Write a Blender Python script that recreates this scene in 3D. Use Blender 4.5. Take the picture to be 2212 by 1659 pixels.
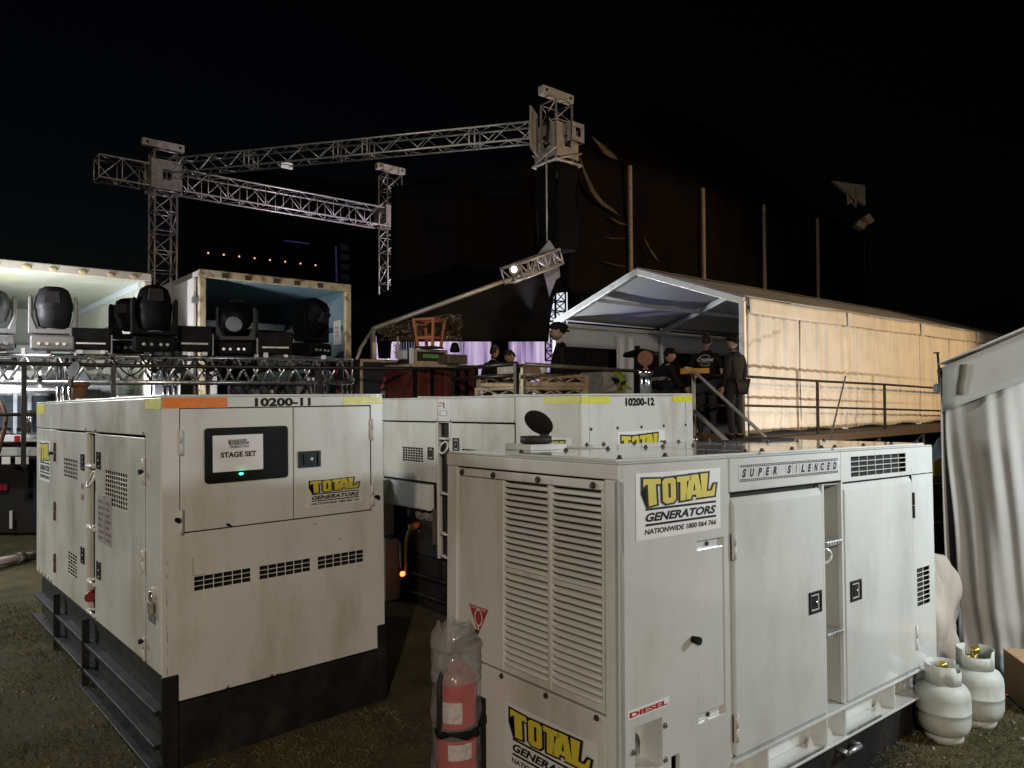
import bpy, bmesh, math, random
from mathutils import Vector, Matrix, Euler
from mathutils import noise
from mathutils.bvhtree import BVHTree

random.seed(7)
rad = math.radians
for o in list(bpy.data.objects):
    bpy.data.objects.remove(o, do_unlink=True)
scene = bpy.context.scene
COL = scene.collection

# ------------------------------------------------------------------ camera
EYE = Vector((0, 0, 1.75))
YAW, PITCH, ROLL = rad(40.462), rad(1.212), rad(0.419)
FPX, CX, CY, SRC = 1595.14, 1106.0, 829.5, 1.8228
FWD = Vector((math.sin(YAW) * math.cos(PITCH), math.cos(YAW) * math.cos(PITCH), math.sin(PITCH)))
_r = Vector((math.cos(YAW), -math.sin(YAW), 0)); _u = _r.cross(FWD)
RGT = _r * math.cos(ROLL) - _u * math.sin(ROLL)
UPV = _r * math.sin(ROLL) + _u * math.cos(ROLL)
camd = bpy.data.cameras.new('camera')
cam = bpy.data.objects.new('camera', camd); COL.objects.link(cam)
camd.sensor_width = 36; camd.sensor_fit = 'HORIZONTAL'
camd.lens = 36 * FPX / 2212.0
camd.clip_start = 0.05; camd.clip_end = 2000
cam.matrix_world = Matrix(((RGT.x, UPV.x, -FWD.x, 0), (RGT.y, UPV.y, -FWD.y, 0), (RGT.z, UPV.z, -FWD.z, EYE.z), (0, 0, 0, 1)))
scene.camera = cam
scene.render.resolution_x = 1024; scene.render.resolution_y = 768

# ------------------------------------------------------------------ world and lamps
world = bpy.data.worlds.new('World'); scene.world = world; world.use_nodes = True
nt = world.node_tree
bg = nt.nodes['Background']
sky = nt.nodes.new('ShaderNodeTexSky'); sky.sky_type = 'NISHITA'; sky.sun_disc = False
sky.sun_elevation = rad(-5.0); sky.sun_rotation = rad(0)
sky.air_density = 1.0; sky.dust_density = 2.0; sky.ozone_density = 1.0
nt.links.new(sky.outputs[0], bg.inputs[0]); bg.inputs[1].default_value = 0.05
scene.view_settings.view_transform = 'Standard'
scene.view_settings.look = 'None'
scene.view_settings.exposure = 0.0
scene.view_settings.gamma = 1.0
scene.view_settings.use_curve_mapping = False
scene.cycles.max_bounces = 6; scene.cycles.diffuse_bounces = 3; scene.cycles.glossy_bounces = 3
scene.cycles.transmission_bounces = 6; scene.cycles.transparent_max_bounces = 8
scene.cycles.caustics_reflective = False; scene.cycles.caustics_refractive = False
scene.cycles.sample_clamp_indirect = 4.0

def aim(o, target):
    d = Vector(target) - o.location
    o.rotation_euler = d.to_track_quat('-Z', 'Y').to_euler()

def lamp(name, kind, loc, target, power, color, size=0.2, spot=90, blend=0.4, sizey=None):
    d = bpy.data.lights.new(name, kind); d.energy = power; d.color = color
    if kind == 'AREA':
        d.size = size
        if sizey: d.shape = 'RECTANGLE'; d.size_y = sizey
    elif kind == 'SPOT':
        d.shadow_soft_size = size; d.spot_size = rad(spot); d.spot_blend = blend
    else:
        d.shadow_soft_size = size
    o = bpy.data.objects.new(name, d); COL.objects.link(o); o.location = loc
    if target is not None: aim(o, target)
    return o

WARM = (1.0, 0.68, 0.40); COOL = (0.86, 0.95, 1.0); NEUT = (1.0, 0.93, 0.82)
# work light hung at the eave of the grey marquee on the right
lamp('work_light', 'AREA', (4.95, -0.35, 2.05), (3.6, 1.9, 0.6), 80, COOL, 0.40, sizey=0.2)
# added neutral fill from the left, lifting the generators' left sides
lamp('side_fill', 'SPOT', (-2.2, 11.0, 3.4), (1.6, 4.8, 1.0), 1250, (0.94, 1.0, 0.97), 0.25, spot=75)
# warm yard floodlight on a mast behind the photographer
lamp('yard_floodlight', 'SPOT', (-9.5, -11.0, 8.0), (3.5, 5.0, 1.5), 6500, (1.0, 0.85, 0.70), 0.25, spot=62)
# white floodlight on the truck ramp to the left, then two added spots
lamp('ramp_flood_and_fill', 'POINT', (0.25, 10.0, 2.7), None, 150, (0.93, 0.96, 1.0), 0.10)
lamp('ramp_flood_and_fill', 'SPOT', (0.35, 11.2, 2.1), (2.7, 13.0, 3.2), 480, (0.95, 0.97, 0.98), 0.10, spot=95, blend=0.6)  # added spot, brightens the inside of the left truck
lamp('ramp_flood_and_fill', 'SPOT', (2.7, 10.75, 1.5), (4.9, 12.6, 3.7), 170, (0.95, 0.97, 1.0), 0.10, spot=85, blend=0.7)  # added spot, stands in for flood light bounced onto the blue ceiling
# warm floodlight on the grass in front of the platform
lamp('curtain_floodlight', 'SPOT', (12.6, 3.6, 0.45), (14.4, 7.6, 2.1), 700, (1.0, 0.93, 0.86), 0.06, spot=110, blend=0.9)
lamp('warm_floodlight', 'SPOT', (21.0, -3.0, 3.6), (18.0, 7.6, 2.2), 3500, (1.0, 0.67, 0.34), 0.2, spot=74, blend=0.5)
# stage wash coming in under the white marquee
lamp('stage_wash', 'SPOT', (9.4, 13.6, 1.9), (14.0, 9.8, 3.9), 1150, (0.88, 0.93, 1.0), 0.12, spot=75, blend=0.5)
lamp('stage_blue', 'SPOT', (13.0, 11.8, 1.4), (14.6, 10.8, 4.2), 25, (0.15, 0.2, 1.0), 0.1, spot=70, blend=0.9)
lamp('stage_red', 'SPOT', (13.4, 9.4, 1.6), (14.2, 8.2, 4.0), 35, (1.0, 0.12, 0.08), 0.1, spot=70, blend=0.9)

# ------------------------------------------------------------------ placing
def at(sx, sy, z):
    """point of the place seen at photo pixel (sx, sy), z metres away"""
    return EYE + (FWD + RGT * ((sx / SRC - CX) / FPX) - UPV * ((sy / SRC - CY) / FPX)) * z

def hit(M, ax, val, sx, sy):
    """photo pixel laid on the plane axis=val of the frame M, in that frame's own coordinates"""
    d = FWD + RGT * ((sx / SRC - CX) / FPX) - UPV * ((sy / SRC - CY) / FPX)
    Mi = M.inverted(); c = Mi @ EYE; d = Mi.to_3x3() @ d
    return c + d * ((val - c[ax]) / d[ax])

def zoomer(ox, oy, sc):
    return lambda x, y: (ox + x / sc, oy + y / sc)

# ------------------------------------------------------------------ materials
MATS = {}
def mat(name, col, rough=0.5, metal=0.0, var=0.12, nscale=6.0, bump=0.0, bscale=60.0, coat=0.0, emit=None, estr=0.0,
        streak=0.0, dirt=None, alpha=None, sub=0.0, spec=None):
    if name in MATS: return MATS[name]
    m = bpy.data.materials.new(name); m.use_nodes = True
    n = m.node_tree.nodes; l = m.node_tree.links
    p = n['Principled BSDF']
    p.inputs['Roughness'].default_value = rough; p.inputs['Metallic'].default_value = metal
    if spec is not None: p.inputs['Specular IOR Level'].default_value = spec
    if coat: p.inputs['Coat Weight'].default_value = coat; p.inputs['Coat Roughness'].default_value = 0.08
    tc = n.new('ShaderNodeTexCoord')
    base = None
    if var > 0:
        ns = n.new('ShaderNodeTexNoise'); ns.inputs['Scale'].default_value = nscale; ns.inputs['Detail'].default_value = 6
        l.new(tc.outputs['Object'], ns.inputs['Vector'])
        mr = n.new('ShaderNodeMapRange'); mr.inputs[1].default_value = 0.25; mr.inputs[2].default_value = 0.75
        mr.inputs[3].default_value = 1 - var; mr.inputs[4].default_value = 1 + var
        l.new(ns.outputs['Fac'], mr.inputs[0])
        mx = n.new('ShaderNodeMix'); mx.data_type = 'RGBA'; mx.blend_type = 'MULTIPLY'; mx.inputs[0].default_value = 1
        mx.inputs[6].default_value = (*col, 1); l.new(mr.outputs[0], mx.inputs[7]); base = mx.outputs[2]
        rr = n.new('ShaderNodeMapRange'); rr.inputs[1].default_value = 0.3; rr.inputs[2].default_value = 0.7
        rr.inputs[3].default_value = max(0.02, rough - 0.08); rr.inputs[4].default_value = min(1, rough + 0.1)
        l.new(ns.outputs['Fac'], rr.inputs[0]); l.new(rr.outputs[0], p.inputs['Roughness'])
    if dirt is not None:   # (colour, amount, scale, z-stretch)
        dc, am, ds, zs = dirt
        mp = n.new('ShaderNodeMapping'); mp.inputs['Scale'].default_value = (ds, ds, ds * zs)
        l.new(tc.outputs['Object'], mp.inputs[0])
        d2 = n.new('ShaderNodeTexNoise'); d2.inputs['Scale'].default_value = 1.0; d2.inputs['Detail'].default_value = 8; d2.inputs['Roughness'].default_value = 0.65
        l.new(mp.outputs[0], d2.inputs['Vector'])
        dr = n.new('ShaderNodeMapRange'); dr.inputs[1].default_value = 0.49; dr.inputs[2].default_value = 0.68
        dr.inputs[3].default_value = 0; dr.inputs[4].default_value = am
        l.new(d2.outputs['Fac'], dr.inputs[0])
        m2 = n.new('ShaderNodeMix'); m2.data_type = 'RGBA'; m2.inputs[7].default_value = (*dc, 1)
        l.new(dr.outputs[0], m2.inputs[0])
        if base: l.new(base, m2.inputs[6])
        else: m2.inputs[6].default_value = (*col, 1)
        base = m2.outputs[2]
    if base: l.new(base, p.inputs['Base Color'])
    else: p.inputs['Base Color'].default_value = (*col, 1)
    if bump:
        b = n.new('ShaderNodeBump'); b.inputs['Strength'].default_value = bump; b.inputs['Distance'].default_value = 0.01
        bn = n.new('ShaderNodeTexNoise'); bn.inputs['Scale'].default_value = bscale; bn.inputs['Detail'].default_value = 4
        l.new(tc.outputs['Object'], bn.inputs['Vector']); l.new(bn.outputs['Fac'], b.inputs['Height']); l.new(b.outputs[0], p.inputs['Normal'])
        if coat: l.new(b.outputs[0], p.inputs['Coat Normal'])
    if emit:
        p.inputs['Emission Color'].default_value = (*emit, 1); p.inputs['Emission Strength'].default_value = estr
    if alpha is not None:
        p.inputs['Alpha'].default_value = alpha
    MATS[name] = m
    if coat: p.inputs['Coat IOR'].default_value = 1.5 + .5 * coat
    return m

PAINT = mat('generator_paint', (0.60, 0.60, 0.56), 0.32, var=0.05, nscale=3.0, bump=0.02, bscale=220, coat=0.25, dirt=((0.36, 0.31, 0.23), 0.55, 3.5, 0.3))
PAINT2 = mat('generator_gloss_paint', (0.58, 0.60, 0.58), 0.20, var=0.05, nscale=2.5, bump=0.06, bscale=4, coat=0.95, dirt=((0.38, 0.36, 0.30), 0.40, 4.0, 0.35))
DARKCORE = mat('dark_inside', (0.012, 0.012, 0.012), 0.9, var=0)
BLACKPAINT = mat('black_skid_paint', (0.009, 0.009, 0.0095), 0.58, var=0.25, nscale=9, bump=0.08, bscale=40, dirt=((0.045, 0.038, 0.028), 0.5, 6, 0.6), spec=.3)
RUBBER = mat('black_rubber', (0.006, 0.006, 0.006), 0.6, var=0.1, spec=.2)
LATCHBLACK = mat('latch_black', (0.008, 0.008, 0.010), 0.35, var=0.1, spec=.3)
CHROME = mat('chrome', (0.75, 0.76, 0.78), 0.18, 1.0, var=0.08, nscale=30)
STEEL = mat('galvanised_steel', (0.45, 0.46, 0.47), 0.42, 0.85, var=0.2, nscale=18)
ALU = mat('aluminium', (0.62, 0.63, 0.64), 0.34, 0.9, var=0.15, nscale=14)
TRUSSALU = mat('truss_aluminium', (0.55, 0.52, 0.48), 0.45, 0.55, var=0.2, nscale=8)
RUST = mat('rusty_steel', (0.13, 0.055, 0.03), 0.85, var=0.4, nscale=14, bump=0.3, bscale=60)
INK = mat('black_ink', (0.006, 0.006, 0.006), 0.5, var=0, spec=.2)
YELLOWINK = mat('yellow_ink', (0.62, 0.52, 0.05), 0.4, var=0.05)
GREYINK = mat('grey_ink', (0.28, 0.28, 0.28), 0.45, var=0)
REDINK = mat('red_ink', (0.36, 0.02, 0.015), 0.4, var=0.05)
WHITEINK = mat('white_vinyl', (0.74, 0.74, 0.73), 0.35, var=0.03)
PAPER = mat('paper', (0.72, 0.70, 0.70), 0.7, var=0.04)
TAPEY = mat('yellow_reflective_tape', (0.62, 0.62, 0.05), 0.35, var=0.08, nscale=40)
TAPEO = mat('orange_reflective_tape', (0.75, 0.20, 0.03), 0.35, var=0.1, nscale=40)
WHITEINKTHIN = mat('clear_vinyl', (0.66, 0.66, 0.63), 0.3, var=0.03)

# ------------------------------------------------------------------ mesh building
def wm(o):
    m = o.matrix_basis.copy()
    while o.parent:
        o = o.parent; m = o.matrix_basis @ m
    return m

class MB:
    def __init__(self):
        self.v = []; self.f = []; self.m = []; self.s = []
    def add(self, vs, fs, m=0, smooth=False):
        b = len(self.v); self.v += [Vector(p) for p in vs]
        for f in fs:
            self.f.append([b + i for i in f]); self.m.append(m); self.s.append(smooth)
        return self
    def frame(self, o, x, y, z, m=0):
        """box from corner o along the three edge vectors"""
        o, x, y, z = Vector(o), Vector(x), Vector(y), Vector(z)
        vs = [o, o + x, o + x + y, o + y, o + z, o + x + z, o + x + y + z, o + y + z]
        fs = [(0, 3, 2, 1), (4, 5, 6, 7), (0, 1, 5, 4), (1, 2, 6, 5), (2, 3, 7, 6), (3, 0, 4, 7)]
        if x.cross(y).dot(z) < 0: fs = [f[::-1] for f in fs]
        return self.add(vs, fs, m)
    def box(self, x0, y0, z0, x1, y1, z1, m=0):
        return self.frame((min(x0, x1), min(y0, y1), min(z0, z1)), (abs(x1 - x0), 0, 0), (0, abs(y1 - y0), 0), (0, 0, abs(z1 - z0)), m)
    def ring_pts(self, c, x, y, r, n, ph=0):
        return [c + x * (r * math.cos(ph + 2 * math.pi * i / n)) + y * (r * math.sin(ph + 2 * math.pi * i / n)) for i in range(n)]
    def bar(self, p, q, r, n=8, m=0, r2=None, smooth=True):
        p, q = Vector(p), Vector(q); d = q - p
        if d.length < 1e-6: return self
        z = d.normalized(); x = z.orthogonal().normalized(); y = z.cross(x)
        a = self.ring_pts(p, x, y, r, n); b = self.ring_pts(q, x, y, r if r2 is None else r2, n)
        base = len(self.v); self.v += a + b
        for i in range(n):
            j = (i + 1) % n
            self.f.append([base + i, base + j, base + n + j, base + n + i]); self.m.append(m); self.s.append(smooth)
        self.f.append([base + i for i in range(n)][::-1]); self.m.append(m); self.s.append(False)
        self.f.append([base + n + i for i in range(n)]); self.m.append(m); self.s.append(False)
        return self
    def beam(self, p, q, w, h, m=0, up=(0, 0, 1)):
        p, q = Vector(p), Vector(q); z = (q - p); zl = z.normalized(); up = Vector(up)
        x = zl.cross(up)
        if x.length < 1e-4: x = zl.orthogonal()
        x.normalize(); y = x.cross(zl)
        return self.frame(p - x * w / 2 - y * h / 2, x * w, y * h, z, m)
    def tube(self, pts, r, n=8, m=0, smooth=True):
        pts = [Vector(p) for p in pts]; rs = r if isinstance(r, (list, tuple)) else [r] * len(pts)
        base = len(self.v); prev = None
        for i, p in enumerate(pts):
            d = (pts[min(i + 1, len(pts) - 1)] - pts[max(i - 1, 0)]).normalized()
            if prev is None: x = d.orthogonal().normalized()
            else:
                x = prev - d * prev.dot(d); x.normalize()
            prev = x; y = d.cross(x)
            self.v += self.ring_pts(p, x, y, rs[i], n)
        for k in range(len(pts) - 1):
            for i in range(n):
                j = (i + 1) % n
                self.f.append([base + k * n + i, base + k * n + j, base + (k + 1) * n + j, base + (k + 1) * n + i]); self.m.append(m); self.s.append(smooth)
        self.f.append([base + i for i in range(n)][::-1]); self.m.append(m); self.s.append(False)
        e = base + (len(pts) - 1) * n
        self.f.append([e + i for i in range(n)]); self.m.append(m); self.s.append(False)
        return self
    def lathe(self, prof, n=20, m=0, M=None, smooth=True, caps=True):
        """profile of (radius, height) turned about the z axis, then placed by M"""
        M = M or Matrix(); base = len(self.v)
        for r, z in prof:
            for i in range(n):
                a = 2 * math.pi * i / n
                self.v.append(M @ Vector((r * math.cos(a), r * math.sin(a), z)))
        for k in range(len(prof) - 1):
            for i in range(n):
                j = (i + 1) % n
                self.f.append([base + k * n + i, base + k * n + j, base + (k + 1) * n + j, base + (k + 1) * n + i]); self.m.append(m); self.s.append(smooth)
        if caps:
            self.f.append([base + i for i in range(n)][::-1]); self.m.append(m); self.s.append(False)
            e = base + (len(prof) - 1) * n
            self.f.append([e + i for i in range(n)]); self.m.append(m); self.s.append(False)
        return self
    def prism(self, poly, o, x, y, depth, m=0):
        """2-D outline laid on origin o with axes x, y and given thickness along x cross y"""
        o, x, y = Vector(o), Vector(x), Vector(y); n = x.cross(y).normalized() * depth
        a = [o + x * p[0] + y * p[1] for p in poly]; k = len(a)
        area = sum(poly[i][0] * poly[(i + 1) % k][1] - poly[(i + 1) % k][0] * poly[i][1] for i in range(k))
        vs = a + [p + n for p in a]
        fs = [list(range(k))[::-1], list(range(k, 2 * k))] + [[i, (i + 1) % k, k + (i + 1) % k, k + i] for i in range(k)]
        if area * depth < 0: fs = [f[::-1] for f in fs]
        return self.add(vs, fs, m)
    def ball(self, c, r, m=0, nu=12, nv=8, M=None):
        c = Vector(c); rx, ry, rz = (r, r, r) if not isinstance(r, (tuple, list)) else r
        pts = [(max(1e-4, math.sin(math.pi * k / nv)), -math.cos(math.pi * k / nv)) for k in range(nv + 1)]
        T = Matrix.Translation(c) @ (M or Matrix()) @ Matrix.Diagonal((rx, ry, rz, 1))
        return self.lathe(pts, nu, m, T)
    def panel(self, o, x, y, n, w, h, t, holes=(), m=0, mh=None):
        """flat sheet of w x h with rectangular holes and real thickness t behind its face; o is the lower left corner of the face"""
        o, x, y, n = Vector(o), Vector(x), Vector(y), Vector(n); mh = m if mh is None else mh
        xs = sorted({0.0, w} | {min(max(q, 0), w) for hl in holes for q in (hl[0], hl[2])})
        ys = sorted({0.0, h} | {min(max(q, 0), h) for hl in holes for q in (hl[1], hl[3])})
        def solid(i, j):
            if i < 0 or j < 0 or i >= len(xs) - 1 or j >= len(ys) - 1: return False
            cx, cy = (xs[i] + xs[i + 1]) / 2, (ys[j] + ys[j + 1]) / 2
            return not any(a < cx < c and b < cy < d for a, b, c, d in holes)
        idx = {}
        flip = x.cross(y).dot(n) < 0
        def V(i, j, k):
            if (i, j, k) not in idx:
                idx[(i, j, k)] = len(self.v); self.v.append(o + x * xs[i] + y * ys[j] - n * (t * k))
            return idx[(i, j, k)]
        def F(*q, mm=m):
            self.f.append(list(q)[::-1] if flip else list(q)); self.m.append(mm); self.s.append(False)
        for i in range(len(xs) - 1):
            for j in range(len(ys) - 1):
                if not solid(i, j): continue
                F(V(i, j, 0), V(i + 1, j, 0), V(i + 1, j + 1, 0), V(i, j + 1, 0))
                F(V(i, j, 1), V(i, j + 1, 1), V(i + 1, j + 1, 1), V(i + 1, j, 1))
                if not solid(i - 1, j): F(V(i, j, 0), V(i, j + 1, 0), V(i, j + 1, 1), V(i, j, 1), mm=mh)
                if not solid(i + 1, j): F(V(i + 1, j, 0), V(i + 1, j, 1), V(i + 1, j + 1, 1), V(i + 1, j + 1, 0), mm=mh)
                if not solid(i, j - 1): F(V(i, j, 0), V(i, j, 1), V(i + 1, j, 1), V(i + 1, j, 0), mm=mh)
                if not solid(i, j + 1): F(V(i, j + 1, 0), V(i + 1, j + 1, 0), V(i + 1, j + 1, 1), V(i, j + 1, 1), mm=mh)
        return self
    def grid(self, fn, nu, nv, m=0, thick=0.0, smooth=True):
        """sheet of points fn(u, v), u and v in 0..1; with thick > 0 a second layer closes it into cloth of real thickness"""
        P = [[Vector(fn(i / nu, j / nv)) for j in range(nv + 1)] for i in range(nu + 1)]
        base = len(self.v); k = nv + 1
        self.v += [p for row in P for p in row]
        for i in range(nu):
            for j in range(nv):
                self.f.append([base + i * k + j, base + (i + 1) * k + j, base + (i + 1) * k + j + 1, base + i * k + j + 1]); self.m.append(m); self.s.append(smooth)
        if thick:
            b2 = len(self.v)
            for i in range(nu + 1):
                for j in range(nv + 1):
                    a = P[min(i + 1, nu)][j] - P[max(i - 1, 0)][j]; b = P[i][min(j + 1, nv)] - P[i][max(j - 1, 0)]
                    nn = a.cross(b)
                    nn = nn.normalized() if nn.length > 1e-9 else Vector((0, 0, 1))
                    self.v.append(P[i][j] - nn * thick)
            for i in range(nu):
                for j in range(nv):
                    self.f.append([b2 + i * k + j, b2 + i * k + j + 1, b2 + (i + 1) * k + j + 1, b2 + (i + 1) * k + j]); self.m.append(m); self.s.append(smooth)
            edge = [(i, 0) for i in range(nu + 1)] + [(nu, j) for j in range(1, nv + 1)] + [(i, nv) for i in range(nu - 1, -1, -1)] + [(0, j) for j in range(nv - 1, 0, -1)]
            for q in range(len(edge)):
                a, b = edge[q], edge[(q + 1) % len(edge)]
                ia, ib = a[0] * k + a[1], b[0] * k + b[1]
                self.f.append([base + ia, b2 + ia, b2 + ib, base + ib]); self.m.append(m); self.s.append(False)
        return self
    def build(self, name, mats, parent=None, space='local', bevel=0.0, bseg=2, origin=None, kind=None, label=None, cat=None, group=None, sub=0):
        """link everything collected so far as ONE mesh object"""
        mats = mats if isinstance(mats, (list, tuple)) else [mats]
        vs = self.v
        loc = Vector((0, 0, 0))
        if parent is not None:
            if space == 'world':
                Mi = wm(parent).inverted(); vs = [Mi @ p for p in vs]
        elif origin is not None:
            loc = Vector(origin); vs = [p - loc for p in vs]
        elif vs and kind != 'structure':
            xs = [p.x for p in vs]; ys = [p.y for p in vs]; zs = [p.z for p in vs]
            loc = Vector(((min(xs) + max(xs)) / 2, (min(ys) + max(ys)) / 2, min(zs))); vs = [p - loc for p in vs]
        me = bpy.data.meshes.new(name)
        me.from_pydata([tuple(p) for p in vs], [], self.f)
        for q in mats: me.materials.append(q)
        me.polygons.foreach_set('material_index', self.m)
        me.polygons.foreach_set('use_smooth', self.s)
        me.update()
        o = bpy.data.objects.new(name, me); COL.objects.link(o); o.location = loc
        if parent is not None: o.parent = parent
        if bevel:
            b = o.modifiers.new('bevel', 'BEVEL'); b.width = bevel; b.segments = bseg; b.limit_method = 'ANGLE'; b.angle_limit = rad(40)
            b.harden_normals = False
        if sub:
            s = o.modifiers.new('subsurf', 'SUBSURF'); s.levels = sub; s.render_levels = sub
        tag(o, label, cat, group, kind)
        return o

def tag(o, label=None, cat=None, group=None, kind=None):
    if label: o['label'] = label
    if cat: o['category'] = cat
    if group: o['group'] = group
    if kind: o['kind'] = kind
    return o

def thing(name, label, cat, loc=(0, 0, 0), rot=(0, 0, 0), group=None, rotm=None):
    o = bpy.data.objects.new(name, None); COL.objects.link(o); o.empty_display_size = 0.2
    o.location = loc
    if rotm is not None: o.rotation_euler = rotm.to_euler()
    else: o.rotation_euler = rot
    return tag(o, label, cat, group)

def dup(o, parent=None, loc=None, deep=True, label=None, rot=None):
    c = o.copy(); COL.objects.link(c)
    if parent is not None: c.parent = parent
    if loc is not None: c.location = loc
    if rot is not None: c.rotation_euler = rot
    if label: c['label'] = label
    if deep:
        for ch in list(KIDS(o)): dup(ch, c)
    return c
def KIDS(o): return [x for x in bpy.data.objects if x.parent == o]

# ------------------------------------------------------------------ lettering
_tc = {}
def glyphs(text, bold=0.0, shear=0.0):
    key = (text, bold, shear)
    if key in _tc: return _tc[key]
    cu = bpy.data.curves.new('lettering', 'FONT'); cu.body = text; cu.offset = bold; cu.shear = shear; cu.resolution_u = 3
    ob = bpy.data.objects.new('lettering', cu); COL.objects.link(ob)
    bpy.context.view_layer.update()
    me = bpy.data.meshes.new_from_object(ob.evaluated_get(bpy.context.evaluated_depsgraph_get()))
    vs = [(v.co.x, v.co.y) for v in me.vertices]; fs = [list(p.vertices) for p in me.polygons]
    bpy.data.objects.remove(ob); bpy.data.curves.remove(cu); bpy.data.meshes.remove(me)
    x0 = min(v[0] for v in vs); x1 = max(v[0] for v in vs); y0 = min(v[1] for v in vs); y1 = max(v[1] for v in vs)
    vs = [((v[0] - x0) / (x1 - x0), (v[1] - y0) / (y1 - y0)) for v in vs]
    _tc[key] = (vs, fs); return _tc[key]

def shapes2d(polys, grow=0.0):
    """closed outlines (holes by even-odd) filled flat, optionally grown outwards"""
    key = (str(polys), grow)
    if key in _tc: return _tc[key]
    cu = bpy.data.curves.new('outline', 'CURVE'); cu.dimensions = '2D'; cu.fill_mode = 'BOTH'; cu.offset = grow
    for poly in polys:
        sp = cu.splines.new('POLY'); sp.points.add(len(poly) - 1)
        for q, p in zip(sp.points, poly): q.co = (p[0], p[1], 0, 1)
        sp.use_cyclic_u = True
    ob = bpy.data.objects.new('outline', cu); COL.objects.link(ob)
    bpy.context.view_layer.update()
    me = bpy.data.meshes.new_from_object(ob.evaluated_get(bpy.context.evaluated_depsgraph_get()))
    vs = [(v.co.x, v.co.y) for v in me.vertices]; fs = [list(p.vertices) for p in me.polygons]
    bpy.data.objects.remove(ob); bpy.data.curves.remove(cu); bpy.data.meshes.remove(me)
    _tc[key] = (vs, fs); return _tc[key]

def lay(mb, vf, o, x, y, m=0, lift=0.0, n=None):
    vs, fs = vf; o, x, y = Vector(o), Vector(x), Vector(y)
    nn = (Vector(n) if n is not None else x.cross(y)).normalized()
    flip = x.cross(y).dot(nn) < 0
    pts = [o + x * a + y * b + nn * lift for a, b in vs]
    # make every face look along nn
    out = []
    for f in fs:
        c = (pts[f[1]] - pts[f[0]]).cross(pts[f[2]] - pts[f[0]])
        out.append(f if c.dot(nn) >= 0 else f[::-1])
    mb.add(pts, out, m)

RECT = ([(0, 0), (1, 0), (1, 1), (0, 1)], [[0, 1, 2, 3]])

def rounded(w, h, r, n=5):
    pts = []
    for cx, cy, a0 in ((w - r, h - r, 0), (r, h - r, 90), (r, r, 180), (w - r, r, 270)):
        for k in range(n + 1):
            a = rad(a0 + 90 * k / n); pts.append((cx + r * math.cos(a), cy + r * math.sin(a)))
    return pts

# lettering of the yellow name panel, drawn by hand on a 0..120 x 0..52 sheet
T1 = [(0, 52), (27, 50), (28, 40), (19.5, 40.5), (21, 2), (8.5, 0), (7, 41), (3.5, 40.5), (0, 36)]
O_OUT = [(34, 50), (48, 50.5), (52, 46), (52.5, 8), (48, 2), (36, 1), (31, 6), (30, 45)]
O_IN = [(39.5, 40), (43.5, 40), (44, 12), (40, 12)]
T2 = [(54, 51), (79, 52), (78.5, 41.5), (71, 41.5), (71, 4), (60, 3.5), (60, 41), (54, 40.5)]
A_OUT = [(77, 52.5), (91, 53), (99, 6), (88, 5.5), (86.8, 13), (79.5, 12.6), (78, 5), (67, 4.5)]
A_IN = [(82, 21), (86, 21.2), (84.4, 38)]
L_ = [(95, 53.5), (109, 54), (106, 17), (115, 17.5), (120, 30), (123, 30), (120, 6.5), (98, 6)]
def logo(mb, o, x, y, full=True, lift=0.0012):
    """name panel on a white backing: o lower left corner, x and y the edge vectors. materials: 0 backing 1 black 2 yellow 3 grey"""
    o, x, y = Vector(o), Vector(x), Vector(y)
    lay(mb, RECT, o, x, y, 0, lift)
    q = 1 / 140.0
    ox = o + x * 0.075 + y * 0.50
    X = x * q * 0.98; Y = y * 0.43 / 54
    letters = [[T1], [O_OUT, O_IN], [T2], [A_OUT, A_IN], [L_]]
    for L in letters: lay(mb, shapes2d(L if len(L) == 1 else [L[0]], 4.2), ox, X, Y, 3, lift * 1.6)
    for L in letters: lay(mb, shapes2d([L[0]], 3.2), ox, X, Y, 1, lift * 2.2)
    for L in letters: lay(mb, shapes2d(L), ox, X, Y, 2, lift * 2.9)
    lay(mb, ([(80, -3), (88, -2.6), (84, -9)], [[0, 1, 2]]), ox + Y * 10, X, Y, 0, lift * 3.2)
    lay(mb, RECT, o + x * 0.10 + y * 0.435, x * 0.84, y * 0.035, 1, lift * 1.6)
    if full:
        lay(mb, glyphs('GENERATORS', 0.045, 0.28), o + x * 0.10 + y * 0.262, x * 0.84, y * 0.135, 1, lift * 1.6)
        lay(mb, RECT, o + x * 0.10 + y * 0.200, x * 0.84, y * 0.035, 1, lift * 1.6)
        lay(mb, glyphs('NATIONWIDE 1800 064 766', 0.035, 0.12), o + x * 0.09 + y * 0.075, x * 0.85, y * 0.085, 1, lift * 1.6)
LOGOMATS = [WHITEINK, INK, YELLOWINK, GREYINK]
# ================================================================== GROUND
I4 = Matrix()
def smooth01(t): t = min(1, max(0, t)); return t * t * (3 - 2 * t)
def gz(x, y):
    return 0.065 * smooth01((y - 2.3) / 1.2) * (1 - .6 * smooth01((x - 5) / 3)) + .012 * math.sin(1.7 * x + .6) * math.sin(1.3 * y) - .02 * smooth01((1.2 - y) / 2)
GROUND = mat('trampled_turf', (0.066, 0.058, 0.031), 0.95, var=0.45, nscale=5, bump=0.9, bscale=35, dirt=((.085, .065, .035), .8, 2.2, 1), spec=.1)
mb = MB()
xs = [-400, -100, -30, -10] + [-4 + .25 * i for i in range(57)] + [14, 25, 60, 150, 400]
ys = [-400, -100, -30, -8] + [-2 + .25 * i for i in range(49)] + [14, 25, 60, 150, 400]
vs = [(x, y, gz(x, y) if abs(x) < 20 and abs(y) < 20 else gz(max(-10, min(14, x)), max(-8, min(14, y)))) for x in xs for y in ys]
ky = len(ys)
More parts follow.
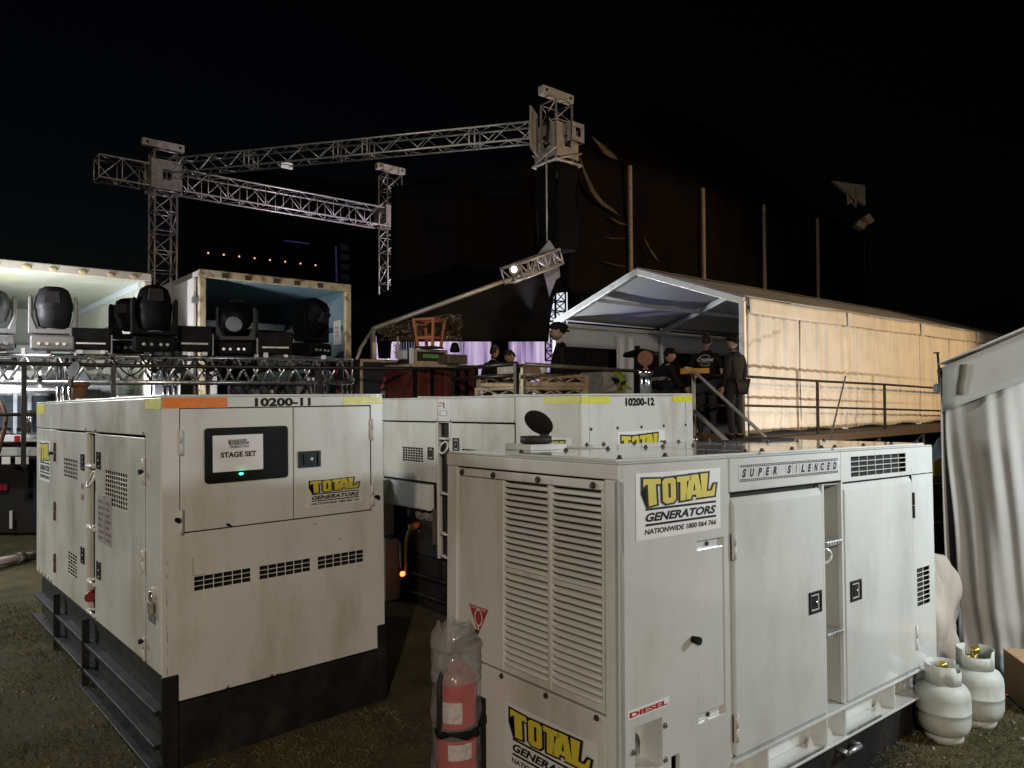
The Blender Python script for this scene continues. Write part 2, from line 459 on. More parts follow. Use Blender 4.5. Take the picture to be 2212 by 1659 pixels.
mb.add(vs, [(i * ky + j, (i + 1) * ky + j, (i + 1) * ky + j + 1, i * ky + j + 1) for i in range(len(xs) - 1) for j in range(ky - 1)], 0, True)
mb.build('ground', GROUND, kind='structure')

def grass():
    rnd = random.Random(11); g = MB()
    def patch(x0, x1, y0, y1, n, h):
        for _ in range(n):
            x, y = rnd.uniform(x0, x1), rnd.uniform(y0, y1)
            dens = math.sin(3.1 * x + 1.7 * y) + math.sin(5.3 * y - 2.2 * x) + math.sin(9 * x) * .5
            if dens + rnd.uniform(-1.6, 1.6) < -.6: continue
            a = rnd.uniform(0, 6.283); w = rnd.uniform(.0013, .0026); hh = h * rnd.uniform(.3, 1.1); ln = rnd.uniform(.4, 1.8) * hh
            z = gz(x, y) - .003; c, s = math.cos(a), math.sin(a); b = rnd.uniform(0, 6.283)
            px, py = ln * math.cos(b), ln * math.sin(b)
            k = len(g.v)
            g.v += [Vector((x - c * w, y - s * w, z)), Vector((x + c * w, y + s * w, z)), Vector((x + px * .5 + c * w * .6, y + py * .5 + s * w * .6, z + hh * .7)), Vector((x + px, y + py, z + hh))]
            g.f.append([k, k + 1, k + 2]); g.f.append([k, k + 2, k + 3]); mi = 0 if rnd.random() < .62 else 1
            g.m += [mi, mi]; g.s += [False, False]
    patch(-.6, 1.05, 2.6, 7.5, 26000, .026)
    patch(2.6, 5.6, .5, 1.75, 26000, .026)
    patch(1.0, 2.1, 2.4, 3.6, 9000, .022)
    patch(4.6, 5.8, 1.3, 2.6, 6000, .03)
    g.build('grass', [mat('grass_green', (.095, .092, .036), .8, var=.4, nscale=9, spec=.15), mat('grass_straw', (.125, .108, .06), .85, var=.4, nscale=9, spec=.15)], kind='stuff', origin=(0, 0, 0))
    p = MB()
    for _ in range(420):
        x, y = rnd.choice(((rnd.uniform(-.5, 1.0), rnd.uniform(2.6, 5.5)), (rnd.uniform(2.8, 5.2), rnd.uniform(.6, 1.6))))
        r = rnd.uniform(.003, .011); p.ball((x, y, gz(x, y) + r * .3), (r, r * .8, r * .6), 0, 6, 4)
    p.build('pebbles', mat('pebble', (.20, .18, .15), .8, var=.4, nscale=30), kind='stuff', origin=(0, 0, 0))
grass()

# ================================================================== STAGE PLATFORM
BLACKCLOTH = mat('black_cloth', (.010, .009, .008), .9, var=.3, nscale=4, spec=.2)
TIMBER = mat('dark_timber', (.055, .035, .022), .75, var=.4, nscale=12, bump=.2, bscale=30)
ZD = 1.05
plat = thing('stage_platform', 'long raised stage platform with dark timber edge and black skirt', 'platform', (12, 8, 0))
mb = MB(); mb.box(5.95, 7.0, ZD - .06, 30.5, 20, ZD); mb.box(2.9, 9.0, ZD - .06, 5.95, 20, ZD); mb.build('deck', mat('deck_ply', (.06, .05, .045), .8, var=.3), plat, 'world')
mb = MB(); mb.box(9.0, 6.94, ZD - .16, 30.5, 6.995, ZD - .01); mb.box(5.89, 6.94, ZD - .16, 9.0, 6.995, ZD - .01); mb.build('fascia', TIMBER, plat, 'world')
mb = MB(); mb.box(5.9, 7.05, .0, 14.0, 7.07, ZD - .17); mb.box(2.9, 9.0, 0, 5.9, 9.02, ZD - .07); mb.box(14.0, 9.0, .0, 30, 9.02, ZD - .1); mb.build('skirt', BLACKCLOTH, plat, 'world')
for x in (14.2, 16.6, 19.0, 21.4, 23.8, 26.2):
    mb = MB(); mb.bar((x, 7.1, 0), (x, 7.1, ZD - .06), .03, 8); mb.bar((x, 7.1, .1), (x + 2.4, 7.1, ZD - .2), .02, 6); mb.build('leg', mat('scaffold_dark', (.09, .085, .08), .55, .6, var=.2), plat, 'world')

# ================================================================== HANDRAILS
RAILPAINT = mat('rail_paint', (.045, .036, .028), .38, .55, var=.35, nscale=20)
def railing(label, tops, lows, post_at, r=.022, cat='handrail', group='handrails along the platform edge', zfoot=ZD, m=None):
    root = thing('handrail', label, cat, (tops[0].x, tops[0].y, zfoot), group=group)
    mb = MB(); mb.tube(tops, r, 8); mb.build('rail', m or RAILPAINT, root, 'world')
    if lows: mb = MB(); mb.tube(lows, r * .9, 8); mb.build('rail', m or RAILPAINT, root, 'world')
    for p in post_at:
        mb = MB(); mb.beam((p.x, p.y, zfoot), (p.x, p.y, p.z), .045, .045, up=(0, 1, 0)); mb.build('post', m or RAILPAINT, root, 'world')
    return root
LT = [at(sx, sy, z) for sx, sy, z in ((-120, 1427, 7.8), (0, 1429, 8.0), (500, 1440, 8.6), (1000, 1446, 9.1), (1500, 1449.5, 9.55), (1780, 1453, 9.8))]
railing('brown steel handrail running in front of the lighting truss and trucks', LT, [p - Vector((0, 0, .56)) for p in LT], [LT[0], at(95, 1431, 8.1), at(446, 1439, 8.53), at(1258, 1448, 9.33), LT[-1]])
CT = [at(1781, 1455, 9.78), at(2033, 1431, 8.2)]
railing('short black handrail corner piece beside the cream dollies', CT, [p - Vector((0, 0, .13)) for p in CT], [CT[1]], .026)
RT = [at(2060, 1434, 8.35), at(2349, 1451, 9.6), at(2506, 1461.5, 10.5)]
rr = railing('handrail with worn yellowish top behind generator 10200-12', RT, None, [RT[0]], .024, m=mat('worn_rail', (.30, .26, .17), .4, .5, var=.4, nscale=25))
def V7(sx, sy): return hit(I4, 1, 7.06, sx, sy)
WT = [V7(*q) for q in ((2735, 1474), (2900, 1480), (3228, 1501), (3489, 1514), (3700, 1529), (3830, 1538))]
WL = [V7(*q) for q in ((2735, 1597), (2900, 1596), (3228, 1604), (3489, 1611), (3740, 1619), (3830, 1623))]
railing('dark handrail in front of the cream marquee curtains', WT, WL, [V7(2920, 1482), V7(3218, 1500), V7(3482, 1513), V7(3708, 1529)], .024)
# stair rails
STAIR = mat('stair_aluminium', (.66, .67, .66), .35, .15, var=.1)
st = thing('stair_rail', 'silver stair handrails coming down from the platform beside generator 10200-12', 'handrail', V7(2732, 1735))
p0, p1 = V7(2730, 1450), V7(2732, 1735)
mb = MB(); mb.bar(p1, p0, .035, 10); mb.build('post', STAIR, st, 'world')
mb = MB(); mb.bar(p1 - Vector((0, 0, .05)), p1 + Vector((0, 0, .07)), .06, 10); mb.build('post_foot', ALU, st, 'world')
mb = MB(); mb.tube([V7(2690, 1460), V7(2700, 1449), V7(2722, 1450), at(2742, 1470, 11.4), at(3028, 1733, 9.6)], .024, 8); mb.build('rail', STAIR, st, 'world')
mb = MB(); mb.bar(at(2736, 1620, 11.4), at(2870, 1745, 10.4), .036, 10); mb.build('rail', STAIR, st, 'world')
mb = MB(); mb.beam(V7(2745, 1718), V7(2930, 1722), .05, .11); mb.build('step', TIMBER, st, 'world')

# ================================================================== WHITE MARQUEE ON THE PLATFORM
MQ0, MQV0, MQV1, MQE, MQA = 12.15, 7.60, 12.65, 3.55, 4.44
PVC = mat('marquee_pvc', (.62, .62, .61), .45, var=.08, nscale=1.6, bump=.05, bscale=9)
CREAM = mat('cream_curtain', (.66, .62, .54), .7, var=.10, nscale=2, bump=.55, bscale=4.5, dirt=((.46, .39, .28), .5, 2.0, .25))
MALU = mat('marquee_aluminium', (.66, .66, .64), .38, .35, var=.1, nscale=6)
mq = thing('marquee', 'long white frame marquee on the platform with open gable and cream side curtains', 'marquee', (MQ0, 10.1, ZD))
vm = (MQV0 + MQV1) / 2; NB = 4
for k in range(NB + 1):
    u = MQ0 + 4.0 * k
    for v in (MQV0 + .03, MQV1):
        mb = MB(); mb.beam((u, v, ZD), (u, v, MQE), .08, .11, up=(0, 1, 0)); mb.build('post', MALU, mq, 'world', bevel=.006)
    for v in (MQV0, MQV1):
        mb = MB(); mb.beam((u, v, MQE), (u, vm, MQA), .09, .13); mb.build('rafter', MALU, mq, 'world', bevel=.006)
for v, z in ((MQV0, MQE), (vm, MQA - .05), (MQV1, MQE), ((MQV0 + vm) / 2, (MQE + MQA) / 2), ((MQV1 + vm) / 2, (MQE + MQA) / 2)):
    mb = MB(); mb.beam((MQ0 + .05, v, z - .02), (MQ0 + 16, v, z - .02), .07, .09); mb.build('purlin', MALU, mq, 'world')
for k in range(NB):
    u = MQ0 + 4 * k
    for v0 in (MQV0, MQV1):
        def roof(a, b, u=u, v0=v0):
            v = v0 + (vm - v0) * b + (-.06 if v0 < vm else .06) * (1 - b); z = MQE + (MQA - MQE) * b + .085 - .05 * math.sin(math.pi * a) * math.sin(math.pi * b)
            return (u + 4 * a, v, z)
        mb = MB(); mb.grid(roof, 12, 8, thick=.006); mb.build('roof_sheet', PVC, mq, 'world')
    # brace of the first bay
mb = MB(); mb.bar((MQ0, MQV0 + .05, MQE), (MQ0 + 4, vm, MQA - .1), .02, 6); mb.build('brace', MALU, mq, 'world')
rndc = random.Random(4)
def curtain(u0, u1, v, z0, z1, amp, seed, m, name='curtain', par=None, axis='u'):
    r = random.Random(seed); ph = [r.uniform(0, 6.28) for _ in range(5)]; nf = (u1 - u0) / r.uniform(.26, .36)
    def fn(a, b):
        w = amp * (.55 + .45 * b) * (math.sin(2 * math.pi * nf * a + ph[0] + .5 * math.sin(3 * b + ph[1])) + .5 * math.sin(2 * math.pi * nf * 1.73 * a + ph[2]) + .35 * math.sin(9 * b + 4 * a + ph[3]) * (1 - b))
        w += amp * .9 * math.exp(-((b - .06) / .05) ** 2) * math.sin(5 * a + ph[4])
        z = z0 + (z1 - z0) * b + (.02 * math.sin(7 * a + ph[2]) if b < .02 else 0)
        return (u0 + (u1 - u0) * a, v + w, z) if axis == 'u' else (v + w, u0 + (u1 - u0) * a, z)
    mb = MB(); mb.grid(fn, max(24, int(nf * 12)), 16, thick=.004); return mb.build(name, m, par, 'world' if par else 'local')
for k in range(NB):
    for j in range(2):
        u0 = MQ0 + .06 + 4 * k + 1.96 * j
        curtain(u0, u0 + 1.99, MQV0 - .01 - .012 * j, ZD + .05, 3.40, .034, 10 + 2 * k + j, CREAM, par=mq)
    def val(a, b, k=k):
        return (MQ0 + .06 + 4 * k + 3.92 * a, MQV0 - .075 - .02 * (1 - b) + .008 * math.sin(21 * a + k) * (1 - b), 3.32 + .30 * b + .02 * math.sin(math.pi * a) * -1)
    mb = MB(); mb.grid(val, 30, 5, thick=.004); mb.build('valance', CREAM, mq, 'world')
    mb = MB(); mb.grid(lambda a, b, k=k: (MQ0 + .06 + 4 * k + 3.92 * a, MQV1 + .03 + .008 * math.sin(19 * a), 3.02 + .48 * b), 24, 3, thick=.004); mb.build('valance', PVC, mq, 'world')
    if k: 
        mb = MB(); u = MQ0 + 4 * k; mb.frame((u - .09, MQV0 - .115, 3.30), (.18, 0, 0), (0, .01, 0), (0, 0, .30)); mb.build('valance_flap', PVC, mq, 'world')
curtain(14.25, 14.95, MQV1 - .05, ZD, 3.4, .04, 77, PVC, par=mq)
curtain(12.25, 14.2, MQV1 + .12, ZD, 3.1, .03, 78, BLACKCLOTH, 'drape', mq); curtain(14.9, 28.1, MQV1 + .12, ZD, 3.3, .03, 79, BLACKCLOTH, 'drape', mq)
curtain(7.7, 12.6, MQ0 + 15.9, ZD, 4.3, .03, 80, BLACKCLOTH, 'drape', mq, 'v')
mb = MB(); q0, q1 = at(3330, 1480, 13.2), at(3266, 1740, 11.2); mb.beam(q0, q1, .028, .004); mb.build('guy_strap', mat('webbing_white', (.62, .60, .56), .7, var=.1), mq, 'world')

# ================================================================== BLACK STAGE TENT BEHIND
TENTBLACK = mat('tent_black_pvc', (.010, .0078, .006), .75, var=.3, nscale=1.2, bump=.25, bscale=1.3, spec=.08)
bt = thing('stage_tent', 'huge black stage tent with pale upright poles behind the marquee', 'tent', (22, 15.2, 0))
WV = 15.2
def wallfn(a, b):
    u = 15.25 + 19.45 * a; z = ZD + (9.15 - ZD) * b
    return (u, WV + .10 * math.sin(u * 1.3 + 1.5 * b) * math.sin(math.pi * b) + .05 * math.sin(4.3 * u - 5 * b), z)
mb = MB(); mb.grid(wallfn, 80, 24, thick=.01); mb.build('wall', TENTBLACK, bt, 'world')
def rooff(a, b):
    e = Vector((14.7 + 20.0 * a, WV - .05, 9.15)); rdg = Vector((26.5 + 7 * a, 21.0, 15.1 - .2 * a))
    p = e.lerp(rdg, b); p.z += -.5 * math.sin(math.pi * b); return p
mb = MB(); mb.grid(rooff, 30, 14, thick=.01); mb.build('roof', TENTBLACK, bt, 'world')
POLE = mat('tent_pole', (.40, .33, .25), .5, .2, var=.25, nscale=6)
for sx, y0, y1 in ((2480, 652, 1085), (2768, 740, 1115), (3008, 805, 1160), (3219, 860, 1200)):
    a, b = hit(I4, 1, WV - .22, sx, y0), hit(I4, 1, WV - .22, sx + 5, y1 + 60)
    mb = MB(); mb.beam(b, a, .12, .10, up=(0, 1, 0)); mb.build('pole', POLE, bt, 'world', bevel=.02)
# gathered sashes near the tower
SASH = mat('brown_sash', (.10, .068, .038), .6, var=.3, nscale=9, bump=.3, bscale=10)
for pts, w in ((((2275, 610), (2300, 680), (2330, 745), (2370, 800), (2440, 850)), .16), (((2330, 540), (2380, 590), (2430, 628)), .20), (((2395, 855), (2430, 875), (2464, 885)), .07), (((2375, 935), (2420, 940), (2462, 938)), .03), (((2370, 1030), (2415, 1042), (2462, 1052)), .03), (((2530, 935), (2560, 985), (2590, 1030)), .06)):
    P = [hit(I4, 1, WV - .30, *q) for q in pts]
    mb = MB()
    def fn(a, b, P=P, w=w):
        t = a * (len(P) - 1); i = min(int(t), len(P) - 2); p = P[i].lerp(P[i + 1], t - i); ww = w * (.04 + 1.15 * math.sin(math.pi * min(1, a ** 1.4 * .97 + .02)))
        d = (P[i + 1] - P[i]).normalized(); s = d.cross(Vector((0, -1, 0)))
        return p + s * ww * (b - .5) + Vector((0, -.04 * math.sin(math.pi * b) + .02 * math.sin(11 * a + 9 * b), 0))
    mb.grid(fn, 20, 6, thick=.006); mb.build('sash', SASH, bt, 'world')

# ================================================================== TRUSSES AND TOWERS
def box_truss(mb, p, q, s, n, rc=.024, rd=.012, up=(0, 0, 1), m=0, verts=True):
    p, q = Vector(p), Vector(q); z = (q - p).normalized(); up = Vector(up); x = z.cross(up)
    if x.length < 1e-3: x = z.orthogonal()
    x.normalize(); y = x.cross(z).normalized(); L = (q - p).length; h = s / 2
    cs = [(-h, -h), (h, -h), (h, h), (-h, h)]
    P = lambda c, t: p + x * c[0] + y * c[1] + z * (t * L)
    for c in cs: mb.bar(P(c, 0), P(c, 1), rc, 6, m)
    for k in range(4):
        a, b = cs[k], cs[(k + 1) % 4]
        for i in range(n):
            t0, t1 = i / n, (i + 1) / n
            if i % 2 == 0: mb.bar(P(a, t0), P(b, t1), rd, 5, m)
            else: mb.bar(P(b, t0), P(a, t1), rd, 5, m)
            if verts: mb.bar(P(a, t0), P(b, t0), rd, 5, m)
        mb.bar(P(a, 1), P(b, 1), rd, 5, m)
def tower(label, base, top, s, beamdir, group='ground support towers', block=None, lowz=ZD, mlow=None):
    root = thing('truss_tower', label, 'truss tower', (base[0], base[1], lowz), group=group)
    mb = MB(); n = int((top - lowz) / (s * .95)); n += n % 2
    box_truss(mb, (base[0], base[1], lowz), (base[0], base[1], top - .2), s, n, .026, .013, up=(0, 1, 0)); mb.build('mast', TRUSSALU, root, 'world')
    d = Vector(beamdir).normalized(); c = Vector((base[0], base[1], top))
    mb = MB(); mb.beam(c - d * s * .95, c + d * s * .95, .16, .17); 
    for e in (-.75, .75):
        mb.bar(c + d * s * e - d.cross(Vector((0, 0, 1))) * .1, c + d * s * e + d.cross(Vector((0, 0, 1))) * .1, .03, 8, 1)
    mb.build('sheave_head', [mat('sheave_paint', (.46, .41, .36), .5, .2, var=.2), RUBBER], root, 'world')
    if block:
        z0, z1 = block; w = s * .72
        mb = MB()
        for sx, sy in ((1, 0), (-1, 0), (0, 1), (0, -1)):
            n_ = Vector((sx, sy, 0)); t_ = Vector((-sy, sx, 0)); hgt = z1 - z0
            o = Vector((base[0], base[1], z0)) + n_ * w - t_ * w
            mb.panel(o, t_, Vector((0, 0, 1)), n_, 2 * w, hgt, .02, [(2 * w * .36, hgt * .32, 2 * w * .64, hgt * .68)])
        mb.build('sleeve_block', mat('sleeve_paint', (.34, .31, .28), .55, .3, var=.3, nscale=10), root, 'world')
    return root
tower('tall lattice truss tower rising behind the two trucks', (5.16, 19.09), 8.0, .50, (1, 0, 0), block=(6.85, 7.55))
tower('distant truss tower lit white and purple by the stage', (11.55, 19.1), 8.7, .50, (1, 0, 0), block=(6.95, 7.5))
tR = tower('truss tower with boxy sleeve block at the high end of the long beam', (10.70, 11.05), 8.12, .46, (1, 0, 0), block=(6.72, 7.42), lowz=6.3)
bm = thing('truss_beam', 'brownish horizontal box truss beam passing through the tower behind the trucks', 'truss beam', (7.5, 19.1, 7.17), group='roof truss beams')
mb = MB(); box_truss(mb, (3.72, 19.1, 7.17), (11.5, 19.1, 7.17), .52, 16, .024, .011); mb.build('lattice', TRUSSALU, bm, 'world')
bm2 = thing('truss_beam', 'long pale truss beam climbing across the night sky to the boxy tower', 'truss beam', (7.5, 15.5, 7.2), group='roof truss beams')
a, b = at(690, 660, 17.6), at(2092, 523, 15.1)
mb = MB(); box_truss(mb, a, b, .34, 22, .021, .010, verts=False); mb.build('lattice', mat('bright_aluminium', (.66, .66, .62), .35, .6, var=.1), bm2, 'world')
for t in (.24, .5, .58, .86):
    c = a.lerp(b, t); d = (b - a).normalized(); mb = MB()
    for k in (-.06, .06):
        o = c + d * k; x = d.cross(Vector((0, 0, 1))).normalized()
        for s1, s2 in ((1, 1), (1, -1), (-1, -1), (-1, 1)): pass
        pts = [o + x * .17 * s1 + Vector((0, 0, .17 * s2)) for s1, s2 in ((1, 1), (1, -1), (-1, -1), (-1, 1))]
        for i in range(4): mb.bar(pts[i], pts[(i + 1) % 4], .018, 5)
    mb.build('joint_frame', TRUSSALU, bm2, 'world')
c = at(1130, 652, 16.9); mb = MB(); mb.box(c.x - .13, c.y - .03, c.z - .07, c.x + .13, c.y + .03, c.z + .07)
mb.build('brightened_box', mat('pale_box_glow', (.72, .70, .66), .5, var=.05, emit=(1, .97, .92), estr=.35), bevel=.01, label='small pale box hanging under the long pale truss beam', cat='box')  # weak emission added to brighten the box
# plate at the beam end and fork block on the boxy tower
mb = MB(); e = at(2100, 520, 15.0); d = (b - a).normalized(); x = d.cross(Vector((0, 0, 1))).normalized()
mb.frame(e - x * .28 - Vector((0, 0, .42)), x * .56, d * .03, Vector((0, 0, .86))); mb.build('end_plate', mat('sleeve_paint', (.34, .31, .28)), tR, 'world')
e2 = at(2252, 530, 15.35); mb = MB(); s = .19
for n_, t_ in ((Vector((1, 0, 0)), Vector((0, 1, 0))), (Vector((0, -1, 0)), Vector((1, 0, 0))), (Vector((-1, 0, 0)), Vector((0, -1, 0)))):
    mb.panel(e2 + n_ * s - t_ * s - Vector((0, 0, s)), t_, Vector((0, 0, 1)), n_, 2 * s, 2 * s, .02, [(s * .6, s * .5, s * 1.4, s * 1.5)])
mb.build('corner_block', mat('sleeve_paint', (.34, .31, .28)), tR, 'world')
mb = MB(); zz = 6.62
cc = [Vector((10.70 + .36 * i, 11.05 + .36 * j, zz)) for i, j in ((-1, -1), (1, -1), (1, 1), (-1, 1))]
for i in range(4): mb.bar(cc[i], cc[(i + 1) % 4], .03, 6); mb.bar(cc[i] , cc[(i + 1) % 4] + Vector((0, 0, .25)), .02, 6)
mb.build('lower_frame', TRUSSALU, tR, 'world')
mb = MB(); mb.tube([at(2154, 440, 14.8), at(2160, 500, 14.7), at(2150, 555, 14.7), at(2165, 568, 14.8)], .03, 6); mb.build('cable_loom', RUBBER, tR, 'world')
mb = MB(); mb.tube([at(2152, 610, 15.2), at(2153, 760, 15.2), at(2155, 950, 15.2)], .022, 6); mb.build('guide_pole', mat('pale_pole', (.5, .48, .46), .5, var=.5, nscale=4), tR, 'world')

# black backdrop cloths beside the boxy tower
def sheet(name, label, cat, corners, m, nu=24, nv=16, wob=.06, thick=.008, group=None, seed=1):
    A, B, Cc, D = [Vector(c) for c in corners]   # bottom left, bottom right, top right, top left
    n = (B - A).cross(D - A).normalized(); r = random.Random(seed); ph = [r.uniform(0, 6.28) for _ in range(4)]
    def fn(a, b):
        p = A.lerp(B, a).lerp(D.lerp(Cc, a), b)
        return p + n * wob * (math.sin(14 * a + ph[0] + 2 * b) * .6 + math.sin(5 * b + 7 * a + ph[1]) * .4)
    mb = MB(); mb.grid(fn, nu, nv, thick=thick); return mb.build(name, m, label=label, cat=cat, group=group)
sheet('backdrop_cloth', 'tall black backdrop cloth hanging left of the boxy truss tower', 'backdrop cloth', (at(1540, 1345, 19), at(2160, 1345, 19), at(2160, 615, 19), at(1540, 735, 19)), mat('backdrop_black', (.0045, .0045, .005), .9, var=.3, nscale=2, spec=.1))
mb = MB()
for i in range(4):
    c4 = [Vector((10.70 + .30 * i_, 11.05 + .30 * j_, 0)) for i_, j_ in ((-1, -1), (1, -1), (1, 1), (-1, 1))]
    A, B_ = c4[i], c4[(i + 1) % 4]
    mb.grid(lambda a, b, A=A, B_=B_: A.lerp(B_, a) + Vector((.02 * math.sin(9 * b + 5 * a), .02 * math.sin(7 * b + 3 * a), 4.85 + 1.75 * b)), 10, 12, thick=.006)
mb.build('cloth_sleeve', mat('backdrop_black', (.0045, .0045, .005)), tR, 'world')
# ================================================================== GENERATORS
BOLTM = mat('weathered_bolt', (.07, .05, .04), .55, .5, var=.3, nscale=60)
def fpan(mb, x0, z0, x1, z1, t=0.02, holes=(), out=0.0, m=0, mh=None):      # sheet on the front plane y = 0
    hs = [(a - x0, b - z0, c - x0, d - z0) for a, b, c, d in holes]
    return mb.panel((x0, -out, z0), (1, 0, 0), (0, 0, 1), (0, -1, 0), x1 - x0, z1 - z0, t, hs, m, mh)
def span(mb, y0, z0, y1, z1, t=0.02, holes=(), out=0.0, m=0, mh=None):      # sheet on the side plane x = 0
    hs = [(a - y0, b - z0, c - y0, d - z0) for a, b, c, d in holes]
    return mb.panel((-out, y0, z0), (0, 1, 0), (0, 0, 1), (-1, 0, 0), y1 - y0, z1 - z0, t, hs, m, mh)
def cells(a0, b0, a1, b1, na, nb, bar=0.22):
    """the openings of a punched vent"""
    da, db = (a1 - a0) / na, (b1 - b0) / nb; g = bar * min(da, db)
    return [(a0 + i * da + g / 2, b0 + j * db + g / 2, a0 + (i + 1) * da - g / 2, b0 + (j + 1) * db - g / 2) for i in range(na) for j in range(nb)]

FN = (Vector((1, 0, 0)), Vector((0, 0, 1)), Vector((0, -1, 0)))      # along, up, out  on the front
SN = (Vector((0, -1, 0)), Vector((0, 0, 1)), Vector((-1, 0, 0)))     # along (towards the viewer's right), up, out on the side

def pt(fr, base, a, b, c=0.0): return Vector(base) + fr[0] * a + fr[1] * b + fr[2] * c

def latch(parent, fr, c, w=0.085, h=0.085):
    """recessed paddle lock: black bezel, sunk paddle, silver keyhole"""
    mb = MB(); c = Vector(c); x, y, n = fr
    mb.panel(c - x * w / 2 - y * h / 2 + n * 0.006, x, y, n, w, h, 0.007, [(w * .12, h * .12, w * .88, h * .88)])
    mb.frame(c - x * w * .38 - y * h * .38 - n * 0.002, x * w * .76, y * h * .76, n * 0.001)
    mb.frame(c - x * w * .25 - y * h * .30, x * w * .46, y * h * .60, n * 0.004)
    o = mb.build('latch', LATCHBLACK, parent, bevel=0.0015)
    k = MB(); k.bar(c + x * w * .08, c + x * w * .08 + n * 0.009, min(w, h) * .09, 10); k.build('lock_button', CHROME, o)
    return o

def hinge(parent, fr, c, h=0.10, m=None):
    mb = MB(); c = Vector(c); x, y, n = fr
    mb.frame(c - x * .010 - y * h / 2 + n * .001, x * .020, y * h * .49, n * .006)
    mb.frame(c - x * .010 + y * h * .01 + n * .001, x * .020, y * h * .49, n * .006)
    mb.bar(c - y * h / 2 + n * .008, c - y * .002 + n * .008, .006, 8); mb.bar(c + y * .002 + n * .008, c + y * h / 2 + n * .008, .006, 8)
    return mb.build('hinge', m or PAINT, parent)

def bolts(parent, pts, n, r=0.008, h=0.007, m=None, name='bolt'):
    o0 = None
    n = Vector(n)
    for p in pts:
        if o0 is None:
            mb = MB(); mb.bar((0, 0, 0), n * h * .35, r * 1.5, 10); mb.bar(n * h * .35, n * h, r, 6, smooth=False)
            o0 = mb.build(name, m or STEEL, parent); o0.location = p
        else: dup(o0, parent, p)

def knob(parent, c, n, r=0.012, h=0.022):
    mb = MB(); c = Vector(c); n = Vector(n); mb.bar(c - n * .002, c + n * h, r * .8, 10, r2=r); mb.build('rubber_stop', RUBBER, parent)

def tape(parent, fr, o, w, h, m, name='reflective_tape', strips=0):
    mb = MB(); o = Vector(o); mb.frame(o + fr[2] * 0.0006, fr[0] * w, fr[1] * h, fr[2] * 0.0009)
    return mb.build(name, m, parent)

def skid(root, W, L, zt, z0=0.06, flange=True):
    """black bunded base: two long beams with lit flanges, cross plates and corner posts"""
    mb = MB()
    mb.box(0.03, 0.03, z0, W - 0.03, L - 0.03, zt - 0.012)
    mb.box(0.0, 0.0, z0, W, 0.02, 0.355)                     # front plate
    mb.box(-0.004, -0.008, z0, 0.068, 0.018, zt + .008); mb.box(W - .05, -0.008, z0, W + .004, .018, zt + .008)   # corner posts
    mb.build('base_tank', BLACKPAINT, root, bevel=0.004)
    b = MB()
    for z, d in ((zt - 0.17, .025), (z0 + .10, .030), (z0, .045)):
        b.frame((-d, 0.03, z), (d + .03, 0, 0), (0, L - .05, 0), (0, 0, 0.022))
    b.build('base_flange', BLACKPAINT, root, bevel=0.004)
    for y in (1.42, 2.25):
        p = MB(); p.frame((-.032, y, z0), (.04, 0, 0), (0, .012, 0), (0, 0, zt - z0 - .015)); p.build('base_rib', BLACKPAINT, root)

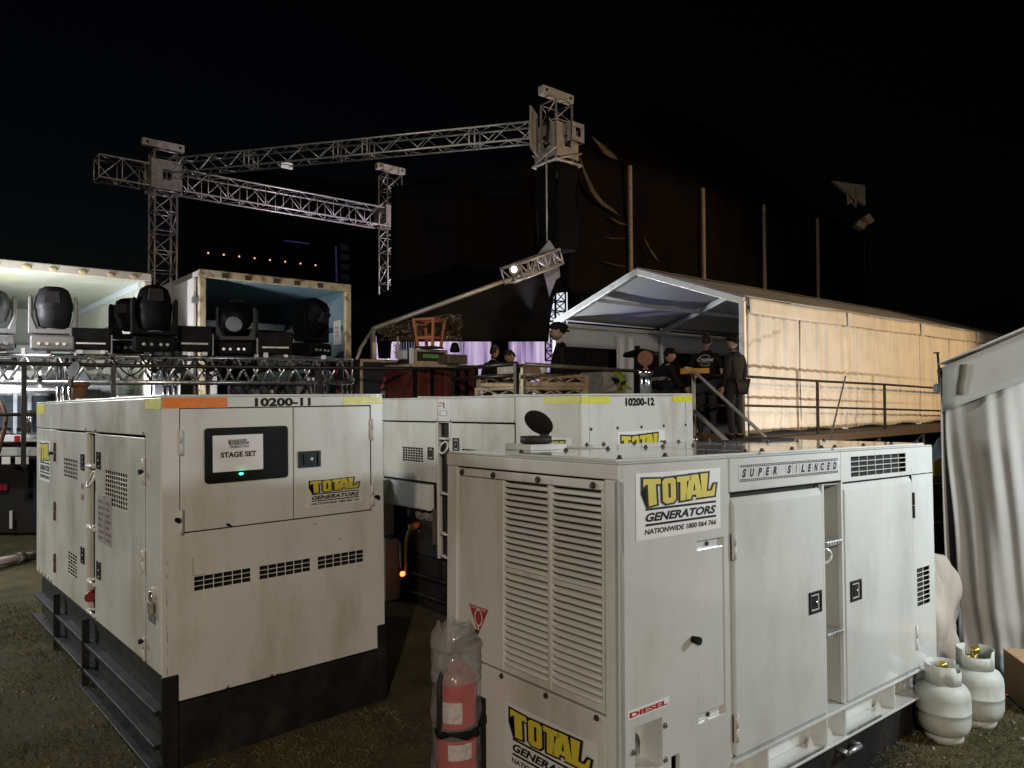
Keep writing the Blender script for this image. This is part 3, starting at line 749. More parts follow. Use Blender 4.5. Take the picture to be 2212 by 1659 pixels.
def big_generator(name, label, loc, rot, number, blank_front):
    W, L, ZT, ZS, ZF = 1.18, 3.07, 1.785, 0.483, 0.366
    root = thing(name, label, 'generator', loc, rot, group='white hire generators')
    M = wm(root)
    core = MB(); core.box(0.035, 0.035, ZS, W - .02, L - .02, ZT - .03); core.build('inner_frame', DARKCORE, root)
    skid(root, W, L, ZS)
    roof = MB(); roof.box(-.001, -.001, ZT - .012, W + .001, L + .001, ZT); roof.build('roof', PAINT, root, bevel=0.004)
    roof2 = MB()
    for y in (.9, 1.9): roof2.box(.04, y, ZT, W - .04, y + .05, ZT + .012)
    roof2.build('roof_seam', PAINT, root, bevel=.003)
    far = MB(); far.box(W - .018, .022, ZF, W, L, ZT - .012); far.box(.02, L - .018, ZS, W - .018, L, ZT - .012); far.build('far_panel', PAINT, root)
    ztop = ZT - .0125
    # ---- front
    dx0, dx1, dz0, dz1 = .078, 1.104, 1.135, 1.722
    mb = MB()
    if not blank_front:
        Z3 = zoomer(0, 2000, 2.212); Z2 = zoomer(600, 1500, 2.212)
        vh = []
        for a, b in ((Z3(1690, 600), Z3(2187, 643)), (Z2(932, 1615), Z2(1378, 1655)), (Z2(1440, 1530), Z2(1840, 1575))):
            pa, pb = hit(M, 1, 0, *a), hit(M, 1, 0, *b)
            vh.append((pa.x, pb.z, pb.x, pa.z))
        zz0 = .845; zz1 = .915
        zlo = sum(v[1] for v in vh) / 3; zhi = sum(v[3] for v in vh) / 3
        holes = [(dx0, dz0, dx1, dz1)]
        for v in vh: holes += cells(v[0], zlo, v[2], zhi, 6, 3, .16)
        fpan(mb, 0, ZF, W, ztop, .006, holes); mb.build('front_panel', PAINT, root, bevel=.0025)
        d1 = MB(); fpan(d1, dx0 + .005, dz0 + .005, .642, dz1 - .005, .02, [(.205, 1.372, .595, 1.61)], out=-.002)
        door = d1.build('door', PAINT, root, bevel=.003)
        d2 = MB(); fpan(d2, .648, dz0 + .005, dx1 - .005, dz1 - .005, .02, out=-.002)
        door2 = d2.build('door', PAINT, root, bevel=.003)
        # window
        wv = shapes2d([rounded(.418, .265, .018), [(p[0] + .022, p[1] + .022) for p in rounded(.374, .221, .012)]])
        w = MB(); lay(w, wv, (.192, -.006, 1.358), (1, 0, 0), (0, 0, 1)); w.prism(rounded(.418, .265, .018), (.192, -.0055, 1.358), (1, 0, 0), (0, 0, 1), -.006, 0)
        win = w.build('window', RUBBER, door)
        g = MB(); g.frame((.212, .004, 1.378), (.378, 0, 0), (0, .003, 0), (0, 0, .225)); g.build('pane', mat('dark_glass', (.01, .012, .012), .12, var=0), win)
        p = MB(); TL, TR, BL, BR = [hit(M, 1, -.008, *Z2(*q)) for q in ((525, 478), (963, 460), (527, 798), (965, 768))]
        x, y = Vector((TR.x - TL.x, 0, 0)), Vector((0, 0, (TL.z - BL.z + TR.z - BR.z) / 2)); o = Vector((BL.x, -.008, (BL.z + BR.z) / 2))
        p.frame(o, x, Vector((0, .001, 0)), y, 0)
        lay(p, glyphs('STAGE SET', .04, 0), o + x * .15 + y * .385, x * .71, y * .15, 1, .001, (0, -1, 0))
        X = x * .40 / 126; Y = y * .15 / 54; ob = o + x * .31 + y * .72
        for Lq in ([T1], [O_OUT, O_IN], [T2], [A_OUT, A_IN], [L_]):
            lay(p, shapes2d([Lq[0]], 3.0), ob, X, Y, 1, .0008, (0, -1, 0)); lay(p, shapes2d(Lq), ob, X, Y, 2, .0014, (0, -1, 0))
        lay(p, glyphs('GENERATORS', .02, .25), o + x * .33 + y * .64, x * .38, y * .06, 1, .001, (0, -1, 0))
        p.build('paper_sign', [PAPER, INK, GREYINK], door)
        gl = MB(); c = hit(M, 1, -.007, *Z2(775, 808)); gl.ball((c.x, -.004, c.z), (.012, .006, .006)); gl.build('indicator_light', mat('green_led', (.02, .4, .12), .4, var=0, emit=(.05, 1, .35), estr=6), door)
        lamp('indicator_glow', 'POINT', M @ Vector((c.x, -.028, c.z + .004)), None, .012, (.1, 1, .4), .006)
        LC = hit(M, 1, 0, *Z2(1366, 680)); latch(door2, FN, (LC.x, -.001, LC.z), .125, .085)
        for c, d in (((.084, 1.56), door), ((.084, 1.19), door), ((1.106, 1.585), door2), ((1.106, 1.22), door2)): hinge(d, FN, (c[0], 0, c[1]), .115)
        a = hit(M, 1, 0, *Z2(1335, 1110)); b = hit(M, 1, 0, *Z2(1825, 815))
        s = MB(); logo(s, (a.x, -.0005 + .002 - .002, a.z), (b.x - a.x, 0, 0), (0, 0, b.z - a.z)); s.build('name_sticker', LOGOMATS[:0] + [WHITEINKTHIN, INK, YELLOWINK, GREYINK], door2)
        for q in ((210, 1210), (1948, 1008), (653, 1250)):
            c = hit(M, 1, 0, *Z2(*q)); knob(root, (c.x, 0, c.z), (0, -1, 0), .012 if q[0] != 653 else .007)
        t0 = hit(M, 1, 0, *Z2(90, 213)); t1 = hit(M, 1, 0, *Z2(578, 133))
        tape(root, FN, (.002, 0, ztop - .052), .30, .050, TAPEO)
        tape(root, FN, (W - .245, 0, ztop - .045), .24, .042, TAPEY)
        n0 = hit(M, 1, 0, *Z2(892, 218)); n1 = hit(M, 1, 0, *Z2(1378, 115))
        nb = MB(); lay(nb, glyphs(number, .045, 0), (n0.x, 0, ztop - .049), (n1.x - n0.x, 0, 0), (0, 0, .043), 0, .0012); nb.build('unit_number', INK, root)
        r = MB()
        for x in (.30, .52, .55, .57): r.prism([(random.uniform(-.02, 0), 0), (random.uniform(.0, .02), 0), (0, random.uniform(.008, .02))], (x, -.0012, ZF + .001), (1, 0, 0), (0, 0, 1), -.0006)
        r.build('rust_patch', RUST, root, kind='stuff')
        rs = MB(); rr = random.Random(5); z = .50
        while z < 1.02:
            h = rr.uniform(.01, .05); rs.frame((.018 + rr.uniform(0, .002), -.0008, z), (rr.uniform(.0015, .004), 0, 0), (0, .0006, 0), (0, 0, h)); z += h + rr.uniform(.0, .05)
        for (x, z, w_, h_) in ((.135, .93, .003, .085), (.135, .93, .06, .003), (.30, .945, .004, .004), (.9, 1.0, .012, .006), (.62, .70, .006, .004), (.75, 1.10, .02, .004)): rs.frame((x, -.0007, z), (w_, 0, 0), (0, .0005, 0), (0, 0, h_))
        rs.build('scuff_mark', mat('scuff_brown', (.30, .22, .14), .7, var=.4, nscale=40), root, kind='stuff')
    else:
        fpan(mb, 0, ZF, W, ztop, .022, [(.07, ZF + .06, 1.105, ztop - .004)]); mb.build('front_panel', PAINT, root, bevel=.003)
        u = MB(); fpan(u, .074, 1.565, 1.098, ztop - .006, .02, out=-.002); u.build('upper_cover', PAINT, root, bevel=.003)
        u = MB(); fpan(u, .074, ZF + .064, 1.101, 1.572, .02, out=.003); low = u.build('lower_cover', PAINT, root, bevel=.003)
        bolts(low, [Vector((x, -.003, 1.555)) for x in (.085, .34, .585, .83, 1.085)], (0, -1, 0), .007, .008, BOLTM)
        P6 = zoomer(2100, 1050, 2.212)
        n0 = hit(M, 1, 0, *P6(803, 1200)); n1 = hit(M, 1, 0, *P6(1053, 1140))
        nb = MB(); lay(nb, glyphs(number, .045, 0), (n0.x, -.0005, 1.700), (n1.x - n0.x, 0, 0), (0, 0, .056), 0, .0012); nb.build('unit_number', INK, root)
        a = hit(M, 1, 0, *P6(728, 1440)); b = hit(M, 1, 0, *P6(1140, 1440))
        s = MB(); logo(s, (a.x, -.0035, a.z - .33), (b.x - a.x, 0, 0), (0, 0, .33)); s.build('name_sticker', LOGOMATS, low)
        tape(root, FN, (.002, .0, ztop - .052), .27, .047, TAPEY); tape(root, FN, (W - .235, .0, ztop - .050), .233, .047, TAPEY)
        knob(root, (1.06, -.002, 1.40), (0, -1, 0))
    # ---- left side, seen on both machines
    if not blank_front:
        yr0, yr1, yc = 1.250, 1.445, .258
        v1 = (1.70, 1.275, 2.10, 1.405); v2 = (.575, 1.19, 1.02, 1.385); v3 = (1.71, .655, 1.975, .80)
        yd = 2.372
    else:
        yr0, yr1, yc = 1.450, 1.598, .648
        v1 = (1.815, 1.249, 2.13, 1.372); v2 = (.93, 1.27, 1.28, 1.385); v3 = (1.80, .70, 2.05, .83)
        yd = 2.446
    zg = 1.585; zb = ZS + .012
    mb = MB(); span(mb, 0, zg, yc - .003, ztop, .02); span(mb, 0, zb, yc - .003, zg, .02)
    # corner column is one pressed sheet
    mb = MB(); span(mb, 0.0225, zb, yc - .004, ztop, .02); mb.build('corner_panel', PAINT, root, bevel=.004)
    mb = MB(); span(mb, yc + .004, zg + .006, (yr1 if not blank_front else yr1) + .0, ztop, .02, out=.001); mb.build('top_panel', PAINT, root, bevel=.004)
    mb = MB(); span(mb, yr1 + .007, zg + .006, L, ztop, .02, out=.001); mb.build('top_panel', PAINT, root, bevel=.004)
    mb = MB(); span(mb, yc + .008, zb + .006, yr0 - .03, zg - .006, .004, cells(*v2, 10, 8, .25)); doorA = mb.build('door', PAINT, root, bevel=.002)
    mb = MB(); span(mb, yr0 - .026, zb, yr0, zg, .02); span(mb, yr1, zb, yr1 + .026, zg, .02); mb.build('door_post', PAINT, root, bevel=.003)
    if not blank_front:
        mb = MB(); span(mb, yr1 + .030, zb + .006, yd - .004, zg - .006, .004, cells(*v1, 8, 5, .25) + cells(*v3, 4, 7, .25)); doorB = mb.build('door', PAINT, root, bevel=.002)
        mb = MB(); span(mb, yd + .002, zb, L, zg, .02); mb.build('end_panel', PAINT, root, bevel=.004)
    else:
        mb = MB(); span(mb, yr1 + .030, 1.098, yd - .004, zg - .006, .004, cells(*v1, 8, 6, .25)); doorB = mb.build('door', PAINT, root, bevel=.002)
        mb = MB(); span(mb, yd + .002, zb, L, zg, .02); mb.build('end_panel', PAINT, root, bevel=.004)
        outlet_cabinet(root, M, yr1 + .03, yd)
    # ladder recess
    mb = MB(); d = .12
    mb.box(d, yr0, zb, d + .01, yr1, zg); mb.box(.02, yr0 - .004, zb, d, yr0, zg); mb.box(.02, yr1, zb, d, yr1 + .004, zg); mb.box(.0, yr0, zg - .004, d, yr1, zg)
    rec = mb.build('step_recess', mat('recess_paint', (.46, .44, .38), .5, var=.1), root)
    for z in (1.385 if not blank_front else 1.455, 1.02, .70, .52):
        mb = MB(); mb.bar((-.004, yr0 - .012, z), (-.004, yr1 - .03, z), .010, 8); mb.bar((-.004, yr1 - .03, z), (.10, yr1 - .03, z), .010, 8); mb.build('rung', PAINT, rec)
    mb = MB(); cz = 1.31 if not blank_front else 1.385
    mb.tube([(-.006 + .02 * math.sin(a), (yr0 + .06) + .05 * math.cos(a), cz + .045 * math.sin(a)) for a in [2 * math.pi * i / 14 for i in range(15)]], .008, 6); mb.build('lifting_ring', PAINT, rec)
    # latches, hinges, screws
    latch(doorA, SN, (-.0005, yr0 - .095, 1.43 if not blank_front else 1.415), .078, .10)
    latch(doorB, SN, (-.0005, yr1 + .105, 1.40 if not blank_front else 1.33), .078, .10)
    hinge(doorA, SN, (0, yc + .008, 1.42 if not blank_front else 1.40), .13); knob(doorA, (-.006, yc + .012, 1.415), (-1, 0, 0), .013)
    for y in (yc + .02, yr0 - .02, yr1 + .02): bolts(root, [Vector((-.001, y, zg + .018))], (-1, 0, 0), .006, .007)
    if not blank_front:
        latch(doorA, SN, (-.0005, yr0 - .095, .80), .078, .10); latch(doorB, SN, (-.0005, yr1 + .105, .83), .078, .10)
        for z in (.98, .56): hinge(doorA, SN, (0, yc + .008, z), .11)
        knob(doorA, (-.006, yc + .012, .60), (-1, 0, 0), .013)
        for z in (1.43, 1.02, .66): hinge(doorB, SN, (0, yd - .004, z), .13, RUST)
        knob(root, (-.006, yd + .06, 1.42), (-1, 0, 0), .012)
        s = MB(); logo(s, (-.0005, 2.96, 1.20), (0, -.42, 0), (0, 0, .30)); s.build('name_sticker', LOGOMATS, root)
        Z3 = zoomer(0, 2000, 2.212); a = hit(M, 0, 0, *Z3(852, 385)); b = hit(M, 0, 0, *Z3(992, 30))
        pl = MB()
        for k in range(2):
            y0 = 1.175 - k * .155
            pl.frame((-.0015, y0, .965), (0, -.145, 0), (.001, 0, 0), (0, 0, .27), 0)
            for q in range(7): lay(pl, RECT, (-.0022, y0 - .012, .985 + q * .034), (0, -.12 * random.uniform(.6, 1), 0), (0, 0, .016), 1, .0007, (-1, 0, 0))
        pl.build('safety_placard', [mat('grey_placard', (.36, .33, .34), .35, var=.1), mat('placard_print', (.18, .15, .16), .4, var=.1)], doorA)
        sm = MB()
        for k in range(2):
            for j in range(2): sm.frame((-.0014, .205 - j * .06, .765 - k * .055), (0, -.05, 0), (.0009, 0, 0), (0, 0, .04))
        sm.build('warning_label', mat('label_grey', (.15, .15, .17), .4, var=.1), root)
        rs = MB()
        for z in (1.235, 1.165): rs.frame((-.0014, yr1 + .15, z), (0, -.07, 0), (.0009, 0, 0), (0, 0, .035))
        rs.build('warning_label', mat('label_rose', (.34, .22, .20), .4, var=.1), doorB)
        tape(root, SN, (0, yc - .008, ztop - .055), .245, .052, TAPEY); tape(root, SN, (0, L - .005, ztop - .075), .30, .072, TAPEY)
        cap = MB(); cap.bar((-.01, yr0 + .09, .61), (.02, yr1 - .03, .615), .028, 10); cap.build('filler_cap', mat('red_cap', (.22, .02, .02), .4, var=.1), rec)
        bolts(root, [Vector((-.002, y, zb + .022)) for y in (2.97, 2.85, 2.73, 2.61, 2.50)], (-1, 0, 0), .009, .009, PAINT)
    else:
        tape(root, SN, (0, .342, ztop - .052), .335, .048, TAPEY)
        s = MB(); logo(s, (-.0005, .515, 1.17), (0, -.43, 0), (0, 0, .33)); s.build('name_sticker', LOGOMATS, root)
        st = MB(); st.frame((-.0022, 1.595, 1.70), (0, -.115, 0), (.0009, 0, 0), (0, 0, .052), 0)
        lay(st, glyphs('LIFTING', .02), (-.0022, 1.59, 1.728), (0, -.075, 0), (0, 0, .018), 1, .0008, (-1, 0, 0)); lay(st, glyphs('POINT', .02), (-.0022, 1.59, 1.705), (0, -.055, 0), (0, 0, .018), 1, .0008, (-1, 0, 0))
        st.tube([(-.004, 1.505 + .010 * math.cos(a), 1.715 + .012 * math.sin(a)) for a in [-2.6 + .45 * i for i in range(10)]] , .003, 5, 2); st.bar((-.004, 1.505, 1.728), (-.004, 1.505, 1.748), .003, 5, 2)
        st.build('lifting_label', [WHITEINK, REDINK, INK], root)
        st = MB(); st.frame((-.0022, 1.595, 1.635), (0, -.125, 0), (.0009, 0, 0), (0, 0, .042), 0); st.frame((-.003, 1.588, 1.641), (0, -.111, 0), (.0006, 0, 0), (0, 0, .030), 1)
        lay(st, glyphs('S.W.L', .01), (-.0034, 1.585, 1.645), (0, -.045, 0), (0, 0, .020), 2, .0006, (-1, 0, 0))
        st.build('load_label', [mat('label_blue', (.25, .28, .36), .4, var=0), WHITEINK, INK], root)
    return root

def outlet_cabinet(root, M, ya, yb):
    """outlet hood standing proud of the side: two cheek plates, a flap over a sunk socket plate"""
    cab = MB()
    y0, y1 = 1.66, 2.30
    cab.box(-.14, y1 - .012, .60, -.0, y1 + .15, 1.085)
    cab.prism([(0, .60), (-.20, .62), (-.20, .98), (-.10, 1.085), (0, 1.085)], (0, y1 - .014, 0), (1, 0, 0), (0, 0, 1), .012)
    cb = cab.build('outlet_cabinet', PAINT, root, bevel=.004)
    fl = MB(); fl.prism([(0, 1.08), (-.045, 1.08), (-.075, .885), (-.06, .875), (0, .875)], (0, y1 - .02, 0), (1, 0, 0), (0, 0, 1), y1 - .02 - y0)
    fl.build('flap', PAINT, cb, bevel=.004)
    bk = MB(); bk.frame((.05, y0, .60), (.008, 0, 0), (0, y1 - y0, 0), (0, 0, .29)); bk.frame((-.02, y0 - .008, .60), (.07, 0, 0), (0, .008, 0), (0, 0, .29))
    bk.build('socket_plate', mat('socket_plate', (.10, .085, .07), .5, var=.3, nscale=12), cb)
    for k in range(3):
        s = MB(); yy = 1.78 + k * .13; s.box(.02, yy - .045, .775, .05, yy + .045, .865); s.bar((.02, yy, .82), (.0, yy, .82), .032, 12)
        s.build('socket', mat('socket_grey', (.20, .18, .17), .5, var=.2), cb)
    s = MB(); s.bar((.045, 1.95, .70), (-.03, 2.0, .685), .04, 12); s.build('socket', mat('socket_grey', (.2, .18, .17)), cb)
    lo = MB(); lo.box(-.16, 2.16, .07, -.02, 2.44, .585); lo.build('lower_box', PAINT, root, bevel=.004)
    pipe = MB(); pipe.bar((-.03, 2.13, .12), (-.03, 2.13, .56), .014, 8); pipe.build('earth_rod', ALU, root)

gen11 = big_generator('generator', 'white generator numbered 10200-11 with a stage set notice in its window', (.98493, 3.62155, 0), (rad(-.53727), rad(-.16354), rad(1.35938)), '10200-11', False)
gen12 = big_generator('generator', 'white generator numbered 10200-12 standing behind the other two', (3.39425, 3.28674, 0), (rad(-.39642), rad(-.08464), rad(.0357)), '10200-12', True)

# exhaust stacks
def exhaust(parent, base, r, h, tilt_cap, m, mcap, ang=0.0, rcap=None, gap=.03):
    b = Vector(base); mb = MB()
    mb.bar(b, b + Vector((0, 0, h)), r, 20); mb.bar(b + Vector((0, 0, h - .02)), b + Vector((0, 0, h + .012)), r * 1.25, 20)
    e = mb.build('exhaust_pipe', m, parent)
    c = MB(); rc = rcap or r * 1.2
    hdir = Vector((math.cos(ang), math.sin(ang), 0)); hp = b + hdir * (r * 1.25) + Vector((0, 0, h + .015))
    q = (-hdir * math.cos(tilt_cap) + Vector((0, 0, 1)) * math.sin(tilt_cap)); w = hdir.cross(Vector((0, 0, 1)))
    cen = hp + q * (rc + gap); nn = q.cross(w).normalized()
    c.bar(cen - nn * .003, cen + nn * .003, rc, 24); c.beam(hp, hp + q * .05, .025, .008); c.frame(hp - hdir * .01 - w * .02 - Vector((0, 0, .035)), hdir * .02, w * .04, Vector((0, 0, .05)))
    c.build('rain_cap', mcap, e)
    return e
BLACKSTEEL = mat('sooty_steel', (.016, .014, .013), .7, var=.3)
exhaust(gen11, (.20, 2.62, 1.785), .053, .13, rad(75), RUST, BLACKSTEEL, rad(200))
b12 = wm(gen12).inverted() @ at(2543, 1545, 5.25)
exhaust(gen12, (b12.x, b12.y, 1.785), .040, .155, rad(82), CHROME, RUST, rad(38), .055)

# ------------------------------------------------------------------ the near machine
def silenced_generator():
    W, L, ZT = 1.0, 2.468, 1.54
    root = thing('generator', 'nearest white generator with louvred end marked super silenced and diesel', 'generator', (1.81466, 1.60978, 0), (rad(-.70316), rad(1.14222), rad(-1.39509)), group='white hire generators')
    M = wm(root); P = PAINT2
    Z6 = zoomer(1650, 1750, 2.0109); Z7 = zoomer(1650, 2274, 2.212); Z8 = zoomer(2400, 1700, 2.212); B1 = zoomer(2400, 2274, 2.212); R2 = zoomer(3032, 1650, 2.212); R3 = zoomer(3032, 2274, 2.212)
    S = lambda z, x, y: hit(M, 1, 0, *z(x, y)); E = lambda z, x, y: hit(M, 0, 0, *z(x, y))
    core = MB(); core.box(.05, .15, .27, L - .02, W - .02, ZT - .03); core.box(.05, .115, .25, .60, .16, ZT - .03); core.box(.62, .03, .42, 1.30, .16, ZT - .03); core.box(1.49, .03, .42, L - .02, .16, ZT - .03); core.box(1.29, .03, 1.41, 1.5, .16, ZT - .03); core.box(.05, .20, .05, .6, W - .02, .3)
    core.build('inner_frame', DARKCORE, root)
    far = MB(); far.box(L - .02, .022, .40, L, W, ZT - .01); far.box(.02, W - .02, .1, L - .02, W, ZT - .01); far.build('far_panel', P, root)
    # roof plates
    rf = MB(); rf.box(0, 0, ZT - .008, L, W, ZT); rf.build('roof', P, root, bevel=.004)
    for (x0, y0, x1, y1) in ((.02, .03, .86, .60), (.62, .61, 1.45, .98), (.88, .03, 1.45, .60), (1.47, .03, 2.44, .50), (1.47, .52, 2.44, .98)):
        q = MB(); q.box(x0, y0, ZT, x1, y1, ZT + .009); q.build('roof_plate', P, root, bevel=.002)
    bp = []
    for x in (.06, .30, .55, .80, .92, 1.15, 1.40, 1.52, 1.8, 2.1, 2.4):
        for y in (.05, .57, .95):
            if not (x < .6 and y > .6): bp.append(Vector((x, y, ZT + .008)))
    bolts(root, bp, (0, 0, 1), .0075, .013, BOLTM)
    pl = MB(); pl.box(1.95, .70, ZT + .009, 2.3, .9, ZT + .022); pl.build('lifting_plate', BLACKPAINT, root)
    eb = hit(M, 2, ZT, *zoomer(1700, 1600, 2.011)(825, 342))
    st = MB(); st.box(eb.x - .11, eb.y - .09, ZT, eb.x + .11, eb.y + .09, ZT + .028); st.build('exhaust_base', P, root, bevel=.004)
    ex = exhaust(root, (eb.x, eb.y, ZT + .01), .058, .040, rad(50), BLACKSTEEL, BLACKSTEEL, math.radians(16), .072, .004)
    # ---- louvred end (x = 0)
    mb = MB(); span(mb, 0, 1.482, 1.0, ZT - .0085, .03, out=.004); mb.build('cap_rail', PAINT, root, bevel=.004)
    mb = MB(); span(mb, .928, .10, 1.0, 1.481, .03); mb.build('corner_post', PAINT, root, bevel=.004)
    mb = MB(); span(mb, 0, .10, .064, 1.481, .03); mb.build('corner_post', PAINT, root, bevel=.004)
    cols = ((.358, .617), (.085, .338)); rows = ((1.105, 1.440), (.728, 1.085))
    holes = [(a + .004, r0, b - .004, r1) for a, b in cols for r0, r1 in rows]
    mb = MB(); span(mb, .071, .700, .922, 1.474, .012, holes, out=-.010); panel = mb.build('louvre_panel', PAINT, root, bevel=.002)
    mb = MB(); mb.box(-.001, .080, 1.444, .012, .905, 1.472); mb.build('flange_bar', PAINT, panel, bevel=.002)
    bolts(panel, [Vector((-.001, y, 1.458)) for y in (.885, .67, .40, .115)], (-1, 0, 0), .0085, .010, BOLTM)
    def slat_mesh(w, p):
        """one pressed louvre: flush at its ends and foot, curling inwards to its lip"""
        m2 = MB()
        prof = [(-.003, 0), (-.005, .18), (-.003, .38), (.008, .56), (.024, .68)]
        us = [0, .035, .10, .5, .90, .965, 1]; am = [0.0, .55, 1, 1, 1, .55, 0.0]; tp = [.35, .75, 1, 1, 1, .75, .35]
        n = len(us)
        vs = []
        for dx in (0, .0018):
            for j, (d, z) in enumerate(prof):
                for u, a, t in zip(us, am, tp): vs.append((d * a + dx, u * w, z * p))
        fs = []
        K = len(prof) * n
        for j in range(len(prof) - 1):
            for i in range(n - 1):
                q = j * n + i; fs.append((q, q + n, q + n + 1, q + 1)); fs.append((K + q, K + q + 1, K + q + n + 1, K + q + n))
        top = (len(prof) - 1) * n
        for i in range(n - 1): fs.append((top + i, K + top + i, K + top + i + 1, top + i + 1)); fs.append((i, i + 1, K + i + 1, K + i))
        m2.add(vs, fs, 0, True); return m2
    for (a, b) in cols:
        for (r0, r1) in rows:
            n = 14; p = (r1 - r0) / n; w = b - a - .008
            first = None
            for k in range(n):
                loc = Vector((.010, a + .004, r0 + k * p))
                if first is None: first = slat_mesh(w, p).build('louvre_slat', PAINT, panel); first.location = loc
                else: dup(first, panel, loc)
    bk = MB(); bk.box(.044, .08, .71, .047, .63, 1.45); bk.build('louvre_backing', DARKCORE, panel)
    rb = MB()
    rb.box(.0055, .340, .71, .010, .356, 1.44); rb.box(.0055, .618, .71, .010, .624, 1.44); rb.build('louvre_rib', PAINT, panel, bevel=.001)
    # fire point triangle
    t = [E(Z6, 383, 1265), E(Z6, 535, 1310), E(Z6, 457, 1505)]
    tr = MB(); h0 = (t[0].z + t[1].z) / 2; w0 = t[0].y - t[1].y; cy = (t[0].y + t[1].y) / 2; ht = h0 - t[2].z
    tri = [(-w0 / 2, 0), (w0 / 2, 0), (0, -ht)]
    o = Vector((.009, cy, h0))
    tr.prism(tri, o, (0, -1, 0), (0, 0, 1), .0008, 0)
    ring = shapes2d([[(w0 * .20 * math.cos(a), -ht * .40 + w0 * .26 * math.sin(a)) for a in [2 * math.pi * k / 24 for k in range(24)]], [(w0 * .165 * math.cos(a), -ht * .40 + w0 * .225 * math.sin(a)) for a in [2 * math.pi * k / 24 for k in range(24)]]])
    lay(tr, ring, o, (0, -1, 0), (0, 0, 1), 1, .0014, (-1, 0, 0))
    lay(tr, RECT, o + Vector((0, .004, -ht * .86)), (0, -.008, 0), (0, 0, ht * .18), 1, .0014, (-1, 0, 0))
    lay(tr, glyphs('FIRE EXTINGUISHER', .01), o + Vector((0, w0 * .40, -ht * .10)), (0, -w0 * .8, 0), (0, 0, ht * .07), 1, .0014, (-1, 0, 0))
    tr.build('fire_point_sign', [mat('sign_red', (.34, .035, .03), .4, var=.05), WHITEINK], panel)
    # lower end sheet with its large name panel
    mb = MB(); span(mb, .066, .10, .926, .694, .02, out=-.002); low = mb.build('lower_panel', PAINT, root, bevel=.004)
    bolts(low, [Vector((.0015, y, .682)) for y in (.62, .36, .105)], (-1, 0, 0), .0075, .008, BOLTM)
    s = MB(); logo(s, (.0012, .60, .36), (0, -.50, 0), (0, 0, .235)); s.build('name_sticker', [WHITEINKTHIN, INK, YELLOWINK, GREYINK], low)
    # ---- long side (y = 0)
    pk = [S(B1, 222, 1330), S(B1, 460, 1218), S(B1, 455, 1520)]; px0, px1, pz1 = pk[0].x + .002, pk[1].x, pk[1].z; pz0 = .50
    sx0, sx1, sz0, sz1 = .415, .576, .588, 1.238
    oh = S(B1, 577, 1625)
    mb = MB(); fpan(mb, 0, .20, .610, ZT - .0085, .02, [(px0, pz0, px1, pz1), (sx0, sz0, sx1, sz1), (oh.x - .022, oh.z - .03, oh.x + .022, oh.z + .03)]); lp = mb.build('left_panel', P, root, bevel=.003)
    mb = MB(); fpan(mb, sx0 + .004, sz0 + .032, sx1 - .004, sz1 - .030, .015, out=-.003)
    mb.box(sx0, .016, sz0, sx1, .02, sz1); strip = mb.build('access_strip', P, lp, bevel=.002)
    bolts(strip, [Vector((sx0 + .075, .014, sz1 - .016)), Vector((sx0 + .07, .014, sz0 + .014))], (0, -1, 0), .006, .006, BOLTM)
    k = S(B1, 722, 537); knob(lp, (k.x, 0, k.z), (0, -1, 0), .015, .032)
    # fuel pocket
    mb = MB(); D = .10
    mb.box(px0, D, pz0, px1, D + .004, pz1); mb.box(px0 - .004, .02, pz0, px0, D, pz1); mb.box(px1, .02, pz0, px1 + .004, D, pz1); mb.box(px0, .02, pz1, px1, D, pz1 + .004); mb.box(px0, .02, pz0 - .004, px1, D, pz0)
    pocket = mb.build('fuel_pocket', P, lp)
    mb = MB(); c = Vector(((px0 + px1) / 2 - .022, D - .02, pz1 - .095)); mb.bar(c + Vector((0, .02, 0)), c - Vector((0, .02, 0)), .048, 18); cap = mb.build('fuel_cap', mat('cap_grey', (.13, .14, .15), .4, .3, var=.15), pocket, bevel=.003)
    mb = MB(); mb.frame(c + Vector((-.035, -.03, -.008)), (.05, 0, .025), (0, .012, 0), (.012, 0, -.02)); mb.frame(c + Vector((-.012, -.034, -.036)), (.04, 0, .012), (0, .015, 0), (.0, 0, .02)); mb.build('cap_lock', ALU, cap)
    bolts(lp, [Vector((px1 + .012, 0, pz1 - .03)), Vector((px1 + .012, 0, pz1 - .145)), Vector((px0 - .012, 0, pz1 - .075))], (0, -1, 0), .007, .008, CHROME)
    a = S(B1, 160, 1235); b = S(B1, 515, 1030)
    dz = MB(); x0, x1 = a.x, b.x; z0 = a.z; z1 = z0 + .052
    z0 = (S(B1, 165, 1240).z + S(B1, 510, 1115).z) / 2; z1 = (S(B1, 165, 1175).z + S(B1, 510, 1030).z) / 2
    dz.frame((x0, -.0012, z0), (x1 - x0, 0, 0), (0, .001, 0), (0, 0, z1 - z0), 0); w = x1 - x0; h = z1 - z0
    lay(dz, glyphs('DIESEL', .05, 0), (x0 + w * .03, -.0012, z0 + h * .14), (w * .94, 0, 0), (0, 0, h * .64), 1, .0008); dz.build('diesel_label', [WHITEINK, REDINK], lp)
    # name sticker
    TL, BR = S(Z8, 225, 370), S(Z8, 965, 840); TR, BL = S(Z8, 955, 310), S(Z8, 232, 955)
    s = MB(); logo(s, (TL.x, -.0004, (BL.z + BR.z) / 2), (BR.x - TL.x, 0, 0), (0, 0, (TL.z + TR.z - BL.z - BR.z) / 2)); s.build('name_sticker', LOGOMATS, lp)
    # upper sheets
    mb = MB(); fpan(mb, .615, 1.402, 1.470, ZT - .0085, .02, out=.002); tp = mb.build('top_panel', P, root, bevel=.004)
    a, b, c, d = S(Z8, 1118, 285), S(Z8, 1988, 228), S(Z8, 1122, 445), S(Z8, 1988, 355)
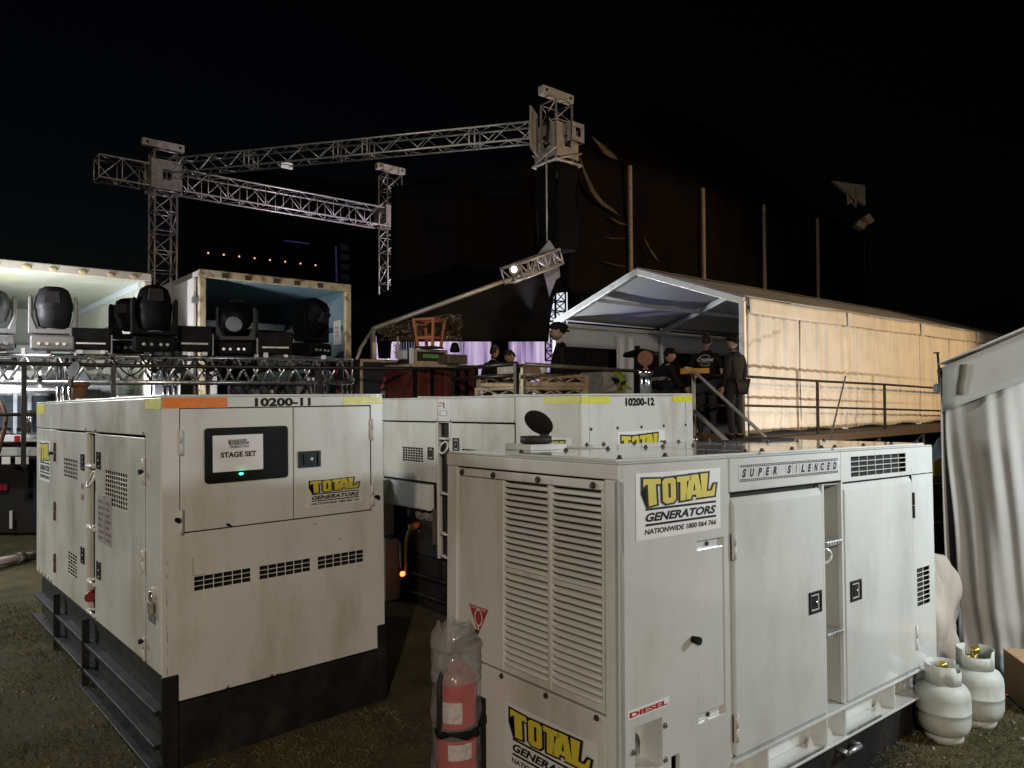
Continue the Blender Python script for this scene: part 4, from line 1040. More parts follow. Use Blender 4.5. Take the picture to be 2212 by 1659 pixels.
    ss = MB(); x0, x1 = a.x, b.x; z1 = (a.z + b.z) / 2; z0 = (c.z + d.z) / 2; w, h = x1 - x0, z1 - z0
    ss.frame((x0, -.0032, z0), (w, 0, 0), (0, .001, 0), (0, 0, h), 0)
    for zz in (.83, .02):
        lay(ss, RECT, (x0 + w * .01, -.0032, z0 + h * zz), (w * .98, 0, 0), (0, 0, h * .14), 1, .0006)
        for q in range(58): lay(ss, RECT, (x0 + w * (.013 + q * .0168), -.0032, z0 + h * (zz + .035)), (w * .0085, 0, 0), (0, 0, h * .075), 0, .0012)
    word = 'SUPER SILENCED'
    for q, ch in enumerate(word):
        cx = x0 + w * (.012 + q * .0697)
        if q: lay(ss, RECT, (cx - w * .002, -.0032, z0 + h * .17), (w * .004, 0, 0), (0, 0, h * .65), 2, .0006)
        if ch != ' ':
            ww = .20 if ch == 'I' else .56
            lay(ss, glyphs(ch, .055, .25), (cx + w * .0697 * (.5 - ww / 2), -.0032, z0 + h * .25), (w * .0697 * ww, 0, 0), (0, 0, h * .50), 1, .0008)
    ss.build('super_silenced_sticker', [mat('silver_vinyl', (.52, .52, .52), .3, var=.03), INK, GREYINK], tp)
    a, b = S(R2, 702, 325), S(R2, 1187, 460); vz1 = (S(R2, 702, 325).z + S(R2, 1187, 295).z) / 2; vz0 = (S(R2, 703, 508).z + S(R2, 1187, 460).z) / 2
    mb = MB(); fpan(mb, 1.4745, 1.392, L, ZT - .0085, .005, cells(a.x, vz0, b.x, vz1, 7, 4, .20)); mb.build('vent_panel', P, root, bevel=.003)
    def door(x0, x1, z0, z1):
        m2 = MB(); ch = .030; t = .018
        prof = [(t, 0), (-.004, .0), (-.004, z1 - z0 - ch), (.012, z1 - z0), (t, z1 - z0)]   # depth, height; leaning top edge
        m2.prism([(p[0], p[1]) for p in prof], (x0, 0, z0), (0, 1, 0), (0, 0, 1), x1 - x0)
        return m2.build('door', P, root, bevel=.004, bseg=3)
    dA = door(.640, 1.297, .412, 1.380); dB = door(1.494, 2.203, .412, 1.383)
    for dd, z, p in ((dA, Z8, (1782, 1482)), (dB, R2, (738, 1490))):
        c = S(z, *p); latch(dd, FN, (c.x, -.004, c.z), .10, .092)
    mb = MB(); fpan(mb, .6125, .405, .634, 1.398, .02, out=-.012); mb.build('door_post', P, root)
    for z in (1.20, .52): hinge(dA, FN, (.630, -.004, z), .10)
    hinge(dB, FN, (2.208, 0, 1.235), .13, BLACKPAINT); hinge(dB, FN, (2.208, 0, .56), .12)
    for x0, x1 in ((1.304, 1.322), (1.470, 1.489)):
        mb = MB(); fpan(mb, x0, .405, x1, 1.394, .02); mb.build('door_post', P, root, bevel=.003)
    mb = MB(); D = .13
    mb.box(1.322, D, .405, 1.470, D + .01, 1.39); mb.box(1.318, .02, .405, 1.322, D, 1.39); mb.box(1.470, .02, .405, 1.474, D, 1.39); mb.box(1.322, .01, 1.386, 1.470, D, 1.39)
    rec = mb.build('step_recess', mat('recess_grey', (.40, .41, .38), .5, var=.1), root)
    for z in (S(R2, 548, 1080).z, S(R3, 570, 490).z):
        mb = MB(); mb.frame((1.322, -.004, z - .011), (.148, 0, 0), (0, .075, 0), (0, 0, .022))
        for q in range(6): mb.frame((1.33 + q * .023, -.007, z - .008), (.014, 0, 0), (0, .003, 0), (0, 0, .016))
        mb.build('rung', ALU, rec, bevel=.002)
    c = S(R2, 505, 1200); mb = MB(); mb.tube([(c.x + .045 * math.cos(q), .03 - .02 * math.cos(q), c.z + .035 * math.sin(q)) for q in [2 * math.pi * i / 14 for i in range(15)]], .008, 6); mb.build('lifting_ring', P, rec)
    va, vb = (S(R2, 1278, 1305) + S(R2, 1390, 1270)) / 2, (S(R2, 1285, 1640) + S(R2, 1395, 1600)) / 2
    mb = MB(); fpan(mb, 2.212, .405, L, 1.388, .005, cells(S(R2, 1278, 1305).x, vb.z, S(R2, 1390, 1270).x, va.z, 2, 8, .2)); rp = mb.build('right_panel', P, root, bevel=.003)
    # ---- base frame
    mb = MB(); mb.box(.612, -.012, .388, L + .004, .10, .402); mb.build('base_rail', P, root, bevel=.003)
    mb = MB(); mb.box(.61, .085, .262, L, .10, .388); mb.box(.612, -.006, .250, L, .10, .262); mb.build('base_channel', P, root, bevel=.003)
    mb = MB(); mb.box(.02, .025, .10, .605, .03, .2); mb.build('base_skirt', P, root)
    for x in (.853, 1.312, 1.476, 1.96, 2.40):
        mb = MB(); mb.box(x - .005, .0, .262, x + .005, .085, .388); mb.build('gusset', P, root)
    for x in (1.25, 1.41, 1.88):
        mb = MB(); mb.lathe([(.026, 0), (.002, .045)], 4, 0, Matrix.Translation((x, .045, .262)), smooth=False); mb.build('drain_cover', P, root)
    for wa, wb in ((.90, 1.28), (1.50, 1.82)): mb = MB(); mb.beam((wa, .0, .2675), (wb, .0, .2675), .006, .010); mb.build('weld_strip', ALU, root)
    mb = MB(); mb.box(.62, .05, .035, L - .01, .95, .248); mb.box(.0, .04, .02, .62, .96, .10); mb.build('bund_tank', BLACKPAINT, root, bevel=.004)
    mb = MB(); mb.box(.9, -.02, .0, 2.52, .06, .05); mb.box(.3, .9, 0, 2.4, .96, .04); mb.build('skid_foot', BLACKPAINT, root, bevel=.004)
    q = hit(M, 1, .03, *R3(620, 1510)); mb = MB(); mb.bar((q.x, .0, q.z), (q.x + .12, .0, q.z), .012, 10); mb.bar((q.x, .0, q.z), (q.x, .05, q.z), .012, 10); mb.bar((q.x + .12, .0, q.z), (q.x + .12, .05, q.z), .012, 10); mb.build('drain_handle', STEEL, root)
    return root
genS = silenced_generator()

# fire extinguisher strapped to the louvred end, wrapped in clear plastic
def extinguisher():
    M = wm(genS)
    c = hit(M, 0, -.105, 1652 + 330 / 2.212, 2274 + 900 / 2.212)
    base = M @ Vector((-.105, c.y, .175))
    root = thing('fire_extinguisher', 'red fire extinguisher wrapped in clear plastic on the louvred generator end', 'fire extinguisher', base, (0, 0, rad(-1)))
    red = mat('extinguisher_red', (.40, .010, .010), .28, var=.08, coat=.4)
    mb = MB(); mb.lathe([(.02, 0), (.078, .0), (.080, .02), (.080, .46), (.074, .50), (.05, .535), (.03, .545), (.03, .56)], 24)
    mb.build('cylinder', red, root)
    lb = MB()
    for z0, z1, a0, a1 in ((.34, .42, -2.9, -1.9), (.20, .26, -2.6, -1.4), (.05, .12, -2.9, -2.2)):
        lb = MB(); n = 8
        vs = []; fs = []
        for i in range(n + 1):
            a = a0 + (a1 - a0) * i / n
            for z in (z0, z1): vs.append((.0812 * math.cos(a), .0812 * math.sin(a), z))
        for i in range(n): fs.append((2 * i, 2 * i + 2, 2 * i + 3, 2 * i + 1))
        lb.add(vs, fs, 0, True); lb.build('label', mat('faded_label', (.52, .46, .45), .6, var=.35, nscale=45), root)
    mb = MB(); mb.bar((0, 0, .555), (0, 0, .60), .022, 12); mb.beam((-.02, 0, .605), (.10, -.02, .625), .022, .008); mb.beam((-.02, 0, .62), (.09, -.02, .66), .022, .006); mb.tube([(-.01, 0, .59), (-.06, -.02, .58), (-.1, -.03, .5), (-.092, -.02, .3)], .011, 8); mb.build('valve', BLACKSTEEL, root)
    mb = MB(); mb.lathe([(.084, .275), (.086, .28), (.086, .315), (.084, .32)], 24, caps=False); mb.build('strap', RUBBER, root)
    mb = MB(); mb.box(.072, -.062, .0, .098, -.02, .40); mb.box(.088, -.06, .30, .104, .06, .33); mb.build('bracket', RUBBER, root)
    plastic = mat('clear_plastic', (.55, .55, .55), .10, var=0, alpha=.18)
    def bag(z0, z1, top):
        rnd = random.Random(3 if top else 5)
        ph = [rnd.uniform(0, 6.28) for _ in range(6)]
        def fn(u, v):
            a = 2 * math.pi * u; z = z0 + (z1 - z0) * v
            r = .088 + .018 * abs(noise.noise(Vector((1.3 * math.cos(a), 1.3 * math.sin(a), 2.2 * v + z * 3)))) + .012 * abs(noise.noise(Vector((3 * math.cos(a), 3 * math.sin(a), 4 * v + 7))))
            if top: r *= (1.0 if v < .60 else max(.35, 1.08 - 1.5 * (v - .60) ** 1.3)) ; r += (.02 * max(0, v - .6) * math.sin(3 * a + ph[2]))
            else: r += .008 * (1 - v) * abs(math.sin(3 * a + ph[3]))
            sx = -.02 * max(0, v - .6) if top else 0
            return (r * math.cos(a) + sx * 2, r * math.sin(a), z + (.012 * math.sin(4 * a + ph[4]) if v > .95 else 0))
        b = MB(); b.grid(fn, 54, 30); return b
    ptop = mat('cloudy_plastic', (.36, .35, .34), .10, var=0, alpha=.42)
    bag(.315, .70, True).build('plastic_wrap', plastic, root); bag(.49, .705, True).build('plastic_wrap', ptop, root); bag(-.09, .285, False).build('plastic_wrap', plastic, root)
extinguisher()

# padlock hanging on the door of generator 11
def padlock():
    M = wm(gen11); Z3 = zoomer(0, 2000, 2.212)
    c = hit(M, 0, -.012, *Z3(1315, 865))
    p = M @ Vector((-.014, c.y, c.z))
    root = thing('padlock', 'brass padlock hanging from the side door of generator 10200-11', 'padlock', p, (0, 0, rad(1.4)))
    mb = MB(); mb.box(-.009, -.024, -.032, .009, .024, .028); mb.build('lock_body', mat('old_brass', (.34, .30, .20), .45, .5, var=.2), root, bevel=.004)
    mb = MB(); mb.tube([(0, -.016, .026), (0, -.016, .05), (0, -.010, .066), (0, 0, .072), (0, .010, .066), (0, .016, .05), (0, .016, .026)], .0045, 8); mb.build('shackle', CHROME, root)
    mb = MB(); mb.box(.002, -.010, .05, .016, .010, .09); mb.build('hasp', PAINT, root)
padlock()

# power lead hanging from the outlet of generator 12
mb = MB(); M = wm(gen12)
Zc = zoomer(1500, 1880, 3.19)
pts = [hit(M, 0, x, *Zc(*q)) for x, q in ((-.03, (440, 605)), (-.08, (390, 620)), (-.12, (345, 690)), (-.13, (318, 800)), (-.13, (312, 950)), (-.13, (318, 1100)), (-.13, (316, 1190)), (-.16, (280, 1260)))]
lead = thing('power_lead', 'yellow power lead hanging from the outlet of generator 10200-12', 'cable', M @ pts[-1])
mb.tube([M @ p for p in pts], .013, 8); mb.build('cable', mat('cable_yellow', (.42, .30, .04), .5, var=.1), lead, 'world')
mb = MB(); a, b = M @ pts[0], M @ pts[1]; mb.bar(a + (a - b) * .8, b, .028, 12); mb.build('plug', mat('plug_orange', (.55, .12, .03), .45, var=.1), lead, 'world')
e = M @ hit(M, 0, -.16, *Zc(272, 1212)); mb = MB(); mb.ball(e, .022); mb.build('pilot_light', mat('pilot_orange', (.8, .2, .05), .4, var=0, emit=(1, .18, .05), estr=4), lead, 'world')
lamp('pilot_glow', 'POINT', e + Vector((-.03, -.02, .06)), None, .010, (1, .25, .1), .01)
# ================================================================== TRUCKS
CREAMRUST = mat('rusty_cream_paint', (.50, .42, .28), .6, var=.2, nscale=7, bump=.2, bscale=30, dirt=((.11, .05, .022), .95, 9, .8))
TRUCKWHITE = mat('truck_white', (.55, .54, .52), .45, var=.1, nscale=2, dirt=((.32, .29, .24), .5, 3, .4))
BLUEIN = mat('pale_blue_liner', (.24, .36, .43), .6, var=.12, nscale=4, bump=.1, bscale=50)
GREYIN = mat('translucent_liner', (.50, .52, .44), .55, var=.15, nscale=2, dirt=((.42, .42, .20), .6, 1.2, 1))
def truck_box(label, u0, u1, v0, ln, z0, z1, wall, inner, frame, fr=.11):
    t = thing('truck_body', label, 'truck', ((u0 + u1) / 2, v0, 0), group='open truck bodies backed up to the platform')
    V = v0 + ln
    def p(name, m, *b, bev=0):
        mb = MB(); mb.box(*b); return mb.build(name, m, t, 'world', bevel=bev)
    for a, b in ((u0, u0 + .04), (u1 - .04, u1)): p('side_wall', wall, a, v0 + .06, z0, b, V, z1 - .04)
    p('side_lining', inner, u0 + .042, v0 + .10, z0 + .06, u0 + .055, V - .05, z1 - .09); p('side_lining', inner, u1 - .055, v0 + .10, z0 + .06, u1 - .042, V - .05, z1 - .09)
    p('roof', wall, u0, v0 + .06, z1 - .04, u1, V, z1 - .002); p('ceiling', inner, u0 + .056, v0 + .10, z1 - .085, u1 - .056, V - .05, z1 - .07)
    p('floor', TIMBER, u0, v0, z0 - .12, u1, V, z0 + .03); p('bulkhead', inner, u0 + .056, V - .05, z0, u1 - .056, V - .02, z1 - .09)
    mb = MB(); mb.box(u0 - .01, v0 - .03, z1 - fr, u1 + .01, v0 + .06, z1 + .01); hd = mb.build('header', frame, t, 'world', bevel=.012)
    for a in (u0 - .01, u1 - fr + .02): mb = MB(); mb.box(a, v0 - .028, z0, a + fr - .01, v0 + .06, z1 - fr - .002); mb.build('corner_post', frame, t, 'world', bevel=.012)
    for y in (1.75, 2.35, 2.95):
        if y < z1 - .3:
            for xx in (u0 + .056, u1 - .069): p('load_rail', mat('load_rail', (.10, .11, .12), .5, .5, var=.3, nscale=40), xx, v0 + .15, y, xx + .013, V - .1, y + .085)
    p('door', wall, u0 - .075, v0 + .05, z0 + .05, u0 - .03, v0 + 1.15, z1 - .12, bev=.008)
    for z in (z0 + .5, z1 - .5): p('door_hinge', STEEL, u0 - .09, v0 - .01, z, u0 - .01, v0 + .08, z + .09)
    ch = MB(); ch.box(u0 + .2, v0 + .3, .55, u1 - .2, V, z0 - .121); ch.build('chassis', BLACKPAINT, t, 'world')
    for yy in (v0 + 1.2, v0 + 2.4):
        for xx in (u0 + .05, u1 - .35):
            mb = MB(); mb.bar((xx, yy, .5), (xx + .3, yy, .5), .5, 24); mb.build('wheel', RUBBER, t, 'world', bevel=.02)
    return t, hd
tk, hd = truck_box('truck body with rusty cream frame, open to its pale blue inside', 3.58, 6.06, 11.35, 7.0, 1.25, 3.72, TRUCKWHITE, BLUEIN, CREAMRUST)
q = hit(I4, 0, 6.0, 1330, 1310)
nb = MB(); nb.box(5.985, q.y - .13, q.z - .21, 5.999, q.y + .13, q.z + .21)
for k, (dy, m_) in enumerate(((.08, 1), (.05, 1), (.0, 2), (-.05, 1), (-.08, 1))): lay(nb, RECT, (5.984, q.y + .08, q.z + dy), (0, -.15, 0), (0, 0, .018), m_, .001, (-1, 0, 0))
nb.build('notice', [PAPER, GREYINK, REDINK], tk, 'world')
mb = MB(); a = at(1005, 1264, 13.2); mb.box(3.65, 13.9, a.z - .06, 6.0, 13.96, a.z + .06); mb.build('cargo_bar', ALU, tk, 'world')
rv = [Vector((u, 11.318, 3.665)) for u in (3.95, 4.3, 4.75, 5.1, 5.5)]
for v in rv: mb = MB(); mb.box(v.x - .05, 11.314, 3.625, v.x + .05, 11.324, 3.70); mb.build('marker_lamp', mat('dead_lamp', (.06, .045, .03), .4, var=.2), hd, 'world')
tk2, hd2 = truck_box('wide white truck body with yellowish lit ceiling at the left edge', .40, 2.97, 11.62, 5.0, 1.2, 3.62, TRUCKWHITE, GREYIN, mat('cream_paint', (.56, .52, .44), .5, var=.15, dirt=((.25, .2, .14), .5, 6, 1)))
for u in (.75, 1.1, 1.45, 1.75, 2.1, 2.45, 2.75):
    mb = MB(); mb.ball((u, 11.588, 3.565), (.055, .012, .035), 0, 12, 6); mb.build('marker_lamp', mat('lamp_lens', (.45, .36, .20), .3, var=.1), hd2, 'world')
mb = MB(); mb.beam((2.9, 11.9, 3.50), (2.9, 16.3, 3.50), .06, .11); mb.build('ceiling_rail', mat('pale_trim', (.55, .62, .66), .5, var=.1), tk2, 'world')
mb = MB(); mb.box(.46, 15.9, 2.62, 2.9, 15.98, 2.80); mb.build('cross_beam', mat('pale_trim', (.55, .62, .66)), tk2, 'world')
mb = MB(); mb.beam((2.6, 16.0, 2.2), (2.86, 12.2, 1.9), .05, .10); mb.build('side_strut', mat('pale_trim', (.55, .62, .66)), tk2, 'world')
mb = MB(); mb.box(.6, 15.80, 1.3, 1.75, 15.9, 2.60); mb.build('inner_door', mat('slate_door', (.15, .19, .23), .5, var=.2), tk2, 'world')

# trailer tail below the left truck
tr = thing('trailer', 'trailer tail with white bumper, red reflector and pale plates at the left edge', 'trailer', at(60, 2100, 9.3))
def slab(name, m, x0, y0, x1, y1, z, d, bev=.01):
    a = at(x0, y1, z); b = at(x1, y1, z); c = at(x0, y0, z); x = b - a; y = Vector((0, 0, c.z - a.z)); n = x.cross(y).normalized()
    mb = MB(); mb.frame(a, x, y, -n * d); return mb.build(name, m, tr, 'world', bevel=bev)
WB = mat('bumper_white', (.62, .62, .62), .4, var=.1, nscale=4)
slab('bumper', WB, -260, 1714, 330, 1740, 9.0, .12); slab('reflector', REDINK, 56, 1716, 76, 1738, 8.985, .012, .002)
slab('cross_member', mat('grey_channel', (.30, .30, .28), .5, var=.2), -260, 1762, 330, 1796, 9.05, .2)
slab('plate', mat('plate_cream', (.55, .52, .44), .5, var=.08), 60, 1799, 112, 1828, 9.03, .01, .002); slab('plate', mat('plate_cream', (.55, .52, .44)), 6, 1799, 40, 1828, 9.03, .01, .002)
slab('tail_box', mat('tail_black', (.006, .006, .006), .7, var=.2), -300, 1800, 330, 2100, 9.4, 1.5); slab('tail_lamp', mat('tail_red', (.16, .01, .02), .3, var=.1), -8, 1905, 27, 1932, 9.36, .03, .004)
slab('axle_guard', mat('tail_black', (.006, .006, .006)), -300, 2105, 120, 2260, 9.8, 1.2)
slab('marker_strip', mat('strip_white', (.5, .5, .5), .5, var=.1), 36, 2012, 47, 2082, 9.3, .02, .003)
for sx in (-120, 200):
    c = at(sx, 2230, 10.2); mb = MB(); mb.bar(c, c + Vector((.3, .05, 0)), .46, 24); mb.build('wheel', RUBBER, tr, 'world', bevel=.02)
mb = MB(); a, b = at(-60, 2222, 7.4), at(132, 2186, 8.0); mb.bar(a, b, .042, 12); pp = mb.build('drain_pipe', mat('pale_pipe', (.55, .47, .45), .45, var=.1), label='pale pinkish pipe jutting out low under the trailer at the left edge', cat='pipe')
mb = MB(); c = a.lerp(b, .70); mb.bar(c - (b - a).normalized() * .04, c + (b - a).normalized() * .04, .058, 12); mb.beam(c, c - Vector((0, 0, .17)), .03, .03); mb.build('pipe_clamp', STEEL, pp, 'world')

# white rolls on the trailer
for k, (y0, y1) in enumerate(((1455, 1508), (1512, 1566))):
    a, b = at(-150, (y0 + y1) / 2 + 4, 9.3), at(222, (y0 + y1) / 2 + 2, 9.9)
    r = (y1 - y0) / SRC / FPX * 9.5 / 2; d = (b - a).normalized()
    mb = MB(); mb.bar(a, b, r, 20); mb.bar(b, b + d * .03, r * .8, 20); mb.bar(a.lerp(b, .8), a.lerp(b, .8) + d * .05, r * 1.02, 20)
    mb.build('canvas_roll', mat('white_canvas', (.68, .67, .66), .5, var=.12, nscale=3, bump=.1, bscale=5), label=('white rolled canvas lying directly behind the left truss, upper of two', 'white rolled canvas behind the left truss, lower of two')[k], cat='canvas roll', group='white canvas rolls')
# dark blue case with stencilled figures on the trailer
a = at(-70, 1712, 9.15); b = at(330, 1712, 9.35); x = b - a; n = Vector((x.y, -x.x, 0)).normalized()
case = thing('road_case', 'dark blue road case with white stencilled figures on the trailer', 'road case', a, group='road cases')
mb = MB(); mb.frame(a, x, -n * .6, Vector((0, 0, .52))); mb.build('body', mat('case_blue', (.035, .05, .065), .5, var=.2), case, 'world')
for z in (0, .49): mb = MB(); mb.frame(a + n * .003 + Vector((0, 0, z)), x, -n * .02, Vector((0, 0, .03))); mb.build('edge_trim', ALU, case, 'world')
for t in (.02, .30, .44): mb = MB(); mb.frame(a + x * t + n * .004, x.normalized() * .045, -n * .01, Vector((0, 0, .52))); mb.build('upright_trim', mat('pale_trim', (.55, .62, .66)), case, 'world')
mb = MB()
X = x.normalized()
lay(mb, glyphs('U', .0), a + x * .56 + Vector((0, 0, .23)), X * .12, Vector((0, 0, .11)), 0, .006, n); lay(mb, glyphs('6', .0), a + x * .73 + Vector((0, 0, .23)), X * .08, Vector((0, 0, .11)), 0, .006, n)
mb.build('stencil', WHITEINK, case, 'world')
for sx in (20, 90): 
    p = at(sx, 1700, 9.12); mb = MB(); mb.bar(p - X * .05 + n * .02, p + X * .05 + n * .02, .012, 8); mb.frame(p - X * .07 - Vector((0, 0, .05)) + n * .005, X * .14, -n * .006, Vector((0, 0, .1))); mb.build('handle', CHROME, case, 'world')
mb = MB()
for q in range(3): p = at(106 + q * 8, 1712, 9.02); mb.bar(p, p + Vector((0, 0, .30)), .016, 10)
mb.bar(at(104, 1640, 9.02), at(126, 1640, 9.02), .012, 8); mb.build('pipe_bundle', CHROME, label='three short chrome tubes standing on the white trailer bumper', cat='tubes')
a2 = at(60, 1608, 9.6); mb = MB(); mb.frame(a2, X * .85, -n * .5, Vector((0, 0, .26))); c2 = thing('road_case', 'long black road case with pale edges under the canvas rolls', 'road case', a2, group='road cases'); mb.build('body', mat('case_black', (.015, .015, .017), .5, var=.2), c2, 'world')
mb = MB(); mb.frame(a2 + n * .004 + Vector((0, 0, .235)), X * .85, -n * .02, Vector((0, 0, .03))); mb.build('edge_trim', ALU, c2, 'world')
mb = MB(); mb.frame(a2 + n * .0045 + X * .60, X * .03, -n * .02, Vector((0, 0, .23))); mb.build('upright_trim', ALU, c2, 'world')
mb = MB(); p = [at(-20, 1560, 8.3), at(10, 1600, 8.3), at(24, 1640, 8.3), at(18, 1690, 8.3), at(4, 1740, 8.3), at(-8, 1790, 8.3)]; mb.tube(p, .022, 8)
mb.build('hose', mat('brown_hose', (.16, .09, .05), .6, var=.3), label='brown hose looping down beside the handrail post at the left edge', cat='hose')

# ================================================================== LIGHTING TRUSS WITH MOVING HEADS
BLK = mat('fixture_black', (.0045, .0045, .005), .6, var=.15, bump=.05, bscale=80, spec=.15)
GRY = mat('fixture_grey', (.030, .030, .034), .5, var=.12, spec=.25)
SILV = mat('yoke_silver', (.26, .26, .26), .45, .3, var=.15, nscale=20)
tl = thing('lighting_truss', 'silver box truss on legs carrying a row of black stage lights', 'truss', at(700, 1560, 9.4), )
TA, TB = at(-90, 1452, 8.5), at(1378, 1464, 10.25)
TB.z = TA.z = (TA.z + TB.z) / 2
mb = MB(); box_truss(mb, TA, TB, .31, 26, .027, .018, verts=False); mb.build('lattice', mat('polished_aluminium', (.70, .70, .70), .28, .85, var=.15, nscale=20), tl, 'world')
tdir = (TB - TA).normalized(); tn = Vector((tdir.y, -tdir.x, 0))
for t in (.205, .47, .90, .985):
    c = TA.lerp(TB, t)
    for s in (-.13, .13):
        mb = MB()
        for q in (-.06, 0, .06):
            p = c + tn * s + tdir * q; mb.bar(Vector((p.x, p.y, ZD)), Vector((p.x, p.y, c.z + .15)), .024, 10)
        mb.build('leg', CHROME, tl, 'world')
mb = MB(); r_ = random.Random(8)
for k in range(26):
    t = r_.uniform(.0, 1); c = TA.lerp(TB, t) + tn * r_.uniform(.10, .17) + Vector((0, 0, r_.choice((.16, .17, -.13))))
    mb.frame(c, tdir * r_.uniform(.03, .08), tn * .04, Vector((0, 0, r_.uniform(.03, .07))))
cl = mb.build('clamp', mat('clamp_silver', (.55, .55, .55), .35, .7, var=.2), tl, 'world', kind='stuff')
mb = MB()
for k in range(7):
    t0 = r_.uniform(.25, .9); a = TA.lerp(TB, t0) + tn * .18 + Vector((0, 0, .15)); b = TA.lerp(TB, t0 + r_.uniform(.05, .12)) + tn * .18 + Vector((0, 0, .14)); mid = (a + b) / 2 - Vector((0, 0, r_.uniform(.1, .28)))
    mb.tube([a, a.lerp(mid, .6) - Vector((0, 0, .03)), mid, mid.lerp(b, .4) - Vector((0, 0, .03)), b], .010, 6)
mb.build('cable_loop', RUBBER, tl, 'world', kind='stuff')
TOPZ = TA.z + .18
def moving_head(label, sx, width, z, yaw, tilt, body, yoke, h=.74):
    """base box, two-armed yoke and a big barrel head with a stepped lens end"""
    p = at(sx, 1400, z); base = Vector((p.x, p.y, TOPZ))
    root = thing('moving_head_light', label, 'stage light', base, (0, 0, yaw), group='moving head lights on the truss')
    w = width
    mb = MB(); mb.box(-w * .45, -w * .32, .03, w * .45, w * .32, .20); mb.build('base', yoke if yoke is SILV else body, root, bevel=.02)
    for s in (-1, 1):
        mb = MB(); mb.frame((s * w * .45 - .01, -.05, .06), (.02 + s * .015, 0, 0), (0, .1, 0), (0, 0, .05)); mb.build('handle', RUBBER, root)
    mb = MB(); cs = mat('connector_silver', (.6, .6, .6), .3, .8, var=.1)
    for q, m_ in ((-.13, 0), (-.05, 1), (.05, 0), (.12, 0)): mb.bar((q, -w * .32, .10), (q, -w * .32 - .03, .10), .018, 8)
    mb.build('connector', cs, root, kind='stuff')
    yk = MB()
    yk.prism([(-w * .5, .22), (w * .5, .22), (w * .5, .62), (w * .47, .66), (w * .425, .66), (w * .42, .42), (w * .32, .28), (-w * .32, .28), (-w * .42, .42), (-w * .425, .66), (-w * .47, .66), (-w * .5, .62)], (0, .10, 0), (1, 0, 0), (0, 0, 1), .20)
    yk.build('yoke', yoke, root, bevel=.015)
    M = Matrix.Translation((0, 0, .54)) @ Matrix.Rotation(tilt, 4, 'X')
    hr = w * .385; hh = h - .24
    hdm = MB()
    hdm.lathe([(hr * .55, -hh * .50), (hr * .82, -hh * .46), (hr * .96, -hh * .22), (hr * 1.0, .02), (hr * .97, hh * .22), (hr * .80, hh * .40), (hr * .50, hh * .47), (.02, hh * .48)], 20, 0, M)
    hdm.lathe([(hr * 1.02, -.03), (hr * 1.04, -.02), (hr * 1.04, .05), (hr * 1.02, .06)], 20, 0, M, caps=False)
    hd_ = hdm.build('head', body, root)
    e = MB(); e.lathe([(hr * .54, -hh * .515), (hr * .54, -hh * .50)], 20, 0, M); e.build('lens', mat('lens_glass', (.25, .27, .30), .08, var=0), hd_)
    d = MB(); d.add([M @ Vector(q) for q in ((-hr * .42, -hr * 1.06, hh * .08), (hr * .42, -hr * 1.06, hh * .08), (hr * .36, -hr * 1.0, hh * .34), (-hr * .36, -hr * 1.0, hh * .34), (-hr * .5, -hr * .80, hh * .10), (hr * .5, -hr * .80, hh * .10), (hr * .42, -hr * .6, hh * .34), (-hr * .42, -hr * .6, hh * .34))], [(0, 1, 2, 3), (4, 7, 6, 5), (0, 4, 5, 1), (1, 5, 6, 2), (2, 6, 7, 3), (3, 7, 4, 0)]); d.build('rear_cover', GRY, hd_)
    return root
yawc = math.atan2(tdir.y, tdir.x)
moving_head('grey moving head light with silver yoke, standing in front of the left truck', 211, .49, 8.65, yawc + .05, rad(2), GRY, SILV)
moving_head('black moving head light leaning left, half hidden behind the tallest black one', 512, .46, 9.35, yawc - .5, rad(12), BLK, BLK, .66)
moving_head('tallest black moving head light in front of the gap between the trucks', 607, .50, 8.85, yawc + .15, rad(-8), BLK, BLK, .82)
moving_head('black moving head light with pale underside in front of the blue truck interior', 934, .50, 9.75, yawc - .25, rad(-62), BLK, GRY, .74)
moving_head('black moving head light tilted right beside the right truck frame post', 1228, .50, 10.0, yawc + .75, rad(34), BLK, BLK, .80)
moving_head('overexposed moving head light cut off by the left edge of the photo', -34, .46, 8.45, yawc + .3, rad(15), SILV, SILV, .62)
def strobe(label, x0, x1, z, yaw, h):
    p = at((x0 + x1) / 2, 1400, z); w = (x1 - x0) / SRC / FPX * z
    root = thing('strobe_light', label, 'stage light', (p.x, p.y, TOPZ), (0, 0, yaw), group='strobe panels on the truss')
    mb = MB(); mb.box(-w / 2, -.06, .045, w / 2, .08, h); mb.build('housing', BLK, root, bevel=.01)
    mb = MB(); mb.box(-w * .38, -.075, h * .36, w * .38, -.061, h * .42); mb.build('reflector', mat('strobe_strip', (.60, .58, .55), .3, .3, var=.1), root)
    for s in (-1, 1):
        mb = MB(); mb.box(s * w * .5, -.03, .0, s * (w * .5 + .018), .03, h * .75); mb.build('bracket', SILV, root)
        mb = MB(); mb.beam((s * w * .3, 0, .0), (s * w * .3, 0, .045), .05, .05, up=(0, 1, 0)); mb.build('foot', STEEL, root)
strobe('black strobe panel beside the grey moving head, in front of the left truck', 294, 427, 8.75, yawc, .30)
strobe('black strobe panel between the tallest head and the truck corner', 704, 830, 9.2, yawc, .36)
strobe('black strobe panel between the two heads in front of the blue interior', 1020, 1150, 9.85, yawc - .1, .34)
